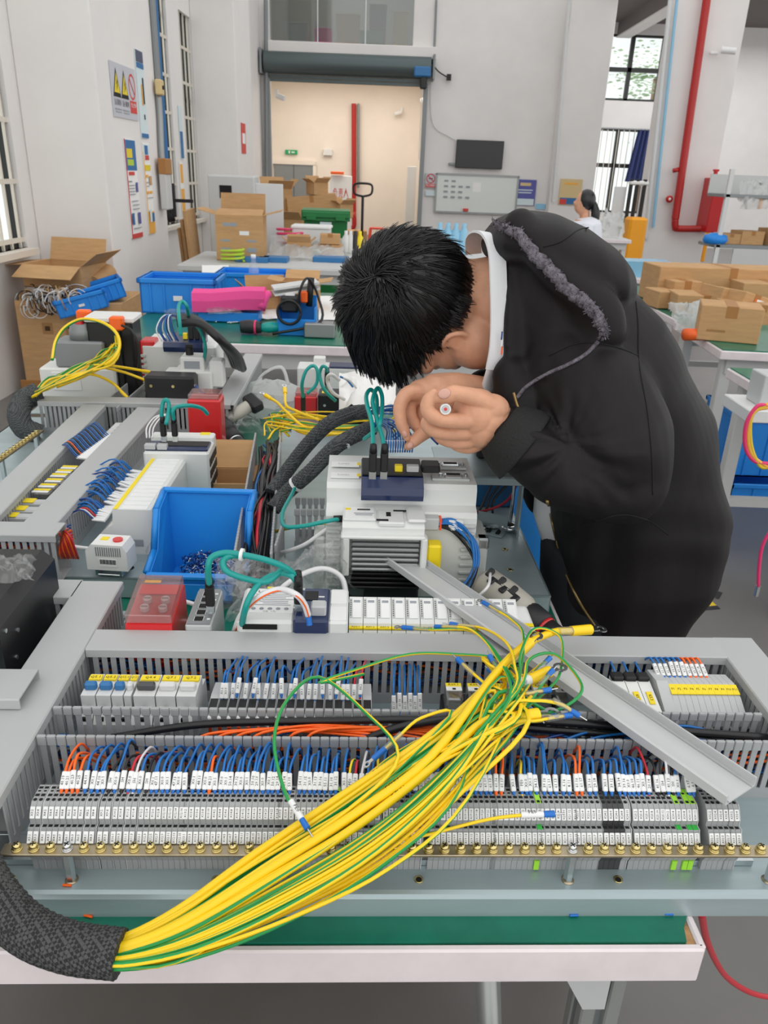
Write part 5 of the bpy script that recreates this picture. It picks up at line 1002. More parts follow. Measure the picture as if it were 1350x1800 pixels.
# teal patch cables from switch to controller
c1 = [(368, 1030, .915), (366, 1000, .945), (372, 980, .96), (395, 972, .965), (425, 975, .965), (470, 985, .96), (505, 1000, .945), (524, 1018, .925)]
teal('teal patch cable arching from the switch to the controller', c1, [(0, (0, 0, -1)), (7, (0, .1, -1))], .0042, (4,))
c2 = [(524, 1028, .925), (512, 1012, .935), (490, 1008, .935), (460, 1022, .93), (440, 1048, .92), (430, 1075, .90), (424, 1105, .86)]
teal('teal cable dropping from the controller plug behind the rear duct', c2, [(0, (0, .1, -1))], .0042)
c3 = [(497, 1000, .94), (470, 1022, .93), (435, 1018, .935), (400, 1005, .945), (392, 988, .955), (405, 977, .962), (430, 977, .962)]
teal('teal cable loop hanging behind the controller', c3, (), .0042)
q = B(); L = hpx([(412, 1110, .85), (425, 1080, .885), (455, 1050, .915), (490, 1036, .925), (520, 1045, .925), (535, 1062, .91), (542, 1082, .893)]); q.tube(L, .0042, 'white_wire', 9, 7, stripe=('light_grey', 3)); t = thing('network_cable', 'white spiral wrapped network cable plugged into the controller', 'cable', L[0]); obj('spiral_wrap', q, t, world=True); q = B(); q.tube([p + Vector((.001, -.0036, .0)) for p in L], .0012, 'orange_wire', 5, 6); obj('inner_wire', q, t, world=True); q = B(); q.cyl(L[-1], L[-1] + Vector((.002, -.004, -.012)), .0038, 'ferrule_blue', 8); obj('boot', q, t, world=True)
# ---- I/O modules
o = Vector((-.037, .893, .78))
for k in range(12):
    X = TR(o) @ RZ(2.3) @ TR(.0196 * (k + .5), 0, 0); t = thing('io_module', 'slim white input output module with yellow strip, %s from the controller' % ORD[k], 'io module', xf=X, group='io modules beside the controller')
    q = B(); q.prism([(0, 0), (0, .062), (.004, .068), (.010, .070), (.012, .076), (.052, .094), (.058, .09), (.058, 0)], .0094, 'drive_white', xf=YZ, h0=-.0094); obj('housing', q, t, loc=(0, 0, 0))
    q = B(); n_ = Vector((0, -.41, .91)); q.X = frm((0, .034, .0866), (1, 0, 0), n_); q.box((.0012, 0, .0003), (.0120, .032, .0006), 'white'); q.box((-.0072, 0, .0003), (.0022, .032, .0006), 'mid_grey')
    for j in range(8): q.box((-.0072, -.012 + .0035 * j, .0007), (.0014, .0014, .0004), 'ink')
    q.box((.0012, .011, .0007), (.009, .004, .0004), 'label_print'); obj('label_strip', q, t, loc=(0, 0, 0))
    q = B(); q.box((0, .0085, .0712), (.0188, .007, .002), 'label_yellow'); q.text('A30.%d' % (k + 1), TR(0, .0085, .0724), .0052, 'ink', .016); obj('yellow_strip', q, t, loc=(0, 0, 0))
    q = B()
    for j in range(3):
        for i in (-.0042, .0042): q.box((i, -.0006, .056 - .0095 * j), (.0055, .002, .0062), 'hole')
    obj('clamp', q, t, loc=(0, 0, 0))
t = dev('io_module', 'end io module with yellow strip beside the cordless driver', 'io module', Vector((.190, .902, .78)), group='io modules beside the controller'); part(t, 'housing', [((.012, .03, .04), (.03, .06, .08), 'drive_white', .003), ((.012, .006, .0805), (.026, .008, .001), 'label_yellow'), ((.012, .034, .0805), (.022, .034, .001), 'white')])
# ---- red safety relay
o = Vector((-.296, .845, .78)); t = dev('safety_relay', 'red safety relay with clear lid beside the slim switch', 'relay', o)
q = B(); q.prism([(0, 0), (0, .072), (.016, .072), (.018, .088), (.10, .103), (.106, .1), (.106, 0)], .030, 'red_plastic', xf=YZ, h0=-.030); obj('housing', q, t, loc=(0, 0, 0))
q = B(); n_ = Vector((0, -.18, .98)); q.X = frm((0, .060, .0975), (1, 0, 0), n_)
for x, y in ((-.011, .002), (.013, .002), (-.011, -.015), (.013, -.015)): q.cyl((x, y, 0), (x, y, .006), .0058, 'mid_grey', 12); q.box((x, y, .0064), (.009, .0018, .001), 'steel_grey')
q.box((0, .026, .001), (.05, .02, .001), 'red_plastic'); obj('dials', q, t, loc=(0, 0, 0))
q = B(); q.X = frm((0, .060, .0985), (1, 0, 0), n_); q.box((0, 0, .006), (.060, .084, .014), 'clear_red', ch=.001); obj('clear_lid', q, t, loc=(0, 0, 0), label='clear plastic lid')
part(t, 'label', [((-.012, .098, .1085), (.022, .006, .001), 'label_yellow')])
for s in (-1, 1):
    q = B(); q.box((s * .0145, -.004, .060), (.0265, .012, .018), 'red_plastic', ch=.001)
    for j in range(4): q.cyl((s * .0145 - .0098 + .0065 * j, -.0040, .0692), (s * .0145 - .0098 + .0065 * j, -.0040, .0698), .0024, 'hole', 8)
    obj('terminal_plug', q, t, loc=(0, 0, 0))
for k in range(2): cab('wire', [o + Vector((.010 + .005 * k, -.012, .05)), o + Vector((.010 + .005 * k, -.016, .03)), o + Vector((.012 + .005 * k, -.012, .005))], .0016, 'blue_wire', 'short blue wire under the red safety relay, %s' % ('inner one', 'outer one')[k], 'wire')
for k in range(2): cab('cable', hpx([(300, 1058 + 36 * k, .80), (325, 1058 + 36 * k, .805), (352, 1066 + 26 * k, .81)]), .0036, 'white_wire', 'short white cable between red relay and switch, %s' % ('upper one', 'lower one')[k])
# ---- black power supply at the near end
o = Vector((-.512, .775, .78)); t = dev('power_supply', 'black metal power supply with vent slots at the near bench end', 'power supply', o, 2.3)
q = B(); q.prism([(-.12, 0), (-.12, .125), (-.06, .142), (.05, .142), (.066, .128), (.066, 0)], .085, 'psu_black', xf=TR(0, .085, 0) @ RX(90), h0=-.10); obj('housing', q, t, loc=(0, 0, 0))
part(t, 'top_strip', [((-.02, .065, .1435), (.04, .028, .006), 'black', .001)] + [((-.033 + .011 * k, .065, .147), (.008, .018, .002), 'hole') for k in range(4)]); part(t, 'side_bracket', [((.04, -.005, .143), (.012, .06, .004), 'psu_black', .001)])
q = B()
for i in range(5):
    for j in range(7): q.cyl((.0661, -.07 + .012 * i + (.006 if j % 2 else 0), .015 + .010 * j), (.0666, -.07 + .012 * i + (.006 if j % 2 else 0), .015 + .010 * j), .0042, 'hole', 6)
obj('vent_holes', q, t, loc=(0, 0, 0)); part(t, 'label', [((-.04, .02, .1424), (.05, .05, .0006), 'steel_grey'), ((-.055, .055, .1427), (.02, .008, .0006), 'label_yellow')])
for k, (y, z) in enumerate(((.075, .10), (.045, .118), (.06, .07))): q = B(); q.cyl((.066, y - .03, z), (.0675, y - .03, z), .003, 'zinc_bright', 8); obj('screw', q, t, loc=(0, 0, 0))
# cross ducts to the near end
free_duct('covered duct stub joining the near covered duct by the power supply', FP @ Vector((-.60, .445, 0)), FP @ Vector((-.428, .445, 0)), .045, lid=True, head=False)
# ---- blue picking bin with ferrules
o = Vector((-.298, 1.112, .752)); t = dev('parts_bin', 'open blue plastic parts bin full of blue ferrules', 'parts bin', o, 1)
q = B(); w, w2, D_, H_, hl_ = .076, .070, .130, .146, .058; th = .004
def quad(*p, m='bin_blue'):
    a = [Vector(x) for x in p]; n_ = (a[1] - a[0]).cross(a[2] - a[0]).normalized() * th; q.add([*a, *[v - n_ for v in a]], [(0, 1, 2, 3), (7, 6, 5, 4), (0, 4, 5, 1), (1, 5, 6, 2), (2, 6, 7, 3), (3, 7, 4, 0)], m)
fb = .012
quad((-w2, fb, 0), (w2, fb, 0), (w2, D_, 0), (-w2, D_, 0)); quad((-w2, D_, 0), (w2, D_, 0), (w, D_ + .012, H_), (-w, D_ + .012, H_)); quad((-w2, fb, 0), (-w, 0, hl_), (w, 0, hl_), (w2, fb, 0))
for s in (-1, 1):
    p5 = [(s * w2, fb, 0), (s * w2, D_, 0), (s * w, D_ + .012, H_), (s * w, .085, H_ * .92), (s * w, .052, hl_ * 1.25), (s * w, 0, hl_)]
    vs = [Vector(p) for p in p5]; n_ = Vector((s * th, 0, 0)); f = [(0, 1, 2, 3, 4, 5), (11, 10, 9, 8, 7, 6)] + [(k, (k + 1) % 6, 6 + (k + 1) % 6, 6 + k) for k in range(6)]; q.add(vs + [v - n_ for v in vs], f, 'bin_blue')
    for a_, c_ in ((2, 3), (3, 4), (4, 5)): q.tube([Vector(p5[a_]) + Vector((s * .003, 0, 0)), Vector(p5[c_]) + Vector((s * .003, 0, 0))], .006, 'bin_blue', 4, 1, ph=.785)
q.box((0, D_ + .012, H_), (2 * w + .012, .012, .008), 'bin_blue', ch=.002); q.box((0, -.003, hl_ - .004), (2 * w + .008, .012, .010), 'bin_blue', ch=.003); q.box((0, -.004, .026), (2 * w2 * .9, .003, .03), 'bin_blue', ch=.001)
obj('bin_body', q, t, loc=(0, 0, 0))
q = B(); fr = random.Random(11)
for k in range(420):
    c = Vector((fr.uniform(-.045, .062), fr.uniform(.024, .122), 0)); c.z = .008 + .030 * max(0, 1 - abs(c.x) / .11) * (c.y / .165) + fr.uniform(0, .012); d = Vector((fr.gauss(0, 1), fr.gauss(0, 1), fr.gauss(0, .6))).normalized() * .0055
    q.cyl(c - d, c, .0024, 'dkblue_wire' if k % 3 else 'blue_wire', 5); q.cyl(c, c + d * 1.3, .0011, 'tin', 4)
q.v = [tuple(WM(t) @ Vector(p)) for p in q.v]; tag(obj('ferrule_heap', q), 'heap of blue crimp ferrules lying in the blue bin', 'ferrules', kind='stuff')
# ---- thermostat on a rail clip
o = Vector((-.442, 1.14, .79)); t = dev('thermostat', 'small pale thermostat with red dial and barcode on a rail clip', 'thermostat', o, -3)
q = B(); q.prism([(-.034, .016), (-.034, .05), (-.024, .062), (.028, .062), (.034, .05), (.034, .016)], .020, 'device_white', xf=RX(90) @ TR(0, 0, 0), h0=-.020); obj('housing', q, t, loc=(0, 0, 0))
part(t, 'rail_clip', [((0, .0, .006), (.046, .036, .003), 'zinc_bright', .001), ((-.02, 0, .010), (.004, .036, .010), 'zinc_bright'), ((.02, 0, .010), (.004, .036, .010), 'zinc_bright')])
q = B()
for k in range(12): q.box((-.016 + .0036 * k, -.0204, .050), (.0014, .001, .016), 'steel_grey')
obj('vent_slots', q, t, loc=(0, 0, 0)); q = B(); q.box((.002, -.0206, .030), (.03, .0006, .014), 'white')
for k in range(14): q.box((-.010 + .0019 * k, -.0211, .032), (.0009 if k % 3 else .0014, .0005, .008), 'ink')
obj('barcode', q, t, loc=(0, 0, 0)); q = B(); q.cyl((.014, 0, .062), (.014, 0, .065), .008, 'red_plastic', 16); obj('dial', q, t, loc=(0, 0, 0)); part(t, 'label', [((-.009, .004, .0624), (.012, .012, .0008), 'label_yellow')])
cab('wire', [o + Vector((-.034, 0, .045)), o + Vector((-.06, .005, .045)), o + Vector((-.09, .01, .05))], .003, 'white_wire', 'pale sleeved blue wire entering the thermostat', 'wire')
# ================================================================= THINGS ON THE BENCH AROUND THE DRIVES
# crumpled clear bags
def bag(label, corners, amp, seed, nu=26, nv=26, m='bag', name='plastic_bag', fold=6.0):
    """crumpled film over four world corners (u,v), lifted by ridged folds"""
    A, C, D, E = [Vector(c) for c in corners]; b = B(); off = Vector((seed * 3.7, seed * 1.3, seed))
    def fn(u, v):
        p = A.lerp(C, u).lerp(E.lerp(D, u), v); k = Vector((u * fold, v * fold, 0)) + off; n1 = abs(noise.noise(k)); n2 = abs(noise.noise(k * 2.3)); e = min(u, 1 - u, v, 1 - v); w = min(1, e * 5 + .25)
        return p + Vector((noise.noise(k * .6 + Vector((9, 0, 0))) * amp * .7, noise.noise(k * .6 + Vector((0, 9, 0))) * amp * .7, ((.5 - n1) * 1.5 + (.3 - n2) * .7) * amp * w))
    b.sheet(fn, nu, nv, m, True); return tag(obj(name, b), label, 'plastic bag')
bag('crumpled clear plastic bag behind the controller', [P(395, 1100, z=.80), P(618, 1095, z=.80), P(610, 985, z=.80), P(420, 985, z=.86)], .030, 1)
bag('clear plastic bag standing up against the small drive', [P(470, 1030, z=.85), P(635, 1050, z=.80), P(590, 945, z=.93), P(545, 975, z=.92)], .028, 2)
bag('clear plastic bag beside the blue bin and the switch', [P(375, 1075, z=.79), P(440, 1075, z=.79), P(440, 985, z=.85), P(375, 985, z=.85)], .02, 3, 14, 14)
bag('clear plastic bag between thermostat and blue bin', [P(235, 965, z=.79), P(275, 975, z=.80), P(285, 905, z=.84), P(240, 905, z=.83)], .016, 4, 14, 14)
bag('clear plastic bag on the black power supply', [P(-10, 1025, z=.925), P(60, 1022, z=.925), P(62, 985, z=.93), P(-10, 985, z=.93)], .02, 5, 14, 14)
# loose spiral wrap inside the bag
q = B(); L = hpx([(455, 1090, .83), (500, 1030, .87), (560, 1000, .885), (600, 1015, .87), (610, 1060, .84)]); q.tube(L, .0042, 'white_wire', 8, 8); tag(obj('spiral_wrap', q), 'white spiral cable wrap curled under the clear bag', 'cable wrap')
# ---- cordless impact driver beside the loose lid
def power_driver(label, a, c, tilt, colA, colB, ring, grip=True):
    a, c = Vector(a), Vector(c); t = thing('power_driver', label, 'power tool', xf=frm(a, c - a, (0, -.5, 1))); L = (c - a).length; q = B()
    q.loft([[(x, r * math.cos(2 * math.pi * k / 16), r * 1.05 * math.sin(2 * math.pi * k / 16)) for k in range(16)] for x, r in ((0, .020), (.01, .029), (.05, .031), (.085, .029), (.095, .024))], colA); obj('motor_housing', q, t, loc=(0, 0, 0))
    q = B()
    for k in range(6): q.box((.015 + .012 * k, .0 + .012 * (-1) ** k, .029), (.010, .016, .006), colB, xf=RX(14 * (-1) ** k), ch=.002)
    q.box((.05, 0, .0295), (.05, .006, .005), colB, ch=.001); obj('grip_panel', q, t, loc=(0, 0, 0))
    q = B(); q.loft([[(x, r * math.cos(2 * math.pi * k / 18), r * math.sin(2 * math.pi * k / 18)) for k in range(18)] for x, r in ((.094, .025), (.10, .027), (.125, .026), (.128, .022))], 'tool_dark'); obj('gear_case', q, t, loc=(0, 0, 0))
    q = B(); q.loft([[(x, r * math.cos(2 * math.pi * k / 18), r * math.sin(2 * math.pi * k / 18)) for k in range(18)] for x, r in ((.127, .0225), (.132, .0225))], ring); obj('collar_ring', q, t, loc=(0, 0, 0))
    q = B(); q.loft([[(x, r * math.cos(2 * math.pi * k / 18), r * math.sin(2 * math.pi * k / 18)) for k in range(18)] for x, r in ((.131, .0215), (.15, .021), (.165, .018), (.172, .012), (.18, .010))], 'tool_dark'); obj('chuck', q, t, loc=(0, 0, 0))
    q = B(); q.cyl((.18, 0, 0), (.215, 0, 0), .0032, 'chrome', 6); obj('bit', q, t, loc=(0, 0, 0))
    if not grip: return t
    q = B(); q.loft([[(.03 + x + .012 * math.cos(2 * math.pi * k / 14) * 1.5, y, z + .016 * math.sin(2 * math.pi * k / 14)) for k in range(14)] for x, y, z in ((0, .02, 0), (-.004, .06, -.004), (-.012, .10, -.006))], colB); obj('handle', q, t, loc=(0, 0, 0))
    q = B(); q.box((.012, .118, -.008), (.06, .035, .03), 'tool_dark', ch=.006); obj('battery', q, t, loc=(0, 0, 0)); return t
power_driver('grey and black cordless driver with red ring lying by the loose lid', P(846, 1022, z=.835), P(985, 1108, z=.822), 0, 'tool_grey', 'tool_dark', 'red_plastic', False)
cab('cable_tie', hpx([(862, 1008, .865), (858, 1030, .87), (840, 1048, .855), (828, 1052, .85)]), .0022, 'white', 'white cable tie end curling over the cordless driver', 'cable tie')
q = B(); a = P(825, 1035, z=.795); q.cyl(a, a + Vector((.03, .004, .004)), .006, 'dkblue_wire', 8); q.box((.036, .004, .006), (.02, .012, .01), 'bag', xf=TR(a)); tag(obj('wire_end', q), 'short blue wire end with clear sleeve on the steel plate', 'wire offcut')
# ---- spanner and bracket
t = thing('spanner', 'chrome ring spanner lying on the steel plate', 'spanner', P(895, 930, z=.792)); q = B(); X = WM(t).inverted()
q.lathe([(.012, 0), (.018, .002), (.018, .009), (.012, .010)], 'chrome', 20); obj('ring_end', q, t, loc=(0, 0, 0)); q = B(); q.tube([(-.015, .0, .005), (-.09, -.012, .005)], .0055, 'chrome', 6, 1, flat=.6); obj('shank', q, t, loc=(0, 0, 0)); q = B(); q.lathe([(.0095, .0095), (.0095, .0105)], 'hole', 12); obj('opening', q, t, loc=(0, 0, 0))
t = dev('angle_bracket', 'slotted galvanised angle bracket beside the big drive', 'bracket', P(860, 935, z=.79), -24); part(t, 'flange', [((0, 0, .0015), (.06, .035, .003), 'zinc', .001), ((0, .017, .016), (.06, .003, .032), 'zinc', .001)])
for k in range(3): q = B(); q.tube([(-.018 + .018 * k, .005, .0035), (-.018 + .018 * k, -.009, .0035)], .004, 'hole', 8, 1, flat=1); obj('slot', q, t, loc=(0, 0, 0))
# bracket shelf under the hands and blue duct box behind
t = dev('steel_shelf', 'thin galvanised shelf plate standing behind the big drive under the hands', 'bracket', Vector((.185, 1.30, .79)), 2); part(t, 'shelf', [((0, .06, .142), (.17, .16, .003), 'zinc', .001), ((0, -.02, .135), (.17, .003, .014), 'zinc', .001)])
for s in (-1, 1): part(t, 'leg', [((s * .08, .05, .07), (.004, .03, .142), 'zinc', .001)])
for x_, y_ in ((-.05, .02), (.03, .03)): q = B(); q.lathe([(.007, .1435), (.007, .146), (.0055, .146), (.0055, .152)], 'zinc_bright', 6, smooth=False); obj('bolt', q, t, loc=(x_, y_, 0))
t = dev('contactor_box', 'black contactor block standing on the shelf behind the hand', 'contactor', Vector((.215, 1.40, .935)), 2); part(t, 'housing', [((0, 0, .03), (.08, .06, .06), 'psu_black', .004)]); part(t, 'terminal_cover', [((0, -.031, .04), (.07, .004, .02), 'tool_dark', .001)])
t = dev('blue_drum', 'blue plastic drum standing on the floor behind the bench corner', 'drum', Vector((.48, 1.95, 0)), 0); q = B(); q.lathe([(.0, 0), (.14, 0), (.15, .02), (.15, .78), (.145, .80), (.13, .80), (.13, .70)], 'bin_blue', 24); obj('drum_body', q, t, loc=(0, 0, 0))
t = dev('cable_tray', 'blue painted cable tray with hanging wires beside the big drive', 'cable tray', Vector((.225, 1.50, .79)), 2); part(t, 'tray', [((0, .0, .06), (.10, .04, .12), 'lever_blue', .004)])
for k, (m, dx) in enumerate((('pe_yellow', -.02), ('black_wire', .015), ('black_wire', .03), ('red_wire', .0), ('black_wire', .045))):
    q = B(); q.tube([Vector((.20 + dx, 1.455, .925)), Vector((.205 + dx * 1.3, 1.44, .88)), Vector((.20 + dx * .6, 1.43, .83)), Vector((.18 + dx, 1.42, .80))] if k != 3 else [Vector((.15, 1.40, .815)), Vector((.2, 1.41, .81)), Vector((.25, 1.42, .83)), Vector((.275, 1.44, .87))], .0026, m, 6, 5); tag(obj('wire', q), '%s wire hanging in front of the blue cable tray, %s' % (('yellow', 'thin black', 'thick black', 'red', 'outer black')[k], ORD[k]), 'wire')
q = B(); q.cyl((.262, 1.42, .79), (.262, 1.42, .94), .004, 'chrome', 8); tag(obj('steel_rod', q), 'thin upright steel rod beside the blue cable tray', 'rod')
# ---- far side of the plate: second set of gear behind the braided cables
o = P(603, 738, z=.80); t = dev('power_supply', 'black flat power supply behind the teal loops', 'power supply', Vector((o.x, o.y, .79)), 2); part(t, 'housing', [((0, .03, .04), (.135, .07, .08), 'psu_black', .004), ((-.05, .02, .0805), (.016, .02, .001), 'label_yellow'), ((.03, .02, .0805), (.05, .02, .001), 'steel_grey')])
for s in (-.05, .05): q = B(); q.cyl((s, -.0055, .05), (s, -.0045, .05), .004, 'zinc_bright', 8); obj('screw', q, t, loc=(0, 0, 0))
o = P(538, 727, z=.80); t = dev('safety_relay', 'red safety relay beside the flat black power supply', 'relay', Vector((o.x, o.y, .79)), 2); part(t, 'housing', [((0, .02, .03), (.062, .06, .06), 'red_plastic', .003)]); part(t, 'clear_lid', [((0, .02, .066), (.058, .055, .012), 'clear_red', .002)])
o = P(585, 700, z=.80); t = dev('controller', 'pale controller with teal plugs behind the red relay', 'controller', Vector((o.x, o.y + .05, .79)), 2); part(t, 'housing', [((0, .03, .045), (.22, .08, .09), 'drive_white', .004)]); part(t, 'front_panel', [((.03, .02, .093), (.09, .06, .006), 'navy', .002)]); part(t, 'socket_block', [((-.045, .03, .10), (.035, .035, .03), 'device_white', .002)])
teal('teal cable loop over the pale controller, wider loop', [(533, 700, .93), (531, 675, .97), (538, 652, 1.0), (550, 643, 1.01), (558, 652, 1.0), (556, 675, .97), (540, 692, .95)], [(0, (0, 0, -1))], .004)
teal('teal cable loop over the pale controller, narrow loop', [(575, 655, .985), (573, 646, 1.0), (566, 645, 1.0), (562, 660, .98), (570, 685, .95), (590, 705, .92)], [(0, (0, 0, -1))], .004)
cab('cable', hpx([(596, 668, .98), (582, 658, 1.0), (575, 668, .98), (585, 690, .95), (605, 702, .92)]), .004, 'white_wire', 'white cable loop beside the teal loops')
for k, (x, y, m, lb) in enumerate(((598, 662, 'blue_wire', 'blue'), (604, 664, 'white_wire', 'white'))): cab('wire', hpx([(x, y, .98), (x + 12, y + 6, .97), (x + 22, y + 18, .95)]), .0025, m, '%s wire tuft beside the white paper' % lb, 'wire')
# crumpled paper under the hair
q = B()
def fn(u, v): p = P(596 + 100 * u, 720 - 62 * v + 14 * math.sin(u * 5), z=.89); k = Vector((u * 4, v * 4, 2)); return p + Vector((0, 0, .05 * noise.noise(k) + .03 * math.sin(u * 6)))
q.sheet(fn, 14, 12, 'paper'); tag(obj('paper_sheet', q), 'bent sheet of white paper under the hair', 'paper')
# yellow wires fanned on the plate
t = thing('earth_wire_bundle', 'bundle of thin yellow earth wires behind the braided cables', 'wire harness', P(560, 745, z=.80)); er = random.Random(21)
for k in range(20):
    y0 = 735 + er.uniform(-10, 22); z0 = .865 + er.uniform(0, .03); pts = hpx([(650, y0 + 2, z0), (590, y0 + er.uniform(-4, 8), z0 + .008), (530, y0 + er.uniform(-10, 6), z0), (490 + er.uniform(-20, 15), y0 + er.uniform(-20, 10), z0 - .01), (470 + er.uniform(-8, 40), y0 + er.uniform(-5, 25), z0 - .02)])
    q = B(); q.tube(pts, .0019 if k % 5 else .003, 'pe_yellow', 6, 5, stripe=('pe_green', 2) if k % 2 else None, ph=er.random() * 6); w = obj('earth_wire', q, t, world=True)
    if k % 4 == 0: q = B(); ring_lug(q, pts[-1], pts[-1] - pts[-2], .7, 'ferrule_blue'); obj('ferrule', q, w, world=True)
for L_ in ([(600, 752, .88), (540, 752, .885), (505, 725, .90), (488, 708, .905), (475, 700, .91)], [(560, 738, .9), (520, 722, .9), (503, 712, .91), (501, 690, .925)], [(640, 755, .88), (570, 765, .88), (530, 760, .875), (505, 745, .87)]):
    pts = hpx(L_); q = B(); q.tube(pts, .0034, 'pe_yellow', 8, 6); w = obj('earth_wire', q, t, world=True, label='thick yellow wire'); q = B(); ring_lug(q, pts[-1], pts[-1] - pts[-2], 1.0); obj('ring_lug', q, w, world=True)
for k in range(8): q = B(); y0 = 700 + 8 * k; q.tube(hpx([(690, y0 + 20, .9), (720, y0 - 4, .92), (745, y0 + 2, .92), (770, y0 + 25, .9)]), .0024, ('blue_wire', 'dkblue_wire', 'pe_yellow')[k % 3], 6, 5); tag(obj('wire', q), '%s wire arching behind the hands, %s from the back' % (('blue', 'dark blue', 'yellow')[k % 3], ORD[k]), 'wire', 'wires arching behind the hands')
# white carrier bag
q = B(); c = P(478, 728, z=.76); nzz = Vector((3, 1, 7))
rings = []
for i in range(9):
    f = i / 8; r = (.055 + .02 * math.sin(f * 3.1)) * (1 if f < .7 else 1 - (f - .7) * 2.2); rings.append([c + Vector((math.cos(a) * r * 1.35, math.sin(a) * r, .10 * f)) + Vector((noise.noise(Vector((math.cos(a) * 2, math.sin(a) * 2, f * 4))) * .022, noise.noise(Vector((math.cos(a) * 2, 5 + math.sin(a) * 2, f * 4))) * .022, .012 * noise.noise(Vector((a, f * 3, 2))))) for a in [2 * math.pi * k / 22 for k in range(22)]])
clear_mat('milky_bag', '#eef1f0', .08, .2, .55); q.loft(rings, 'milky_bag', False); q.tube([c + Vector((.05, 0, .09)), c + Vector((.03, 0, .14)), c + Vector((-.02, 0, .12)), c + Vector((-.05, 0, .08))], .006, 'milky_bag', 6, 5, flat=.4); tag(obj('carrier_bag', q), 'thin white carrier bag sitting on the green bench top', 'plastic bag')
# ================================================================= LEFT-HAND PANEL WITH COVERED DUCTS
def at(px_, py_, z): return P(px_, py_, z=z)
ZB = .79
def D2(label, pa, pb, wd, **k): a = at(*pa, .87); c = at(*pb, .87); a.z = c.z = ZB; return free_duct(label, a, c, wd, lid=True, head=False, **k)
D2('covered grey duct running back along the outer edge of the far panel', (-40, 915), (165, 712), .050)
D2('covered grey duct running back between the breakers and the blue wires', (62, 928), (262, 716), .050, lidr=(0, .70))
a = at(-60, 925, .87); c = at(112, 928, .87); a.z = c.z = ZB; free_duct('covered cross duct at the near end of the far panel, orange wires inside', a + Vector((0, -.012, 0)), c + Vector((0, -.012, 0)), .045, lid=True, head=False, up=.003)
a = at(66, 707, .87); c = at(407, 709, .87); a.z = c.z = ZB; free_duct('covered cross duct at the far end of the panel', a + Vector((0, .02, 0)), c + Vector((0, .0, 0)), .045, lid=True, head=False, up=.003)
a = at(392, 712, .87); c = at(446, 622, .87); a.z = c.z = ZB - .0; free_duct('tall covered duct at the far panel edge above the carrier bag', a, c, .050, lid=True, head=False)
q2 = B()
for k in range(30): q2.tube([Vector((-.78 + .26 * j / 4 + .0, 1.125 + rnd.uniform(-.016, .016) + .011 * j, .80 + .06 * rnd.random())) for j in range(5)], .0018, ('orange_wire', 'dkblue_wire', 'red_wire', 'dkblue_wire')[k % 4], 5, 3)
for k in range(8): q2.tube([Vector((-.53 + .004 * k, 1.15, .79 + .02)), Vector((-.525 + .003 * k, 1.135, .83 + .004 * k)), Vector((-.52, 1.15, .86))], .002, ('orange_wire', 'red_wire')[k % 2], 5, 4)
tag(obj('wire_mass', q2), 'orange and dark blue wires inside the near cross duct', 'wires', kind='stuff')
# PE bar along the outer edge
a = at(-10, 815, .84); c = at(72, 757, .84); t = thing('earth_bar', 'narrow earth bar with pale screws along the outer edge of the far panel', 'busbar', xf=frm(a, c - a, (0, 0, 1))); L = (c - a).length; part(t, 'bar', [((L / 2, 0, 0), (L, .014, .004), 'copper')])
for k in range(int(L / .016)): obj('screw', sb, t, loc=(.008 + .016 * k, 0, .002))
part(t, 'standoff', [((.03, 0, -.03), (.008, .008, .056), 'zinc_bright')]); part(t, 'standoff', [((L - .03, 0, -.03), (.008, .008, .056), 'zinc_bright')])
# devices between the two long ducts
def rowframe(px_, py_, z=.80, rz=3.7): p = at(px_, py_, z); return Vector((p.x, p.y, ZB))
ax = (at(262, 716, .87) - at(62, 928, .87)); ax.z = 0; ax.normalize(); AN = math.degrees(math.atan2(ax.y, ax.x)) - 90
def rowpos(px_, py_, w): return TR(at(px_, py_, ZB + w)) @ RZ(AN) @ TR(0, 0, -w)
for k, (x, y) in enumerate(((18, 905), (34, 893), (49, 880))):
    t = thing('fuse_terminal', 'pale terminal with yellow marker strip at the near end of the far panel, %s' % ORD[k], 'terminal block', xf=rowpos(x, y, .06), group='yellow marked terminals on the far panel'); part(t, 'housing', [((0, 0, .03), (.075, .020, .06), 'mid_grey', .003)]); part(t, 'marker', [((0, 0, .0605), (.026, .019, .001), 'label_yellow')])
for k, (x, y) in enumerate(((73, 862), (84, 853), (95, 844), (104, 835), (113, 828), (122, 821))):
    t = thing('plug_in_relay', 'clear capped relay with white and yellow label, %s along the far panel' % ORD[k], 'relay', xf=rowpos(x, y, .065), group='relays on the far panel'); part(t, 'socket', [((.0, 0, .018), (.08, .026, .036), 'tool_dark', .002)]); part(t, 'clear_housing', [((0, 0, .05), (.034, .024, .028), 'relay_clear', .002)]); part(t, 'label', [((0, .004, .065), (.030, .008, .001), 'label_yellow'), ((0, -.006, .065), (.030, .008, .001), 'white')])
t = thing('terminal_strip', 'slim grey relay strip beside the clear capped relays on the far panel', 'terminal block', xf=rowpos(128, 845, .05))
me = B(); me.box((0, 0, .024), (.03, .0085, .048), 'mid_grey', ch=.001); me = me.mesh('terminal')
for k in range(16): obj('terminal', me, t, loc=(0, -.075 + .010 * k, 0))
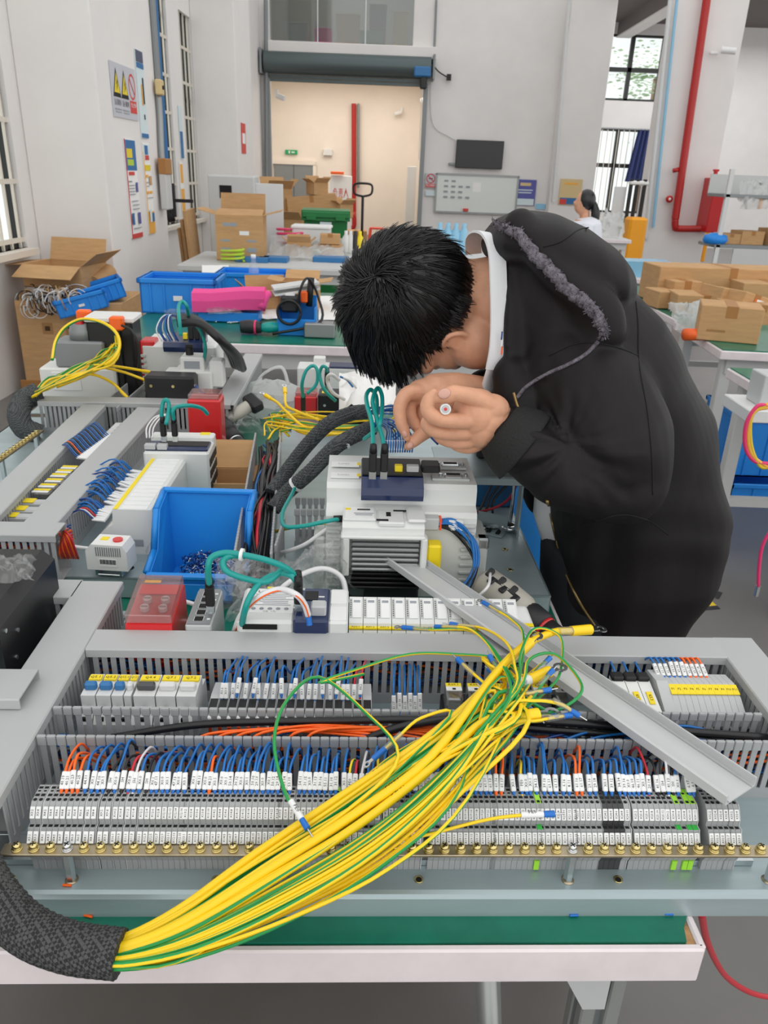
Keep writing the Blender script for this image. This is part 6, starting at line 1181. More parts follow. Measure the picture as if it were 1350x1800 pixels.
for k in range(22):
    px0, py0 = 118 + 2.6 * k, 800 - 1.9 * k; e = at(px0 + 20, py0 + 6, .855); s0 = at(px0 - 18, py0 - 6, .85)
    q = B(); q.tube([s0, s0.lerp(e, .4) + Vector((0, 0, .022)), e + Vector((-.008, 0, .008)), e], .0014, ('dkblue_wire', 'blue_wire', 'black_wire', 'orange_wire' if k < 5 else 'blue_wire')[k % 4], 5, 4); tag(obj('wire', q), '%s short wire arching from the duct to the white sleeves on the far panel' % ORD[k], 'wire', 'short wires on the far panel')
    q = B(); X = frm(e + Vector((.008, 0, .001)), (1, .05, -.1), (0, -.3, 1)); q.box((0, 0, 0), (.024, .0046, .0036), 'white', xf=X); tag(obj('marker_sleeve', q), 'white marker sleeve on the %s short wire of the far panel' % ORD[k], 'wire marker', 'white sleeves on the far panel')
t = thing('terminal_strip', 'row of pale terminals with red link under the white sleeves of the far panel', 'terminal block', xf=rowpos(178, 806, .05)); me = B(); me.box((0, 0, .022), (.05, .0078, .044), 'mid_grey', ch=.001); me = me.mesh('terminal')
for k in range(20): obj('terminal', me, t, loc=(0, -.09 + .009 * k, 0))
part(t, 'link_bar', [((.018, .02, .047), (.006, .10, .006), 'orange_led', .001)])
t = thing('circuit_breaker', 'pale circuit breaker row with yellow marker strip at the far end between the ducts', 'circuit breaker', xf=rowpos(208, 757, .06))
for k in range(5): part(t, 'breaker_module', [((0, -.045 + .022 * k, .022), (.08, .0205, .044), 'light_grey', .002), ((0, -.045 + .022 * k, .052), (.045, .0205, .022), 'light_grey', .002), ((.004, -.045 + .022 * k, .066), (.012, .012, .008), 'steel_grey', .002), ((.02, -.045 + .022 * k, .0635), (.010, .0205, .001), 'label_yellow')])
# blue wires fanning from the duct into the white io block
X = rowpos(236, 866, .10); t = thing('io_block', 'long white io block with yellow strip fed by a fan of blue wires', 'io module', xf=X)
q = B(); q.prism([(-.055, 0), (-.055, .035), (-.04, .05), (-.030, .055), (-.028, .085), (.038, .085), (.042, .08), (.042, 0)], .14, 'drive_white', xf=Matrix(((1, 0, 0, 0), (0, 0, -1, 0), (0, 1, 0, 0), (0, 0, 0, 1))), h0=-.14); q.v = [(x, y + .10, z) for x, y, z in q.v]; obj('housing', q, t, loc=(0, 0, 0))
part(t, 'yellow_strip', [((-.023, .10, .0855), (.007, .28, .001), 'label_yellow')]); 
for k in range(15): part(t, 'label_field', [((.008, -.031 + .0185 * k, .0855), (.045, .0145, .001), 'white')])
q = B()
for k in range(2): q.box((-.026 + .035 * k, -.0405, .022), (.022, .001, .013), 'label_print', ch=.003)
obj('end_recess', q, t, loc=(0, 0, 0))
X2 = X @ TR(-.045, -.03, .055)
for k in range(40):
    f = k / 39; e = X @ Vector((-.046, -.03 + .24 * f, .058)); s0 = X @ Vector((-.135 + rnd.uniform(-.004, .004), -.01 + .225 * f + rnd.uniform(-.006, .006), .045 + rnd.uniform(-.02, .03)))
    m = 'blue_wire' if k % 5 else 'dkblue_wire'; m = 'red_wire' if k == 2 else 'white_wire' if k == 1 else m
    q = B(); q.tube([s0 - Vector((.02, 0, 0)), s0, s0.lerp(e, .5) + Vector((0, 0, .02 + .01 * rnd.random())), e.lerp(s0, .22) + Vector((0, 0, .004))], .0016, m, 5, 4); t2 = thing('wire', '%s wire fanned into the white io block, %s of the %s batch' % ({'blue_wire': 'blue', 'dkblue_wire': 'dark blue', 'red_wire': 'red', 'white_wire': 'white'}[m], ORD[k % 10], ('nearest', 'middle', 'farther', 'farthest')[min(3, k // 10)]) if m not in ('red_wire', 'white_wire') else '%s wire at the near end of the fan into the white io block' % m.split('_')[0], 'wire', s0, group='wires fanned into the white io block'); obj('conductor', q, t2, world=True)
    q = B(); a_ = e.lerp(s0, .25); q.cyl(a_ + Vector((0, 0, .004)), e, .0026, 'white', 6); obj('marker_sleeve', q, t2, world=True)
# left controller with teal plugs
o = at(300, 830, .80); t = dev('controller', 'white controller with dark top and two teal plugs beside the cordless drill', 'controller', Vector((-.415, 1.47, .79)), 3.5); part(t, 'housing', [((0, .04, .05), (.13, .085, .10), 'drive_white', .004)]); part(t, 'top_panel', [((-.0, .03, .1025), (.125, .05, .006), 'navy', .002), ((.01, .035, .106), (.10, .03, .002), 'black', .001)])
q = B()
for j in range(5):
    for i in range(3): q.box((.0655, .012 + .018 * j, .025 + .025 * i), (.002, .012, .016), 'tool_dark')
obj('side_grille', q, t, loc=(0, 0, 0)); part(t, 'terminal_plug', [((-.052, .01, .108), (.022, .014, .01), 'mid_grey', .001), ((-.028, .01, .108), (.02, .014, .01), 'mid_grey', .001)]); part(t, 'rear_deck', [((0, .085, .095), (.13, .03, .03), 'device_white', .003), ((.045, .09, .1105), (.02, .015, .001), 'label_yellow')])
teal('teal cable loop rising from the white controller, first plug', [(286, 742, .945), (284, 725, .965), (287, 707, .985), (293, 703, .99), (297, 712, .98), (295, 732, .96), (292, 745, .95)], [(0, (0, 0, -1))], .0042)
teal('teal cable arching from the white controller towards the red relay, second plug', [(306, 742, .945), (304, 722, .97), (312, 715, .975), (335, 713, .975), (355, 718, .965), (365, 728, .95)], [(0, (0, 0, -1))], .0042)
for k in range(3): cab('wire', hpx([(258 + 5 * k, 770, .91), (258 + 6 * k, 752, .925), (270 + 6 * k, 735, .935), (286 + 5 * k, 728, .935)]), .0018, 'white_wire', 'white sleeved wire into the controller plug, %s of three' % ORD[k], 'wire', 6, 5, 'white wires at the controller plug')
o = P(360, 722, y=1.71); t = dev('safety_relay', 'red safety relay behind the teal plugs, clear lid', 'relay', Vector((o.x, o.y, .79)), 3); part(t, 'housing', [((0, .02, .072), (.075, .06, .144), 'red_plastic', .004)]); part(t, 'clear_lid', [((0, .02, .15), (.07, .055, .012), 'clear_red', .002)])
# cordless drill lying nose down on the green bench
power_driver('dark cordless drill with silver chuck lying between the panels', at(372, 735, .83), at(470, 812, .80), 0, 'tool_dark', 'tool_grey', 'chrome')
bag('clear bag heaped over the cordless drill', [at(395, 760, .80), at(470, 765, .78), at(455, 735, .82), at(400, 735, .84)], .02, 8, 14, 14)
t = dev('battery_pack', 'black tool battery on the green bench beside the open carton', 'battery', at(425, 845, .752), 10); part(t, 'shell', [((0, 0, .018), (.075, .05, .036), 'tool_dark', .006), ((0, -.005, .040), (.05, .03, .010), 'black', .003)])
# open cardboard carton
t = dev('carton', 'small open cardboard carton behind the blue bin', 'carton', at(392, 880, .752), 4); part(t, 'box_wall', [((0, .05, .03), (.13, .004, .06), 'cardboard'), ((.063, .0, .03), (.004, .10, .06), 'cardboard'), ((-.063, .0, .03), (.004, .10, .06), 'cardboard'), ((0, -.05, .03), (.13, .004, .06), 'cardboard'), ((0, 0, .003), (.13, .10, .004), 'cardboard_in')])
q = B(); q.box((0, 0, .03), (.004, .10, .08), 'cardboard', xf=TR(-.066, 0, .058) @ RY(-52)); obj('flap', q, t, loc=(0, 0, 0)); q = B(); q.box((0, 0, .03), (.13, .004, .07), 'cardboard', xf=TR(0, .052, .058) @ RX(-40)); obj('flap', q, t, loc=(0, 0, 0)); q = B(); q.box((0, 0, .03), (.004, .10, .06), 'cardboard', xf=TR(.064, 0, .058) @ RY(55)); obj('flap', q, t, loc=(0, 0, 0))
# ---- far left: second harness, rotary switch, big drive
t = thing('earth_wire_harness', 'coil of yellow-green earth wires rising from a grey braided sleeve', 'wire harness', P(60, 760, z=.79))
q = B(); SL = hpx([(70, 765, .80), (42, 752, .82), (33, 728, .85), (42, 705, .87), (68, 690, .885)]); braided(q, SL, .026, 26, 8, 'braid2'); obj('braided_sleeve', q, t, world=True)
gr_ = random.Random(4)
for k in range(16):
    j = lambda s=8: gr_.uniform(-s, s); zz = .90 + .03 * gr_.random()
    pts = hpx([(60 + j(4), 695 + j(4), .885), (90 + j(5), 672 + j(10), zz), (140 + j(10), 650 + j(12), zz + .04), (190 + j(14), 628 + j(14), .96), (208 + j(6), 598 + j(12), .99), (195 + j(8), 570 + j(8), 1.0), (150 + j(12), 562 + j(8), 1.02)][:5 + k % 3]); q = B(); q.tube(pts, .0028, 'pe_yellow', 7, 6, stripe=('pe_green', 2), ph=gr_.random() * 6); obj('earth_wire', q, t, world=True)
pts = hpx([(92, 632, .97), (98, 600, 1.0), (115, 575, 1.03), (145, 561, 1.05), (180, 567, 1.05), (204, 585, 1.03), (210, 610, 1.0), (195, 635, .97), (150, 660, .93), (100, 680, .9)]); q = B(); q.tube(pts, .0042, 'pe_yellow', 8, 7, stripe=('pe_green', 2)); obj('earth_wire', q, t, world=True, label='thick looping earth wire')
for L_ in ([(130, 655, .94), (170, 660, .93), (200, 675, .9), (215, 690, .88)], [(180, 645, .94), (220, 655, .92), (255, 668, .9)], [(190, 642, .95), (230, 648, .93), (252, 652, .92)]):
    pts = hpx(L_); q = B(); q.tube(pts, .0036, 'pe_yellow', 8, 6); w = obj('earth_wire', q, t, world=True); q = B(); ring_lug(q, pts[-1], pts[-1] - pts[-2], .9); obj('ring_lug', q, w, world=True)
o = at(140, 672, .87); o = Vector((o.x, o.y, .79)); t = dev('rotary_switch', 'grey rotary main switch on a white load breaker block', 'switch', o, 4)
part(t, 'breaker_block', [((0, .05, .06), (.20, .12, .12), 'device_white', .005), ((-.03, -.011, .085), (.075, .003, .05), 'white', .001)]); part(t, 'grey_housing', [((.01, .04, .155), (.13, .09, .07), 'steel_grey', .005)]); q = B(); q.lathe([(.033, .19), (.033, .215), (.030, .218), (.03, .23), (.026, .232)], 'steel_grey', 20); q.box((0, 0, .2335), (.05, .012, .004), 'tool_dark', ch=.001); q.v = [(x + .01, y + .04, z) for x, y, z in q.v]; obj('dial', q, t, loc=(0, 0, 0)); part(t, 'mount_plate', [((.02, .04, .002), (.30, .16, .004), 'zinc', .001)])
t = dev('filter_block', 'blue and steel line filter under the rotary switch', 'filter', at(165, 700, .80), 4); part(t, 'housing', [((-.06, .06, .03), (.07, .08, .07), 'bin_blue', .003), ((.03, .06, .03), (.12, .08, .07), 'heatsink', .003)]); part(t, 'terminal_block', [((.04, .0, .02), (.05, .03, .025), 'mid_grey', .003)])
for k, (x, y) in enumerate(((148, 556), (206, 568))):
    t = thing('clamp_block', 'orange wire clamp block %s the rotary switch' % ('behind' if k == 0 else 'beside'), 'clamp', P(x, y, z=1.03)); part(t, 'body', [((0, .0, 0), (.035, .03, .035), 'orange_wire', .004)]); part(t, 'stem', [((0, 0, -.10), (.012, .012, .18), 'black', .001)])
cab('cable', hpx([(214, 572, 1.03), (232, 582, 1.02), (243, 610, .98), (244, 650, .92)]), .0034, 'black_wire', 'thin dark cable dropping from the orange clamp')
t = dev('contactor_box', 'tall black contactor behind the rotary switch', 'contactor', Vector((-.74, 2.12, .79)), 4); part(t, 'housing', [((0, 0, .12), (.12, .10, .24), 'psu_black', .006)]); part(t, 'white_cap', [((0, 0, .246), (.13, .10, .014), 'device_white', .003)]); part(t, 'red_flag', [((-.08, -.02, .22), (.02, .05, .05), 'red_plastic', .003), ((.09, 0, .12), (.04, .06, .14), 'red_plastic', .004)])
o = Vector((-.565, 2.10, .79)); t = dev('inverter_drive', 'big pale drive with dark blue module and black hoses at the far panel end', 'drive', o, 4)
q = B(); q.box((0, .08, .09), (.20, .16, .18), 'drive_white', ch=.006); obj('housing', q, t, loc=(0, 0, 0)); q = B(); q.prism([(-.02, .166), (-.026, .18), (-.02, .192), (.07, .202), (.07, .17)], .05, 'navy', xf=YZ @ TR(0, 0, .02), h0=-.055); obj('connector_module', q, t, loc=(0, 0, 0)); part(t, 'type_label', [((.04, -.001, .12), (.08, .001, .05), 'white')])
q = B()
for s in (-1, 1):
    for k in range(9): q.box((s * .094, -.002, .03 + .015 * k), (.014, .006, .008), 'drive_grey', ch=.001)
obj('cooling_ribs', q, t, loc=(0, 0, 0)); part(t, 'yellow_plug', [((.02, .01, .204), (.012, .012, .016), 'label_yellow', .001)])
for k in range(3): part(t, 'bus_plug', [((.035 + .016 * k, .012, .215), (.014, .014, .04), 'black', .002)])
for k in range(9): q = B(); s0 = at(285 + 3.6 * k, 600 - (k % 2) * 2, 1.01); e = at(318, 560, 1.06); q.tube([s0, s0 + Vector((-.012, 0, .03)), s0.lerp(e, .6) + Vector((-.02, 0, .03)), e], .0018, ('white_wire', 'blue_wire', 'dkblue_wire')[k % 3], 5, 5); tag(obj('wire', q), '%s wire into the far drive module, %s of nine' % (('white', 'blue', 'dark blue')[k % 3], ORD[k]), 'wire', 'wires into the far drive module')
teal('teal cable loop over the far drive, upright loop', [(318, 590, 1.04), (315, 560, 1.08), (314, 540, 1.1), (320, 530, 1.11), (328, 538, 1.1), (332, 556, 1.07)], (), .0045)
teal('teal cable loop over the far drive, hanging loop', [(328, 562, 1.06), (345, 572, 1.05), (356, 590, 1.02), (361, 612, .99), (358, 635, .95)], (), .0045)
for k in range(4): cab('hose', hpx([(312, 562 + 2 * k, 1.06), (340 + 4 * k, 560 + 3 * k, 1.06), (375 + 5 * k, 585 + 5 * k, 1.02), (400 + 6 * k, 615 + 4 * k, .96), (412 + 5 * k, 642 + 2 * k, .90)]), .011, 'black_wire', 'shiny black cable hose sweeping down from the far drive, %s' % ORD[k], 'cable', 10, 6, 'black hoses at the far drive')
for x, y, z in ((388, 590, 1.035), (395, 598, 1.02)): pass
o = P(338, 650, y=1.985); t = dev('motor_breaker', 'white motor breaker with black knob in front of the far drive', 'circuit breaker', Vector((o.x, o.y, .82)), 3); part(t, 'stand', [((0, .03, -.02), (.09, .07, .04), 'tool_dark')]); part(t, 'housing', [((0, .03, .055), (.10, .08, .11), 'device_white', .004), ((0, .03, .125), (.06, .06, .04), 'device_white', .003), ((.06, .03, .10), (.035, .05, .07), 'device_white', .004), ((-.06, .03, .08), (.03, .06, .05), 'device_white', .004)]); q = B(); q.cyl((-.01, .03, .145), (-.01, .03, .165), .010, 'black', 12); q.box((-.01, .03, .168), (.018, .005, .008), 'black'); obj('knob', q, t, loc=(0, 0, 0)); part(t, 'print', [((0, -.0005, .125), (.04, .001, .02), 'label_print')])
o = P(298, 690, y=1.915); t = dev('power_supply', 'black boxy power supply in front of the motor breaker', 'power supply', Vector((o.x, o.y, .79)), 2); part(t, 'housing', [((0, .03, .07), (.125, .06, .14), 'psu_black', .006)])
for s in (-.045, .01): q = B(); q.cyl((s, -.0015, .115), (s, .0, .115), .004, 'brass', 8); obj('screw', q, t, loc=(0, 0, 0))
for k in range(5): cab('wire', hpx([(343, 680 - k, .92), (355, 690, .905 + .004 * k), (372 + 2 * k, 702, .88)]), .003, ('dkblue_wire', 'blue_wire', 'pe_yellow', 'red_wire', 'dkblue_wire')[k], '%s wire leaving the boxy power supply, %s' % (('dark blue', 'blue', 'yellow', 'red', 'outer blue')[k], ORD[k]), 'wire')
free_duct('short slotted duct behind the motor breaker', at(300, 665, .87) * 1 - Vector((0, 0, .08)), at(425, 662, .87) - Vector((0, 0, .08)), .05, head=False, sides=(-1, 1))
free_duct('short slotted duct between rotary switch and power supply', at(188, 715, .87) - Vector((0, 0, .08)), at(240, 672, .87) - Vector((0, 0, .08)), .045, head=True, sides=(-1, 1))
# ================================================================= BACKGROUND: FURTHER BENCHES, CARTONS, WALL FITTINGS
mat('crate_blue', '#1f8be6', .42, var=.05, vs=6); mat('pink_foam', '#f2539b', .85, bump=.1, bs=80); mat('cabinet_grey', '#c9cbca', .5); mat('bin_green', '#177a3c', .45); mat('red_pipe', '#b5231f', .35); mat('red_box', '#c2161c', .35); mat('tv_black', '#17181a', .2); mat('board_white', '#dfe5e1', .3); mat('curtain', '#3f4b7e', .85); mat('truck_yellow', '#f6a512', .45); mat('shutter', '#5b6768', .4, .4); mat('sign_green', '#2aa86a', .4); mat('poster_blue', '#2f6ea6', .6); mat('poster_pale', '#d6e6ea', .6); mat('poster_orange', '#f2b24a', .6); mat('poster_red', '#d2413c', .6); mat('sign_grey', '#c5c7cf', .5); mat('sign_yellow', '#e8cf1d', .5); mat('orange_tool', '#f0641e', .45); mat('pink_hose', '#e83a72', .4); mat('water_blue', '#8fc6e4', .25); mat('tape_yellow', '#e3c328', .6); mat('leaf', '#a9c795', .8); mat('white_coat', '#e6eaf2', .8); mat('brown_tape', '#a9763f', .6); mat('poster_purple', '#5b5ea6', .6); mat('poster_tan', '#d8c08e', .6); mat('stool_red', '#f0422c', .4); mat('lime', '#b6d43a', .5)
def carton(label, o, d, rz=0, open_=False, group=None, inside=True, tape=True, prints=None, flaps=(35, 35, 50, 50), pitch=0, roll=0):
    t = thing('carton', label, 'carton', xf=TR(o) @ RZ(rz) @ RX(pitch) @ RY(roll), group=group); w, dp, h = d; th = .006; q = B()
    if not open_: q.box((0, 0, h / 2), (w, dp, h), 'cardboard', ch=.004)
    else:
        for s in (-1, 1): q.box((s * (w / 2 - th / 2), 0, h / 2), (th, dp, h), 'cardboard'); q.box((0, s * (dp / 2 - th / 2), h / 2), (w - 2 * th, th, h), 'cardboard')
        q.box((0, 0, th / 2), (w, dp, th), 'cardboard_in')
    obj('box_body', q, t, loc=(0, 0, 0))
    if open_:
        for k, (s, a) in enumerate(((-1, flaps[0]), (1, flaps[1]))): q = B(); q.box((0, 0, dp * .22), (w - .01, th * .7, dp * .44), 'cardboard', xf=TR(0, s * (dp / 2 - th), h) @ RX(-s * (a + 0))); obj('flap', q, t, loc=(0, 0, 0))
        for k, (s, a) in enumerate(((-1, flaps[2]), (1, flaps[3]))): q = B(); q.box((0, 0, dp * .22), (th * .7, dp - .01, dp * .44), 'cardboard', xf=TR(s * (w / 2 - th), 0, h) @ RY(s * a)); obj('flap', q, t, loc=(0, 0, 0))
    elif tape: part(t, 'tape', [((0, 0, h + .0006), (min(.05, w * .25), dp, .001), 'brown_tape'), ((0, -dp / 2 - .0006, h - .04 * min(1, h * 4)), (min(.05, w * .25), .001, .08 * min(1, h * 4)), 'brown_tape')])
    if prints:
        q = B()
        for x, z, w_, h_, m in prints: q.box((x * w, -dp / 2 - .001, z * h), (w_ * w, .0012, h_ * h), m)
        obj('print', q, t, loc=(0, 0, 0))
    return t
def bench(name, label, x0, x1, y0, y1, rz=0, z=.75, edge='bench_edge', m='bench_green', shelf=None):
    t = thing(name, label, 'workbench', ((x0 + x1) / 2, y0, 0), rz); w, d = x1 - x0, y1 - y0
    part(t, 'top', [((0, d / 2, z - .002), (w - .02, d - .02, .006), m), ((0, d / 2, z - .024), (w, d, .040), edge, .004)]); part(t, 'apron', [((0, .06, z - .08), (w - .1, .03, .07), 'cabinet_grey')]); part(t, 'apron', [((0, d - .06, z - .08), (w - .1, .03, .07), 'cabinet_grey')])
    for sx in (-1, 1):
        for yy in (.08, d - .08): part(t, 'leg', [((sx * (w / 2 - .06), yy, (z - .045) / 2), (.05, .05, z - .045), 'cabinet_grey', .004)])
    part(t, 'stretcher', [((0, d - .08, .18), (w - .14, .03, .04), 'cabinet_grey')])
    if shelf: part(t, 'shelf', [((0, d / 2, shelf), (w - .12, d - .2, .02), 'cabinet_grey')])
    return t
bench('workbench', 'green topped bench across the aisle with blue crate and pink foam', -1.16, .75, 3.23, 4.75, 2, shelf=.35)
bench('workbench', 'pale blue edged bench with cartons in front of the grey cabinet', -1.55, .55, 5.92, 6.95, 1.5, edge='cabinet_grey', m='cabinet_grey', shelf=.3)
def crate(label, o, d, rz=0, m='crate_blue', group=None, tilt=0):
    t = thing('crate', label, 'crate', xf=TR(o) @ RZ(rz) @ RY(tilt), group=group); w, dp, h = d; th = .008; q = B()
    for s in (-1, 1): q.box((s * (w / 2 - th / 2), 0, h / 2), (th, dp, h), m); q.box((0, s * (dp / 2 - th / 2), h / 2), (w, th, h), m)
    q.box((0, 0, th / 2), (w, dp, th), m); obj('crate_shell', q, t, loc=(0, 0, 0))
    q = B()
    for s in (-1, 1): q.box((s * w / 2, 0, h - .012), (.022, dp + .022, .024), m, ch=.004); q.box((0, s * dp / 2, h - .012), (w + .022, .022, .024), m, ch=.004)
    obj('rim', q, t, loc=(0, 0, 0))
    for s in (-1, 1):
        for k in (-.36, -.18, .18, .36): part(t, 'rib', [((k * w, s * dp / 2, h * .45), (.01, .012, h * .85), m, .002)])
    for s in (-1, 1):
        for k in (-.25, .25): part(t, 'rib', [((s * w / 2, k * dp, h * .45), (.012, .01, h * .85), m, .002)])
    part(t, 'label', [((0, -dp / 2 - .006, h * .45), (w * .12, .002, h * .14), 'white')]); return t
def on(px_, py_, z=.752): p = P(px_, py_, z=z); return p
p = on(312, 552); crate('blue plastic crate at the wall end of the green bench', p + Vector((0, .14, 0)), (.36, .27, .165), 3)
p = on(440, 512); crate('second blue crate behind the pink foam', p + Vector((0, .15, 0)), (.40, .28, .10), 2)
# pink foam roll
p = on(405, 545, .80); t = thing('foam_block', 'bright pink foam block folded over on the green bench', 'foam', p); q = B(); q.loft([[(x, y, z) for y, z in [(-.075, 0), (-.08, .05), (-.07, .085), (0, .095), (.07, .085), (.08, .05), (.075, 0)]] for x in (-.165, -.08, .08, .165)], 'pink_foam', False, xf=RZ(5)); q.v = [(x, y, z + .015 * (x > 0)) for x, y, z in q.v]; obj('foam_body', q, t, loc=(0, 0, 0)); q = B(); q.tube([(.155, -.06, .02), (.17, -.02, .075), (.17, .05, .07)], .02, 'pink_foam', 8, 4); obj('foam_edge', q, t, loc=(0, 0, 0)); part(t, 'under_tray', [((0, .0, -.024), (.28, .12, .045), 'crate_blue', .004)])
carton('open flat carton beside the pink foam', on(468, 545, .755) + Vector((0, .12, 0)), (.22, .2, .06), 20, True, flaps=(60, 20, 40, 70))
carton('small brown carton behind the blue tool holder', on(525, 548, .752) + Vector((0, .1, 0)), (.19, .17, .14), 0, True, flaps=(80, 60, 80, 80))
q = B(); a = on(520, 510, .93); 
for k in range(3): q.box((0, 0, .012 * k), (.20, .12, .009), 'bag' if k == 1 else 'light_grey', xf=TR(a) @ RZ(14) @ RY(-8))
tag(obj('foam_sheets', q), 'stack of pale foam sheets tilted on the small carton', 'foam sheet')
t = thing('parts_box', 'small printed box in crumpled film on the green bench', 'box', on(388, 560)); part(t, 'box_body', [((0, 0, .03), (.10, .06, .06), 'lever_blue', .003), ((0, -.0305, .03), (.08, .001, .03), 'poster_orange'), ((-.01, -.031, .034), (.05, .001, .012), 'white')]); bag('crumpled film on the small printed box', [on(362, 552, .80), on(425, 552, .80), on(420, 535, .83), on(368, 535, .83)], .02, 12, 12, 12)
bag('clear bag lying in front of the blue crate', [on(285, 562, .755), on(350, 562, .755), on(345, 545, .78), on(290, 545, .78)], .018, 13, 12, 12)
q = B(); q.sheet(lambda u, v: on(412 + 55 * u, 552 - 16 * v, .758) + Vector((0, 0, .015 + .015 * noise.noise(Vector((u * 4, v * 4, 1))))), 10, 6, 'poster_red'); tag(obj('red_cloth', q), 'red cloth lying under the open flat carton', 'cloth')
for k, (x0, y0, x1, y1, lb) in enumerate(((447, 560, 495, 542, 'pale pink sheet beside the red cloth'), (560, 562, 612, 520, 'white paper sheet beside the small carton'), (355, 500, 402, 466, 'white paper sheet behind the blue crate'))):
    q = B(); q.sheet(lambda u, v: on(x0 + (x1 - x0) * u, y0 + (y1 - y0) * v, .757 + (.05 * v if k == 2 else 0)) + Vector((0, 0, .006 * noise.noise(Vector((u * 3, v * 3, k))))), 8, 8, 'paper'); tag(obj('paper_sheet', q), lb, 'paper')
# blue holder with coiled gun
o = on(520, 592); t = thing('tool_holder', 'blue tool holder with a coiled black cable on the green bench', 'tool holder', o + Vector((0, .08, 0))); part(t, 'holder_body', [((0, .05, .08), (.16, .01, .16), 'crate_blue', .003), ((-.08, 0, .06), (.008, .10, .12), 'crate_blue', .002), ((.08, 0, .06), (.008, .10, .12), 'crate_blue', .002), ((0, -.05, .035), (.16, .008, .07), 'crate_blue', .002), ((0, 0, .004), (.16, .10, .008), 'crate_blue')])
part(t, 'black_device', [((-.03, -.01, .13), (.08, .07, .07), 'tool_dark', .01), ((-.03, -.02, .168), (.04, .03, .004), 'white')]); q = B(); q.tube([(.05 * math.cos(a) - .03, -.062, .10 + .05 * math.sin(a)) for a in [k * .5 for k in range(26)]], .006, 'black_wire', 6, 2); q.tube([(.0, -.05, .10), (.02, -.06, .20), (.05, -.03, .24), (.09, 0, .16), (.1, -.06, .06), (-.1, -.09, .01)], .006, 'black_wire', 6, 6); obj('coiled_cable', q, t, loc=(0, 0, 0)); q = B(); q.tube([(.05, 0, .12), (.06, .0, .24)], .014, 'black', 8, 1); obj('handle', q, t, loc=(0, 0, 0)); part(t, 'orange_tip', [((.03, -.01, .16), (.03, .03, .05), 'orange_tool', .006)])
t = thing('metal_box', 'silver metal instrument box beside the blue tool holder', 'box', on(562, 594) + Vector((0, .03, 0))); part(t, 'case', [((0, 0, .032), (.13, .09, .06), 'heatsink', .004)]); part(t, 'end_panel', [((-.066, 0, .032), (.003, .08, .05), 'tool_dark')])
t = thing('work_glove', 'teal and black screwdriver tool on the green bench', 'hand tool', on(460, 588)); q = B(); q.tube([(-.09, 0, .03), (-.05, 0, .032), (0, 0, .03)], [.026, .03, .024], 'tool_dark', 10, 4); obj('grip', q, t, loc=(0, 0, 0)); q = B(); q.tube([(0, 0, .03), (.03, .0, .032), (.06, .02, .03), (.08, .03, .012)], [.018, .024, .022, .012], 'teal', 10, 4); obj('teal_body', q, t, loc=(0, 0, 0)); q = B(); q.tube([(-.03, 0, .03), (-.022, 0, .03)], .031, 'pink_hose', 12, 1); obj('ring', q, t, loc=(0, 0, 0))
for k in range(9):
    a = on(370 + 11 * k, 562 + (k * 37 % 9), .757); d = Vector((math.cos(k * 1.7), math.sin(k * 1.7), 0)) * .04; q = B(); q.cyl(a - d, a + d, .0025, 'white', 5); tag(obj('cable_tie', q), 'white cable tie scrap on the green bench', 'cable tie', 'cable tie scraps on the green bench')
q = B(); o = on(447, 505, .752); q.lathe([(.03, 0), (.032, .02), (.031, .11), (.014, .15), (.013, .165)], 'bag', 14, xf=TR(o)); q.lathe([(.015, .165), (.015, .19)], 'white', 12, xf=TR(o)); tag(obj('bottle', q), 'clear plastic bottle with white cap on the green bench', 'bottle')
# ---- goods on the bench in front of the cabinet
def onb(px_, py_): return P(px_, py_, z=.75)
carton('large open carton with printed side on the pale bench', onb(418, 460) + Vector((0, .22, 0)), (.36, .34, .33), 4, True, flaps=(-75, 10, 75, 75), prints=[(-.2, .8, .3, .08, 'label_print'), (.1, .62, .2, .09, 'white'), (-.3, .45, .2, .05, 'label_print'), (.25, .45, .2, .05, 'label_print'), (-.3, .25, .2, .08, 'label_print'), (.25, .25, .2, .1, 'label_print')])
q = B(); o = onb(508, 440); q.tube([o + Vector((.13 * math.cos(a) * (1 + .03 * math.sin(a * 3)), .2 + .13 * math.sin(a), .03 + .006 * a)) for a in [k * .4 for k in range(60)]], .011, 'pink_hose', 6, 1); tag(obj('hose_coil', q), 'coil of bright pink hose on the pale bench', 'hose')
t = thing('white_box', 'white lidded box behind the pink hose coil', 'box', onb(540, 445) + Vector((0, .45, 0))); part(t, 'box_body', [((0, 0, .09), (.34, .25, .18), 'device_white', .01)]); part(t, 'lid', [((0, 0, .19), (.36, .27, .03), 'white', .008)])
for k, (x, y, d, rz) in enumerate(((522, 452, (.20, .14, .11), 8), (578, 452, (.19, .15, .09), -6), (578, 434, (.17, .14, .08), 4), (540, 452, (.08, .08, .06), 0))): carton(('small open carton of fittings beside the pink hose', 'flat brown carton at the bench end', 'flat brown carton on top at the bench end', 'tiny carton among plastic bags on the pale bench')[k], onb(x, 452) + Vector((0, .15, .095 if k == 2 else 0)), d, rz, k == 0)
bag('milky bag hanging over the pale bench edge', [onb(520, 462) + Vector((0, .1, .02)), onb(600, 462) + Vector((0, .1, .02)), onb(600, 445) + Vector((0, .2, .1)), onb(520, 445) + Vector((0, .2, .1))], .05, 15, 14, 14, 'milky_bag')
bag('bundle of clear bags in the middle of the pale bench', [onb(470, 462) + Vector((0, .1, .02)), onb(530, 462) + Vector((0, .1, .02)), onb(530, 440) + Vector((0, .2, .12)), onb(470, 440) + Vector((0, .2, .1))], .05, 16, 14, 14, 'milky_bag')
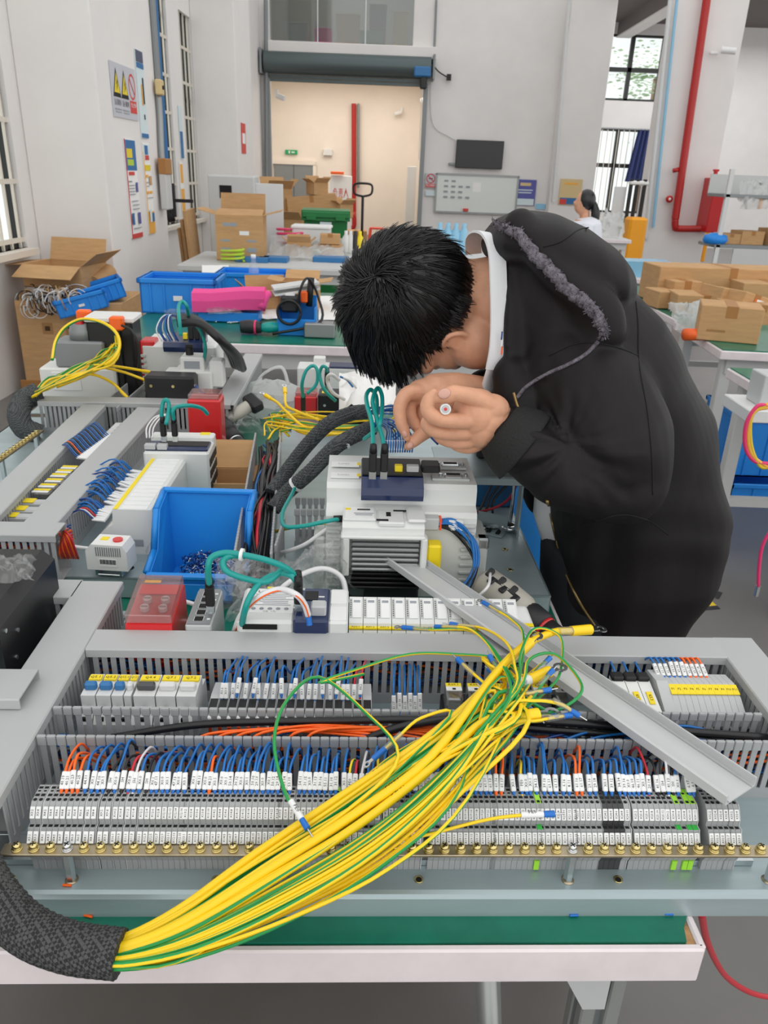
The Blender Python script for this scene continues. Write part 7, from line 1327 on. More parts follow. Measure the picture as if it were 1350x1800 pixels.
for k, (x, w_) in enumerate(((440, .25), (478, .22), (580, .28))): t = thing('tray', 'dark blue parts tray on the pale bench, %s from the open carton' % ORD[k], 'tray', onb(x, 463) + Vector((0, .12, 0)), group='blue trays on the pale bench'); part(t, 'tray_body', [((0, 0, .02), (w_, .16, .04), 'lever_blue', .004)])
q = B(); o = onb(405, 464); q.tube([o + Vector((.085 * math.cos(a), .1 + .06 * math.sin(a), .012 + .0045 * a)) for a in [k * .5 for k in range(40)]], .009, 'lime', 6, 1); tag(obj('wire_coil', q), 'coil of lime green wire on the pale bench', 'wire coil')
# ---- grey cabinet, leaning board, carton heap, green bin
yc = 7.6; a = P(366, 460, y=yc); t = thing('control_cabinet', 'tall grey steel control cabinet with a square cutout', 'cabinet', Vector((P(410, 400, y=yc).x - .02, yc + .2, 0)), 3); HT = P(400, 308, y=yc).z
part(t, 'cabinet_body', [((0, .05, HT / 2), (.42, .4, HT), 'cabinet_grey', .01)]); part(t, 'door_panel', [((0, -.16, HT / 2), (.41, .02, HT - .02), 'cabinet_grey', .004)]); part(t, 'cutout', [((-.05, -.171, HT - .14), (.11, .006, .11), 'hole')]); part(t, 'open_door', [((.33, -.02, HT / 2 - .02), (.26, .02, HT - .08), 'light_grey', .004)]); part(t, 'door_handle', [((.19, -.175, HT - .4), (.012, .02, .12), 'tool_dark', .003)])
for k in range(3): carton('flattened carton leaning on the wall beside the grey cabinet, %s one' % ('front', 'middle', 'rear')[k], Vector((P(352, 440, y=7.5).x - .02 - .06 * k, 7.55 + .10 * k, 0)), (.03, .55, 1.05 - .08 * k), 5, tape=False, roll=-4)
HP = [(476, 0, (.42, .42, .46), 6, 'labelled carton at the foot of the heap by the grey cabinet', 0), (534, 0, (.42, .4, .46), -4, 'plain carton at the foot of the heap', 0), (592, 0, (.42, .4, .46), 3, 'carton at the foot of the heap behind the green bin', 0), (468, .46, (.36, .36, .42), 8, 'carton with a side label halfway up the heap', 0), (520, .46, (.32, .34, .38), -16, 'open carton in the middle of the heap', 1), (572, .46, (.38, .3, .40), 14, 'upright carton behind the green bin', 0), (484, .885, (.32, .34, .30), 22, 'torn open carton high on the heap', 1), (548, .88, (.62, .28, .24), 10, 'long carton lying on top of the heap', 0), (600, .87, (.2, .2, .16), 40, 'small open carton above the green bin', 1), (556, 1.13, (.2, .2, .14), 35, 'little carton topping the heap', 1)]
for x, z, s, rz, lb, op in HP: carton(lb, Vector((P(x, 380, y=10.4).x, 10.4 + (.12 if z > .8 else 0), z)), s, rz, bool(op), roll=-7 if s[0] > .6 else 0, flaps=(50, 30, 60, 40))
yb = 8.8; c = P(573, 390, y=yb); zt = P(573, 368, y=yb).z; t = thing('wheeled_bin', 'green wheeled rubbish bin overflowing with cartons', 'bin', Vector((c.x, yb, 0)), 4); q = B(); q.loft([[(x, y, z) for x, y in ((-w_, -d_), (w_, -d_), (w_, d_), (-w_, d_))] for z, w_, d_ in ((.08, .19, .2), (zt - .1, .225, .26), (zt - .1, .25, .29), (zt, .25, .29))], 'bin_green', False); obj('bin_body', q, t, loc=(0, 0, 0)); part(t, 'rim', [((0, -.30, zt - .04), (.48, .03, .06), 'bin_green', .008), ((-.15, -.31, zt - .07), (.10, .02, .05), 'bin_green', .004), ((.15, -.31, zt - .07), (.10, .02, .05), 'bin_green', .004)]); part(t, 'notice', [((0, -.285, zt - .2), (.12, .01, .18), 'poster_pale'), ((0, -.292, zt - .18), (.06, .004, .07), 'poster_tan')])
for s in (-1, 1): q = B(); q.cyl((s * .2, .22, .08), (s * .24, .22, .08), .08, 'black', 14); obj('wheel', q, t, loc=(0, 0, 0))
# ---- things in the recess behind the shutter
YH = 19.9
def wallbox(name, label, cat, x0, y0, x1, y1, yy, m, th=.03, extra=None):
    a = P(x0, y0, y=yy); c = P(x1, y1, y=yy); t = thing(name, label, cat, Vector(((a.x + c.x) / 2, yy, min(a.z, c.z)))); w, h = abs(c.x - a.x), abs(c.z - a.z); part(t, 'panel', [((0, 0, h / 2), (w, th, h), m, min(.01, th * .3))])
    if extra: extra(t, w, h, th)
    return t
def front(t, name, items, w, h, th): return part(t, name, [((x * w, -th / 2 - .002 - .001 * k, z * h), (w_ * w, .003, h_ * h), m) for k, (x, z, w_, h_, m) in enumerate(items)])
wallbox('exit_sign', 'green emergency exit sign on the hall wall', 'sign', 501, 263, 523, 272, 20.15, 'sign_green', extra=lambda t, w, h, th: front(t, 'pictogram', [(-.15, .5, .12, .6, 'white'), (.15, .5, .25, .3, 'white')], w, h, th))
wallbox('hall_door', 'grey double door in the hall behind the shutter', 'door', 482, 287, 551, 430, 20.15, 'steel_grey', .06, extra=lambda t, w, h, th: (part(t, 'frame', [((0, -.01, h + .03), (w + .12, .1, .08), 'cream_paint'), ((w / 2 + .03, -.01, h / 2), (.07, .1, h), 'cream_paint')]), part(t, 'door_gap', [((0, -.032, h / 2), (.012, .004, h), 'tool_dark')])))
q = B(); a = P(622, 182, y=20.1); c = P(622, 372, y=20.1); q.cyl(a, c, .055, 'red_pipe', 10); c2 = c + Vector((0, 0, -.35)); q.tube([c, c2, c2 + Vector((-.25, 0, -.06))], .055, 'red_pipe', 10, 4); tag(obj('fire_pipe', q), 'slim red fire pipe on the hall wall', 'pipe')
q = B(); q.cyl(P(630, 182, y=20.1), P(630, 330, y=20.1), .03, 'steel_grey', 8); tag(obj('conduit', q), 'grey conduit beside the red pipe in the hall', 'conduit')
def sheet_txt(t, w, h, th): 
    q = B(); q.text('负责人', frm((0, -th / 2 - .004, h * .72), (1, 0, 0), (0, -1, 0)), .22, 'poster_red', w * .7); q.box((0, -th / 2 - .004, h * .5), (w * .45, .002, .05), 'poster_red'); obj('lettering', q, t, loc=(0, 0, 0))
wallbox('notice_board', 'white standing notice board with red characters in the hall', 'notice', 580, 308, 617, 421, 18.5, 'white', .08, sheet_txt)
wallbox('orange_bundle', 'orange bundle on top of the notice board in the hall', 'bundle', 582, 301, 604, 307, 18.5, 'orange_tool', .3)
wallbox('fuse_box', 'white emergency lamp box on the hall wall', 'lamp', 568, 262, 584, 274, 20.15, 'device_white', .08)
for k, (x, y, lb) in enumerate(((486, 168, 'near the shutter edge'), (722, 172, 'by the hall side wall'), (706, 197, 'on the hall back wall'))):
    t = thing('security_camera', 'small white security camera %s' % lb, 'camera', Vector((.69, 18.0, P(x, y, y=18).z)) if k == 1 else P(x, y, y=(16.2, 0, 20.1)[k])); q = B(); q.cyl((0, 0, 0), (.16 if k == 0 else -.16, -.06, -.05), .045, 'white', 10); obj('camera_body', q, t, loc=(0, 0, 0)); part(t, 'mount', [((0, .05, .06), (.05, .05, .10), 'white', .01)])
t = thing('ceiling_lamp', 'round flat ceiling lamp in the hall', 'lamp', P(600, 167, z=3.30)); q = B(); q.lathe([(.2, 0), (.22, .02), (.2, .03)], 'steel_grey', 20); obj('lamp_body', q, t, loc=(0, 0, 0)); 
q = B(); a = P(636, 415, y=15.2); t = thing('pallet_truck', 'pallet truck with looped black handle by the shutter', 'pallet truck', Vector((a.x, 15.2, 0))); q.tube([(0, 0, .1), (0, .03, 1.02)], .025, 'black', 8, 1); obj('handle_shaft', q, t, loc=(0, 0, 0)); q = B(); q.tube([(0, .03, 1.0), (-.13, .03, 1.03), (-.17, .03, 1.1), (-.15, .03, 1.2), (0, .03, 1.22), (.15, .03, 1.2), (.17, .03, 1.1), (.13, .03, 1.03), (0, .03, 1.0)], .02, 'black', 8, 4); obj('handle_loop', q, t, loc=(0, 0, 0)); part(t, 'forks', [((-.18, .6, .1), (.16, 1.1, .05), 'steel_grey', .01), ((.18, .6, .1), (.16, 1.1, .05), 'steel_grey', .01)]); q = B(); q.cyl((-.08, 0, .09), (.08, 0, .09), .09, 'tool_dark', 14); obj('wheel', q, t, loc=(0, 0, 0))
a = P(661, 420, y=15.6); t = thing('plastic_stool', 'red plastic stool in the shutter opening', 'stool', Vector((a.x, 15.6, 0)))
part(t, 'seat', [((0, 0, .44), (.26, .26, .03), 'stool_red', .01)])
for sx in (-1, 1):
    for sy in (-1, 1): q = B(); q.tube([(sx * .15, sy * .15, 0), (sx * .11, sy * .11, .43)], .025, 'stool_red', 4, 1, ph=.78); obj('leg', q, t, loc=(0, 0, 0))
carton('brown carton on the floor behind the pallet truck', P(628, 410, z=.0) * 0 + Vector((P(625, 410, y=17).x, 17, .0)), (.45, .4, .3), 5)
wallbox('side_door', 'pale side door in the hall wall', 'door', 716, 292, 726, 425, 18.6, 'light_grey', .06)
# bottles, oddments on the low shelf right of the carton heap
for k, (x, y, m) in enumerate(((608, 430, 'device_white'), (616, 432, 'device_white'), (624, 428, 'tool_dark'), (632, 434, 'label_yellow'))):
    q = B(); a = P(x, y + 14, y=7.2); a.z = P(616, 446, y=7.2).z + .001; q.lathe([(.04, 0), (.045, .03), (.04, .12), (.015, .16), (.015, .19)], m, 10, xf=TR(a)); tag(obj('bottle', q), '%s bottle standing behind the hair, %s from the bench' % (('white', 'pale', 'black', 'yellow')[k], ORD[k]), 'bottle')
bench('workbench', 'low pale bench with bottles behind the bending person', P(600, 450, y=7.1).x, 2.2, 7.05, 7.75, 0, z=P(616, 446, y=7.2).z, edge='cabinet_grey', m='cabinet_grey')
q = B(); o = P(725, 412, y=7.3)
bag('pale plastic sheeting heaped behind the head', [P(690, 425, y=7.2), P(770, 425, y=7.2), P(770, 408, y=7.6), P(690, 408, y=7.6)], .08, 22, 14, 10, 'milky_bag')
for k in range(4): q = B(); a = P(772 + 14 * k, 425, y=7.5); a.z = P(616, 446, y=7.2).z + .001; q.lathe([(.05, 0), (.055, .03), (.05, .18), (.02, .23), (.02, .27)], 'water_blue', 12, xf=TR(a)); tag(obj('bottle', q), 'pale blue water bottle behind the collar, %s of four' % ORD[k], 'bottle', 'pale blue bottles behind the collar')
# ---- roller shutter and wall fittings
t = thing('roller_shutter', 'grey roller shutter rolled up over the wide opening', 'shutter', Vector((-.885, 15.85, 2.85))); q = B(); q.cyl((-1.47, 0, .30), (1.5, 0, .30), .17, 'shutter', 20); obj('shutter_roll', q, t, loc=(0, 0, 0)); q = B(); q.box((0, 0, 0), (2.82, .03, .055), 'shutter', ch=.008); me = q.mesh('shutter_slat')
for k in range(4): obj('shutter_slat', me, t, loc=(0, .08, .03 + .058 * k))
part(t, 'guide_rail', [((-1.43, .1, -1.4), (.08, .12, 2.9), 'steel_grey', .005)]); part(t, 'guide_rail', [((1.43, .1, -1.4), (.08, .12, 2.9), 'steel_grey', .005)]); part(t, 'motor', [((1.35, -.1, .22), (.3, .2, .16), 'lever_blue', .02), ((1.38, -.12, .05), (.12, .12, .2), 'tool_dark', .02)]); part(t, 'end_plate', [((1.55, 0, .3), (.04, .35, .4), 'steel_grey', .01)]); part(t, 'end_plate', [((-1.52, 0, .3), (.04, .35, .4), 'steel_grey', .01)]); q = B(); q.cyl((1.36, -.15, -1.2), (1.36, -.15, .05), .008, 'light_grey', 6); obj('pull_chain', q, t, loc=(0, 0, 0))
t = thing('office_window', 'wide office window above the shutter with goods behind the glass', 'window', Vector((-.995, 16.02, 3.5)))
for k in range(3): part(t, 'glass_pane', [((-1.275 + .85 * (k + .5), 0, .85), (.84, .01, 1.68), 'office_glass')])
for x in (-.425, .425): part(t, 'mullion', [((x, 0, .85), (.02, .02, 1.7), 'light_grey')])
part(t, 'sill', [((.2, -.08, -.12), (3.0, .16, .2), 'wall_paint', .01)])
YO = 16.6
for x0, y0, x1, y1, m, lb, cat in ((552, 50, 582, 70, 'pink_foam', 'pink basket behind the office window', 'basket'), (590, 25, 632, 72, 'cardboard', 'brown carton behind the office window', 'carton'), (648, 8, 680, 72, 'tool_dark', 'dark screen behind the office window', 'monitor'), (690, 20, 718, 72, 'poster_tan', 'tan bag behind the office window', 'bag'), (500, 40, 540, 72, 'mid_grey', 'grey case behind the office window', 'case'), (632, 55, 675, 74, 'bin_green', 'row of green bottles behind the office window', 'bottle')):
    a = P(x0, y1, y=YO); c = P(x1, y0, y=YO); t = thing(lb.split(' behind')[0].replace(' ', '_').replace('row_of_', ''), lb, cat, Vector(((a.x + c.x) / 2, YO + .2, 3.42))); h = c.z - 3.42; w = abs(c.x - a.x); q = B(); q.loft([[(x * k * w / 2, y * k * .15, z) for x, y in ((-1, -1), (1, -1), (1, 1), (-1, 1))] for z, k in ((0, .85), (h * .15, .9), (h * .85, 1), (h, .97))], m, False); obj('body', q, t, loc=(0, 0, 0)); part(t, 'top_edge', [((0, 0, h), (w * 1.03, .32, .02), m, .005)])
b = B(); b.box((-1, 17.8, 3.38), (4, 3.4, .06), 'office_gloom'); struct('floor_office', b)
wallbox('television', 'black flat television on the white wall', 'television', 803, 245, 882, 298, 15.93, 'tv_black', .06, lambda t, w, h, th: (part(t, 'screen', [((0, -th / 2 - .001, h * .52), (w * .97, .002, h * .92), 'tv_black')]), part(t, 'bracket', [((-w * .55, .02, .06), (.16, .04, .05), 'steel_grey', .01)])))
def wb(t, w, h, th):
    part(t, 'board_frame', [((0, -.02, h), (w + .03, .03, .03), 'heatsink'), ((0, -.02, 0), (w + .03, .04, .03), 'heatsink'), ((w / 2, -.02, h / 2), (.03, .03, h), 'heatsink'), ((-w / 2, -.02, h / 2), (.03, .03, h), 'heatsink')]); r = random.Random(2)
    tag(front(t, 'handwriting', [(-.38 + .09 * (k % 4), .82 - .14 * (k // 4), .05, .05, 'label_print') for k in range(16) if r.random() > .3], w, h, th), kind='stuff'); front(t, 'paper_note', [(-.0, .68, .1, .25, 'paper')], w, h, th); part(t, 'eraser', [((-.12 * w, -.05, .05), (.10, .05, .05), 'poster_red', .005)])
wallbox('whiteboard', 'large whiteboard with handwriting under the television', 'whiteboard', 768, 305, 905, 377, 15.97, 'board_white', .03, wb)
def nosmoke(t, w, h, th):
    q = B(); X = frm((0, -th / 2 - .003, h * .64), (1, 0, 0), (0, -1, 0)); R_ = w * .40; A = [2 * math.pi * k / 24 for k in range(24)]; q.add([(R_ * math.cos(a), R_ * math.sin(a), 0) for a in A] + [(R_ * .8 * math.cos(a), R_ * .8 * math.sin(a), 0) for a in A], [(k, (k + 1) % 24, 24 + (k + 1) % 24, 24 + k) for k in range(24)], 'poster_red', False, X); q.box((0, 0, .001), (R_ * 1.7, w * .07, .001), 'poster_red', xf=X @ RZ(-45)); q.box((0, 0, 0), (R_ * .9, w * .08, .001), 'ink', xf=X); q.box((0, -th / 2 - .003, h * .17), (w * .9, .002, h * .24), 'poster_red'); q.text('禁止吸烟', frm((0, -th / 2 - .006, h * .17), (1, 0, 0), (0, -1, 0)), h * .17, 'white', w * .8); obj('pictogram', q, t, loc=(0, 0, 0))
wallbox('warning_sign', 'red no smoking sign beside the whiteboard', 'sign', 748, 304, 766, 331, 15.97, 'sign_grey', .01, nosmoke)
wallbox('notice', 'small pale blue notice below the no smoking sign', 'notice', 748, 335, 766, 345, 15.97, 'poster_pale', .01)
wallbox('poster', 'purple poster at the end of the whiteboard', 'poster', 906, 315, 939, 362, 15.97, 'poster_purple', .01, lambda t, w, h, th: front(t, 'print', [(0, .82, .5, .12, 'poster_tan'), (0, .6, .7, .04, 'poster_pale'), (0, .5, .6, .04, 'poster_pale'), (0, .14, .9, .25, 'poster_pale')], w, h, th))
wallbox('poster', 'tan poster on the white pier by the seated person', 'poster', 986, 314, 1019, 361, 15.68, 'poster_tan', .01, lambda t, w, h, th: front(t, 'print', [(0, .82, .6, .08, 'poster_orange'), (0, .15, .9, .25, 'poster_blue'), (-.3, .12, .3, .2, 'poster_red')], w, h, th))
wallbox('notice', 'tiny pale blue card on the wall under the purple poster', 'notice', 942, 358, 958, 368, 15.97, 'water_blue', .01)
for k, (x0, y0, x1, y1, yy, r, m, lb) in enumerate(((767, 0, 763, 100, 15.95, .02, 'steel_grey', 'thin conduit dropping to the shutter motor'), (1000, 0, 972, 355, 15.66, .03, 'light_grey', 'white downpipe on the pier by the tan poster'), (467, 0, 470, 420, 15.9, .035, 'steel_grey', 'grey downpipe at the shutter edge'), (1190, 0, 1148, 400, 12.45, .02, 'water_blue', 'thin pale blue pipe on the red pipe pier'), (1178, 0, 1135, 420, 12.48, .03, 'light_grey', 'white conduit on the edge of the red pipe pier'))):
    q = B(); q.cyl(P(x0, y0, y=yy), P(x1, y1, y=yy), r, m, 8); tag(obj('conduit', q), lb, 'conduit')
q = B(); q.tube([P(757, 108, y=15.9), P(770, 125, y=15.9), P(785, 135, y=15.9)], .012, 'black_wire', 6, 4); q.box((0, 0, 0), (.08, .06, .10), 'black', xf=TR(P(789, 136, y=15.92))); tag(obj('door_sensor', q), 'small black box with looped cable beside the shutter', 'sensor')
cab('cable', [P(757, 130, y=15.97), P(760, 215, y=15.97), P(790, 240, y=15.97), P(805, 248, y=15.95)], .008, 'light_grey', 'thin grey cable leading to the television', n=6)
# ---- left pier: signs, posters, conduit, blue pipe
XP = -1.925
def pier(name, label, cat, a, c, m, fn=None):
    A, C = P(*a, x=XP), P(*c, x=XP); t = thing(name, label, cat, xf=TR(XP, min(A.y, C.y), min(A.z, C.z)) @ RZ(90)); w, h = abs(C.y - A.y), abs(C.z - A.z); q = B(); q.box((w / 2, 0, h / 2), (w, .006, h), m); obj('panel', q, t, loc=(0, 0, 0))
    if fn: fn(t, w, h)
    return t
def pr(t, w, h, items, name='print'):
    return part(t, name, [((x * w, -.0042 - .0005 * k, z * h), (w_ * w, .002, h_ * h), m) for k, (x, z, w_, h_, m) in enumerate(items)])
def tri(t, w, h):
    for k, cx_ in enumerate((.19, .50)):
        q = B(); X = frm((cx_ * w, -.004, h * .62), (1, 0, 0), (0, -1, 0)); s = w * .15; q.prism([(-s, -s * 1.0), (s, -s * 1.0), (0, s * 1.15)], .001, 'ink', xf=X); s *= .72; q.prism([(-s, -s * .95), (s, -s * .95), (0, s * 1.1)], .002, 'sign_yellow', xf=X); 
        q.prism([(-.2 * s, -.7 * s), (.1 * s, -.1 * s), (-.1 * s, -.05 * s), (.1 * s, .5 * s), (.3 * s, .1 * s), (.15 * s, .1 * s), (.3 * s, -.2 * s)], .003, 'ink', xf=X); q.text(('当心机械伤人', '当心触电')[k], frm((cx_ * w, -.005, h * .27), (1, 0, 0), (0, -1, 0)), h * .13, 'ink', w * .27); q.box((cx_ * w, -.005, h * .15), (w * .26, .001, h * .025), 'label_print'); q.box((cx_ * w, -.005, h * .10), (w * .22, .001, h * .02), 'label_print'); obj('warning_triangle', q, t, loc=(0, 0, 0))
    q = B(); X = frm((.82 * w, -.004, h * .64), (1, 0, 0), (0, -1, 0)); R_ = w * .14; A = [2 * math.pi * k / 24 for k in range(24)]; q.add([(R_ * math.cos(a), R_ * math.sin(a) * 1.1, 0) for a in A] + [(R_ * .82 * math.cos(a), R_ * .9 * math.sin(a), 0) for a in A], [(k, (k + 1) % 24, 24 + (k + 1) % 24, 24 + k) for k in range(24)], 'poster_red', False, X); q.box((0, 0, .001), (R_ * 1.8, w * .02, .001), 'poster_red', xf=X @ RZ(-45)); q.box((.82 * w, -.004, h * .25), (w * .27, .002, h * .24), 'poster_red'); q.text('禁止合闸', frm((.82 * w, -.007, h * .28), (1, 0, 0), (0, -1, 0)), h * .10, 'white', w * .22); obj('prohibition_mark', q, t, loc=(0, 0, 0))
pier('warning_sign', 'grey safety sign with two yellow warning triangles and a red ban ring', 'sign', (191, 105), (243, 213), 'sign_grey', tri)
pier('poster', 'tall pale blue safety poster with navy top on the pier', 'poster', (236, 85), (261, 244), 'poster_pale', lambda t, w, h: (pr(t, w, h, [(.5, .93, .96, .13, 'navy'), (.5, .83, .96, .06, 'poster_blue'), (.5, .03, .96, .05, 'poster_blue'), (.72, .55, .14, .3, 'ink'), (.5, .5, .12, .24, 'poster_orange'), (.62, .25, .1, .06, 'ink')])))
pier('poster', 'red edged safety poster with a blue heading on the pier', 'poster', (216, 243), (250, 415), 'paper', lambda t, w, h: pr(t, w, h, [(.5, .84, .98, .30, 'poster_blue'), (.4, .86, .5, .09, 'sign_yellow'), (.45, .77, .55, .06, 'lime'), (.04, .5, .05, 1, 'poster_red'), (.5, .02, 1, .05, 'poster_red'), (.45, .66, .5, .035, 'poster_red'), (.25, .58, .3, .015, 'label_print'), (.35, .54, .5, .01, 'label_print'), (.35, .51, .5, .01, 'label_print'), (.35, .48, .5, .01, 'label_print'), (.35, .45, .5, .01, 'label_print'), (.8, .52, .16, .10, 'poster_purple'), (.5, .38, .6, .01, 'label_print'), (.55, .34, .6, .01, 'label_print'), (.55, .30, .6, .01, 'label_print'), (.2, .2, .18, .12, 'poster_blue'), (.78, .2, .2, .12, 'poster_purple'), (.5, .1, .7, .01, 'label_print')]))
pier('poster', 'orange edged safety poster on the pier', 'poster', (249, 250), (273, 408), 'paper', lambda t, w, h: pr(t, w, h, [(.5, .12, 1, .25, 'poster_orange'), (.04, .45, .08, .9, 'poster_orange'), (.5, .90, .9, .16, 'poster_pale'), (.45, .92, .5, .1, 'poster_blue'), (.5, .84, .6, .05, 'poster_red'), (.5, .73, .8, .06, 'sign_yellow'), (.3, .64, .3, .03, 'poster_orange'), (.3, .57, .35, .01, 'label_print'), (.3, .53, .35, .01, 'label_print'), (.72, .59, .35, .1, 'cardboard'), (.3, .46, .3, .03, 'poster_orange'), (.72, .46, .3, .03, 'poster_orange'), (.3, .40, .35, .01, 'label_print'), (.72, .40, .35, .01, 'label_print'), (.35, .2, .3, .14, 'poster_pale'), (.72, .18, .25, .10, 'poster_blue')]))
def pz(px_, py_, x=XP + .02): return P(px_, py_, x=x)
q = B(); a, c = pz(272, 0), pz(277, 155); q.box((XP + .015, (a.y + c.y) / 2, (a.z + c.z) / 2 + 1), (.03, .075, abs(a.z - c.z) + 2), 'steel_grey', ch=.004); tag(obj('cable_trunking', q), 'grey cable trunking down the poster pier', 'trunking')
q = B(); q.tube([pz(278, 165), pz(281, 210), pz(283, 260), pz(287, 318)], .028, 'heatsink', 8, 5); tag(obj('flexible_conduit', q), 'ribbed flexible conduit below the trunking', 'conduit')
t = thing('switch_box', 'small yellowed switch box on the poster pier', 'switch box', pz(277, 166)); part(t, 'case', [((.02, 0, .05), (.05, .10, .11), 'poster_tan', .008)]); q = B(); q.cyl((.045, 0, .05), (.055, 0, .05), .015, 'black', 10); obj('button', q, t, loc=(0, 0, 0))
t = thing('junction_box', 'grey junction box with brown cap low on the pier', 'junction box', pz(288, 368)); part(t, 'case', [((.03, 0, .14), (.06, .16, .28), 'cabinet_grey', .008)]); part(t, 'cap', [((.035, 0, .33), (.07, .17, .12), 'brown_tape', .006)])
q = B(); a, c = P(285, 0, x=-2.15), P(297, 330, x=-2.15); q.cyl((-2.15, 8.0, 5), (-2.15, 8.0, c.z), .035, 'poster_blue', 10); q.tube([(-2.15, 8.0, c.z), (-2.15, 8.0, c.z - .15), (-2.12, 7.98, c.z - .3)], .04, 'tool_dark', 8, 3); tag(obj('air_pipe', q), 'blue compressed air pipe behind the pier', 'pipe')
q = B(); q.cyl((-2.12, 8.0, .95), (-2.12, 8.0, 1.25), .045, 'tool_dark', 10); q.box((-2.0, 7.97, 1.1), (.2, .03, .03), 'tool_dark'); tag(obj('air_valve', q), 'black air valve with lever below the blue pipe', 'valve')
for a, c, m, lb in (((313, 185), (324, 280), 'poster_pale', 'faded blue poster between the barred windows'), ((315, 285), (327, 378), 'paper', 'faded orange poster between the barred windows')):
    A, C = P(*a, x=XW + .01), P(*c, x=XW + .01); q = B(); q.box((XW + .006, (A.y + C.y) / 2, (A.z + C.z) / 2), (.006, abs(A.y - C.y), abs(A.z - C.z)), m); q.box((XW + .010, (A.y + C.y) / 2, min(A.z, C.z) + .15), (.004, abs(A.y - C.y) * .9, .28), 'poster_orange' if m == 'paper' else 'poster_blue'); q.box((XW + .010, (A.y + C.y) / 2, max(A.z, C.z) - .12), (.004, abs(A.y - C.y) * .7, .2), 'poster_orange' if m == 'paper' else 'poster_pale'); tag(obj('poster', q), lb, 'poster')
q = B(); q.box((-1.925, 11.0, 1.75), (.006, .3, .35), 'poster_red'); q.box((-1.921, 11.0, 1.75), (.004, .2, .12), 'paper'); tag(obj('warning_sign', q), 'small red sign on the second pier above the cabinet', 'sign')
# ---- cartons and bins heaped by the window wall
C0 = Vector((-2.03, 5.25, 0)); carton('big carton with fragile marks on the floor by the window wall', C0, (.66, .55, .60), 3, tape=False, prints=[(-.22, .72, .10, .12, 'cardboard_in'), (-.22, .72, .05, .05, 'ink'), (.0, .72, .10, .12, 'cardboard_in'), (.0, .74, .05, .06, 'ink'), (.22, .72, .10, .12, 'cardboard_in'), (.22, .73, .04, .07, 'ink')])
t = thing('pallet', 'wooden pallet under the big fragile carton', 'pallet', Vector((-2.03, 5.25, -.001))); part(t, 'deck_board', [((0, -.29, .05), (.7, .02, .09), 'brown_tape', .003)])
carton('open carton on top of the heap by the window wall', P(108, 505, y=5.15) + Vector((0, .1, 0)), (.40, .34, .14), -8, True, flaps=(115, 20, 95, 55))
crate('tilted blue bin spilling cable scraps on the fragile carton', P(150, 545, y=5.0), (.30, .22, .11), 18, tilt=-14); crate('tilted blue bin beside the cardboard tube', P(185, 528, y=5.1), (.26, .2, .12), 24, tilt=-16)
q = B(); q.cyl(P(165, 500, y=5.2), P(192, 478, y=5.4), .055, 'cardboard', 16); tag(obj('cardboard_tube', q), 'short cardboard tube behind the tilted blue bins', 'tube')
q2 = B(); sr = random.Random(8)
for k in range(150):
    c = P(90 + sr.uniform(-45, 50), 530 + sr.uniform(-14, 12), y=5.0 + sr.uniform(-.12, .1)); r = sr.uniform(.03, .09); a0 = sr.random() * 6; pl = Vector((sr.gauss(0, 1), sr.gauss(0, 1), sr.gauss(0, .5))).normalized(); u_ = pl.orthogonal().normalized(); w_ = pl.cross(u_); q2.tube([c + (u_ * math.cos(a0 + .7 * j) + w_ * math.sin(a0 + .7 * j)) * r * .9 for j in range(6)], .0035, ('white_wire', 'white_wire', 'light_grey', 'black_wire', 'cardboard')[k % 5], 4, 2, caps=False)
tag(obj('cable_scraps', q2), 'tangle of white and grey cable scraps on the fragile carton', 'cable scraps', kind='stuff')
# ---- right side: fire pipe, hose box, racks
q = B(); yy = 12.38; pts = [P(1243, -5, y=yy), P(1215, 200, y=yy), P(1187, 385, y=yy)]; q.cyl(pts[0] + (pts[0] - pts[2]) * .3, pts[2], .055, 'red_pipe', 12); e = P(1250, 402, y=yy - .1); c = P(1187, 398, y=yy); q.tube([pts[2], c, c + Vector((.06, 0, -.03)), e], .05, 'red_pipe', 12, 4); q.tube([P(1193, 298, y=yy), P(1183, 300, y=yy)], .03, 'red_pipe', 8, 1); tag(obj('fire_pipe', q), 'thick red fire pipe bending to the hose box on the wide pier', 'pipe')
a = P(1238, 312, y=12.3); c = P(1258, 408, y=12.3); t = thing('hose_box', 'red fire hose box fixed to the wide pier', 'fire box', Vector(((P(1245, 360, y=12.3).x + .06), 12.3, c.z))); h = a.z - c.z; part(t, 'case', [((0, 0, h / 2), (.22, .45, h), 'red_box', .01)]); part(t, 'pipe_stub', [((-.04, 0, h + .05), (.05, .05, .10), 'red_box', .01), ((-.04, 0, h + .10), (.08, .06, .03), 'red_box', .008)])
q = B(); o = P(1176, 350, y=12.42); q.lathe([(.05, 0), (.05, .03)], 'red_box', 14, xf=TR(o) @ RX(90)); q.lathe([(.02, .03), (.02, .035)], 'white', 10, xf=TR(o) @ RX(90)); tag(obj('alarm_button', q), 'small red alarm button beside the fire pipe', 'alarm')
t = thing('security_camera', 'white bullet camera on the wide pier beside the red pipe', 'camera', P(1275, 88, y=12.35)); q = B(); q.cyl((-.05, 0, 0), (.12, -.08, -.02), .045, 'white', 10); obj('camera_body', q, t, loc=(0, 0, 0)); part(t, 'mount', [((-.12, .08, -.03), (.12, .04, .04), 'white', .01)])
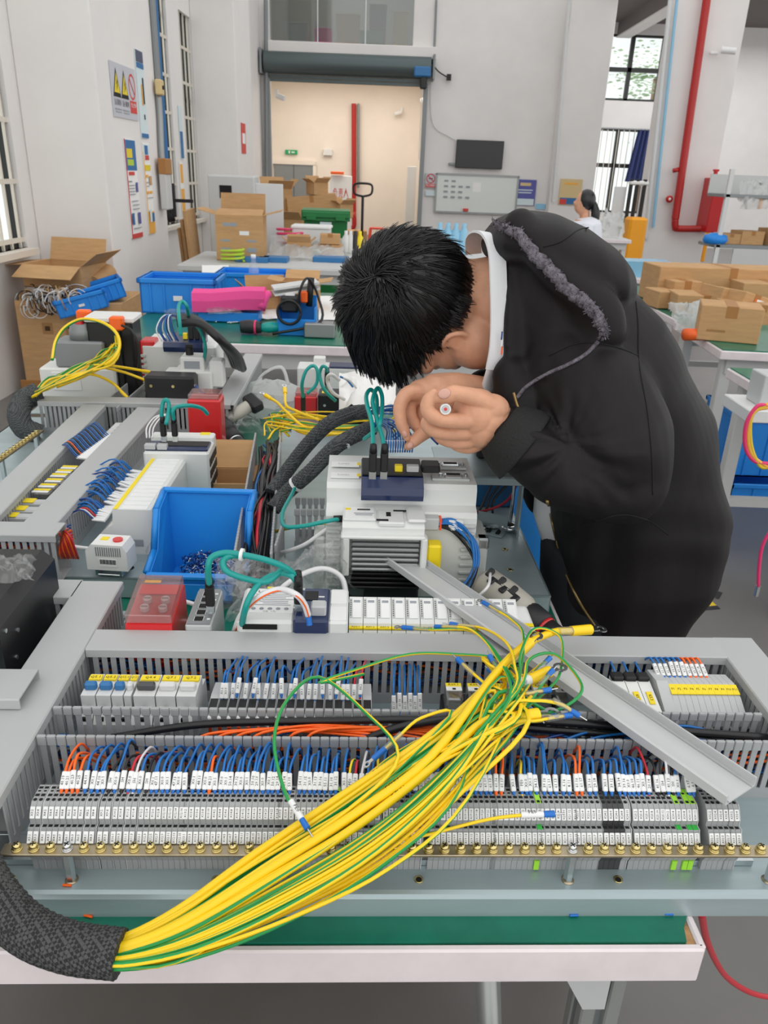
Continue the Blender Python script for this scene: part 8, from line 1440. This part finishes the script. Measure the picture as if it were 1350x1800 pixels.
# curtain beside lower window
A, C = P(1130, 228, y=19.8), P(1148, 318, y=19.8); q = B(); x0 = P(1122, 228, y=19.8).x; x1 = P(1152, 228, y=19.8).x; zt = A.z; zb = P(1120, 320, y=19.8).z
q.sheet(lambda u, v: Vector((x0 + (x1 - x0) * u - .14 * v * (1 - u), 19.8 + .06 * math.sin(u * 28), zt + (zb - zt) * v)), 60, 4, 'curtain'); tag(obj('curtain', q), 'navy blue curtain gathered beside the lower window', 'curtain')
q = B(); q.cyl((4.4, 19.8, zt), (7.2, 19.8, zt), .02, 'heatsink', 8); tag(obj('curtain_rail', q), 'thin curtain rail above the lower window', 'rail')
# tree outside
q2 = B(); tr = random.Random(6); tc = Vector((7.6, 26, 4.2))
for k in range(800):
    d = Vector((tr.gauss(0, 1), tr.gauss(0, .8), tr.gauss(0, .7))); c = tc + d * .75; s = tr.uniform(.05, .13); X = TR(c) @ RZ(tr.uniform(0, 360)) @ RX(tr.uniform(-60, 60)); q2.add([(-s, 0, 0), (0, -s * .4, 0), (s, 0, 0), (0, s * .4, 0)], [(0, 1, 2, 3)], 'leaf', False, X)
t = thing('tree', 'leafy tree outside the upper window', 'tree', (7.6, 26, 0)); tag(obj('foliage', q2, t, world=True), kind='stuff'); q = B(); q.tube([(0, 0, 0), (.05, 0, 2), (0, 0, 4.2)], [.12, .1, .05], 'cardboard_in', 8, 4); obj('trunk', q, t, loc=(0, 0, 0))
# yellow stacker and wrapped machine
a = P(1110, 445, y=11.0); t = thing('stacker_truck', 'yellow stacker truck with black mast behind the hood', 'stacker', Vector((P(1113, 420, y=11.0).x, 11.0, 0))); zt = P(1115, 395, y=11).z; zm = P(1120, 322, y=11).z; part(t, 'battery_cover', [((0, 0, (zt + .25) / 2 + .12), (.24, .3, zt - .3), 'truck_yellow', .03)]); part(t, 'chassis', [((0, 0, .14), (.26, .35, .22), 'tool_dark', .02)])
for x in (-.08, .0, .10): part(t, 'mast_rail', [((x, .2, zm / 2 + .1), (.04, .06, zm - .1), 'black', .005)])
part(t, 'mast_top', [((.02, .2, zm), (.26, .08, .06), 'device_white', .02)]); part(t, 'guard', [((-.2, .25, zm / 2 + .2), (.16, .02, zm - .5), 'light_grey', .005)])
for s in (-1, 1): q = B(); q.cyl((s * .08, -.1, .06), (s * .12, -.1, .06), .06, 'black', 12); obj('wheel', q, t, loc=(0, 0, 0))
bench('side_table', 'low table under the wrapped machine part', P(1050, 415, y=9.6).x, P(1105, 415, y=9.6).x, 9.45, 9.95, 0, z=P(1080, 419, y=9.6).z, m='cabinet_grey'); bag('clear wrapped machine part beside the yellow stacker', [P(1055, 415, y=9.6), P(1100, 420, y=9.6), P(1095, 380, y=9.8), P(1060, 372, y=9.8)], .12, 31, 14, 14, 'milky_bag')
q = B(); o = P(1130, 480, y=6.6); q.loft([[o + Vector((x * k_, y * k_, z)) for x, y in ((-.2, -.14), (.2, -.14), (.2, .14), (-.2, .14))] for z, k_ in ((-.02, .9), (.10, 1.0), (.10, .95))], 'water_blue', False); bench('side_table', 'small pale side table under the blue tub', o.x - .3, o.x + .3, 6.4, 6.85, 0, z=o.z - .02, m='cabinet_grey'); tag(obj('water_tub', q), 'pale blue translucent tub behind the back of the jacket', 'tub')
# woman at the back
w = thing('person', 'person with a dark ponytail and white coat seated with back turned', 'person', Vector((P(1030, 380, y=8.3).x, 8.3, 0))); hc = P(1027, 355, y=8.3); q = B(); q.sphere(hc, (.085, .075, .11), 'skin', 16, 12); q.sphere(hc + Vector((-.03, 0, -.03)), (.065, .06, .085), 'skin', 14, 10); q.sphere(hc + Vector((-.095, .0, -.01)), (.018, .014, .02), 'skin', 8, 6); q.tube([hc + Vector((.01, 0, -.06)), hc + Vector((.03, 0, -.17))], .05, 'skin', 12, 1); q.tube([hc + Vector((.03, 0, -.16)), hc + Vector((.06, 0, -.6))], [.10, .14], 'skin', 12, 1)
for s in (-1, 1): q.tube([hc + Vector((.02, s * .17, -.22)), hc + Vector((.0, s * .2, -.42)), hc + Vector((-.2, s * .15, -.5)), hc + Vector((-.28, s * .12, -.5))], [.05, .042, .036, .03], 'skin', 10, 3)
bm_ = grid_remesh(q, .010, 4); q = B(); q.add([v.co for v in bm_.vertices], [tuple(p.vertices) for p in bm_.polygons], 'skin', True); obj('body', q, w, world=True)
q = B(); q.sphere(hc + Vector((.02, 0, .015)), (.092, .09, .105), 'hair', 18, 12); q.tube([hc + Vector((.09, -.02, -.0)), hc + Vector((.12, -.03, -.10)), hc + Vector((.115, -.03, -.22)), hc + Vector((.10, -.03, -.30))], [.025, .045, .04, .012], 'hair', 12, 5); obj('hair', q, w, world=True)
q = B(); q.tube([hc + Vector((.03, 0, -.14)), hc + Vector((.04, 0, -.2)), hc + Vector((.05, 0, -.4)), hc + Vector((.07, 0, -.8))], [.07, .155, .18, .2], 'white_coat', 18, 4)
for s in (-1, 1): q.tube([hc + Vector((.02, s * .16, -.20)), hc + Vector((.0, s * .21, -.42)), hc + Vector((-.18, s * .16, -.5))], [.075, .062, .05], 'white_coat', 12, 4)
cm = grid_remesh(q, .012, 5); q = B(); q.add([v.co for v in cm.vertices], [tuple(p.vertices) for p in cm.polygons], 'white_coat', True); obj('coat', q, w, world=True)
q = B()
for s in (-1, 1): q.tube([hc + Vector((.06, s * .09, -.78)), hc + Vector((-.32, s * .1, -.78)), hc + Vector((-.34, s * .1, -hc.z + .06))], [.085, .07, .05], 'trousers', 12, 4)
obj('trousers', q, w, world=True)
t = thing('stool', 'small grey work stool under the seated person', 'stool', Vector((hc.x + .06, 8.3, 0))); part(t, 'seat', [((0, 0, hc.z - .88), (.34, .34, .05), 'tool_dark', .02)])
for sx in (-1, 1):
    for sy in (-1, 1): part(t, 'leg', [((sx * .13, sy * .13, (hc.z - .9) / 2), (.03, .03, hc.z - .9), 'steel_grey')])
# racks at the far side
t = thing('storage_rack', 'grey steel storage rack with cartons beyond the wide pier', 'rack', Vector((P(1330, 400, y=10.5).x, 10.5, 0))); zs = [P(1320, y_, y=10.5).z for y_ in (345, 432)]; 
for x in (-.55, .75): part(t, 'upright', [((x, -.25, .8), (.05, .05, 1.6), 'light_grey')])
for z in (zs[0], zs[1], .12): part(t, 'shelf', [((.1, 0, z), (1.4, .55, .04), 'steel_grey', .004)])
part(t, 'back_panel', [((.1, .27, zs[0] + .12), (1.4, .02, .24), 'cabinet_grey')]); part(t, 'side_panel', [((.2, -.27, zs[1] - .2), (1.1, .02, .36), 'cabinet_grey')])
for k, (dx, z, d) in enumerate(((-.35, 1, (.25, .3, .12)), (-.1, 1, (.3, .3, .16)), (.25, 1, (.3, .3, .2)), (-.4, 2, (.2, .3, .1)))):
    zz = zs[1] + .02 if z == 1 else .14; carton('brown carton on the grey rack, %s' % ('at its open end', 'second one along', 'behind the grey panel', 'on the bottom shelf')[k], Vector((P(1330, 400, y=10.5).x + dx, 10.5, zz)), d, 6 * k)
q = B(); o = Vector((P(1255, 432, y=10.3).x, 10.3, zs[1] + .02)); q.loft([[o + Vector((math.cos(a) * r, math.sin(a) * r * .7, z)) for a in [2 * math.pi * k / 12 for k in range(12)]] for r, z in ((.12, 0), (.16, .04), (.14, .10), (.05, .13))], 'crate_blue', True); tag(obj('blue_sack', q), 'bright blue sack on the rack beside the hose box', 'sack')
t = thing('pallet_jack', 'yellow lifting frame above the wrapped goods', 'lift', P(1300, 335, y=12.8)); part(t, 'beam', [((0, 0, .05), (.75, .06, .05), 'truck_yellow', .008)]); part(t, 'hook_block', [((.12, 0, .10), (.09, .09, .22), 'truck_yellow', .02)]); part(t, 'post', [((.36, 0, -.10), (.05, .05, .3), 'truck_yellow', .008)]); part(t, 'post', [((-.36, 0, -.5), (.05, .05, 1.1), 'truck_yellow', .008)])
bag('clear film wrapped goods on the grey rack', [P(1300, 370, y=10.2), P(1350, 370, y=10.2), P(1350, 318, y=10.4), P(1300, 322, y=10.4)], .1, 33, 14, 14, 'milky_bag')
# bench on the far side with carton
bench('workbench', 'green topped bench with a brown carton beyond the jacket', P(1262, 612, z=.75).x, 3.4, 3.40, 4.15, -3)
crt = P(1290, 606, z=.752); carton('brown carton with tape on the corner of the far green bench', crt + Vector((.02, .16, 0)), (.27, .22, .16), -18, prints=[(-.2, .3, .3, .06, 'cardboard_in')])
q = B(); a = P(1203, 588, z=.77); q.tube([a, a + Vector((.10, .02, 0))], .028, 'orange_tool', 10, 1); tag(obj('tool_grip', q), 'orange tool grip poking out behind the jacket', 'hand tool')
RB = [(1262, 520, 5.2, (.95, .3, .22), 4, 'long brown carton at the back of the carton pile'), (1192, 520, 5.0, (.18, .2, .15), 8, 'upright carton beside the jacket'), (1232, 535, 4.7, (.34, .25, .11), -6, 'low wide carton in the carton pile'), (1265, 505, 4.6, (.14, .2, .16), 14, 'tilted carton on the pile, plain side'), (1300, 512, 4.5, (.18, .22, .15), 20, 'tilted carton with a white label'), (1320, 545, 4.4, (.3, .25, .11), 3, 'carton under the white labelled one'), (1340, 525, 5.0, (.4, .3, .16), 0, 'carton at the frame edge of the pile'), (1180, 545, 4.9, (.3, .2, .10), 10, 'flat carton behind the jacket shoulder')]
bench('workbench', 'second far bench under the carton pile', 1.62, 4.2, 4.32, 5.9, 0, z=.72)
for x, y, d, s, rz, lb in RB:
    c = P(x, y, y=d); up = c.z - s[2] / 2 > .82; carton(lb, Vector((c.x, c.y, max(.73, c.z - s[2] / 2) if up else .725)), s, rz, roll=(rz if 10 < rz < 30 else 0) * .7, prints=[(.25, .55, .5, .6, 'paper'), (-.05, .55, .06, .6, 'orange_tool')] if 'label' in lb and 'under' not in lb else None)
bag('milky film bags on the far bench beside the orange grip', [P(1185, 580, z=.76), P(1235, 585, z=.76), P(1225, 540, z=.82), P(1175, 535, z=.82)], .05, 41, 14, 14, 'milky_bag')
bag('crumpled film in front of the carton pile', [P(1215, 565, z=.78), P(1290, 560, z=.78), P(1280, 535, z=.84), P(1210, 535, z=.84)], .05, 42, 14, 14, 'milky_bag')
crate('blue crate under the far green bench', Vector((1.95, 3.78, .11)), (.5, .4, .30), 0); crate('second blue crate on the floor under the far green bench', Vector((2.1, 3.76, .0)), (.8, .5, .10), 0)
# panel corner with pink and yellow wires at the frame edge
o = P(1315, 720, z=.78); t = thing('panel_corner', 'pale panel corner with device box at the frame edge', 'panel', Vector((o.x, o.y, .74))); part(t, 'plate', [((.14, .09, .02), (.28, .2, .04), 'light_grey', .003)]); part(t, 'device', [((.10, .09, .09), (.10, .10, .10), 'mid_grey', .003)])
bench('workbench', 'narrow bench under the pale panel corner', o.x + .26, o.x + .95, o.y - .02, o.y + .8, 0, z=.738)
for k, (m, L_) in enumerate((('pink_hose', [(1348, 712, .80), (1330, 715, .80), (1312, 745, .74), (1310, 785, .66), (1325, 810, .62), (1350, 815, .62)]), ('poster_orange', [(1350, 716, .80), (1325, 725, .78), (1315, 765, .7), (1322, 800, .64), (1350, 822, .6)]), ('tape_yellow', [(1350, 710, .81), (1322, 730, .76), (1320, 780, .68), (1335, 818, .6), (1352, 822, .6)]))):
    q = B(); z0 = .8; pts = [P(x, y, y=o.y - .06) for x, y, z in L_]; q.tube(pts, .006, m, 7, 6); tag(obj('wire', q), '%s wire loop hanging off the panel corner' % ('pink', 'orange', 'yellow')[k], 'wire')
q = B(); pts = [P(1356, 930, y=o.y - .5), P(1340, 960, y=o.y - .5), P(1334, 1000, y=o.y - .5), P(1333, 1030, y=o.y - .5)]; q.tube(pts, .0045, 'pink_hose', 7, 5); q.cyl(pts[-1], pts[-1] + Vector((0, 0, -.03)), .007, 'tin', 8); tag(obj('wire', q), 'red wire with metal end hanging at the frame edge', 'wire')
q = B(); pts = [P(1232, 1600, z=.70), P(1245, 1660, z=.55), P(1275, 1715, z=.40), P(1320, 1745, z=.30), P(1365, 1755, z=.25)]; q.tube(pts, .0042, 'red_wire', 8, 7); tag(obj('cable', q), 'red cable trailing from the chipped bench corner', 'cable')
# floor tape
for k, (x0, y0, x1, y1) in enumerate(((1228, 1036, 1262, 1046), (1225, 1046, 1250, 1068))):
    a, c = P(x0, y0, z=.001), P(x1, y1, z=.001); t = thing('floor_tape', 'strip of yellow and black floor tape beside the jacket hem, %s piece' % ('upper', 'lower')[k], 'floor tape', xf=frm((a.x, a.y, .001), (c - a), (0, 0, 1))); L = (c - a).length; part(t, 'tape', [((L / 2, 0, 0), (L, .06, .001), 'tape_yellow'), ((L * 1.02, 0, .0004), (L * .25, .06, .001), 'tool_dark'), ((L * -.02, 0, .0004), (L * .15, .06, .001), 'tool_dark')])
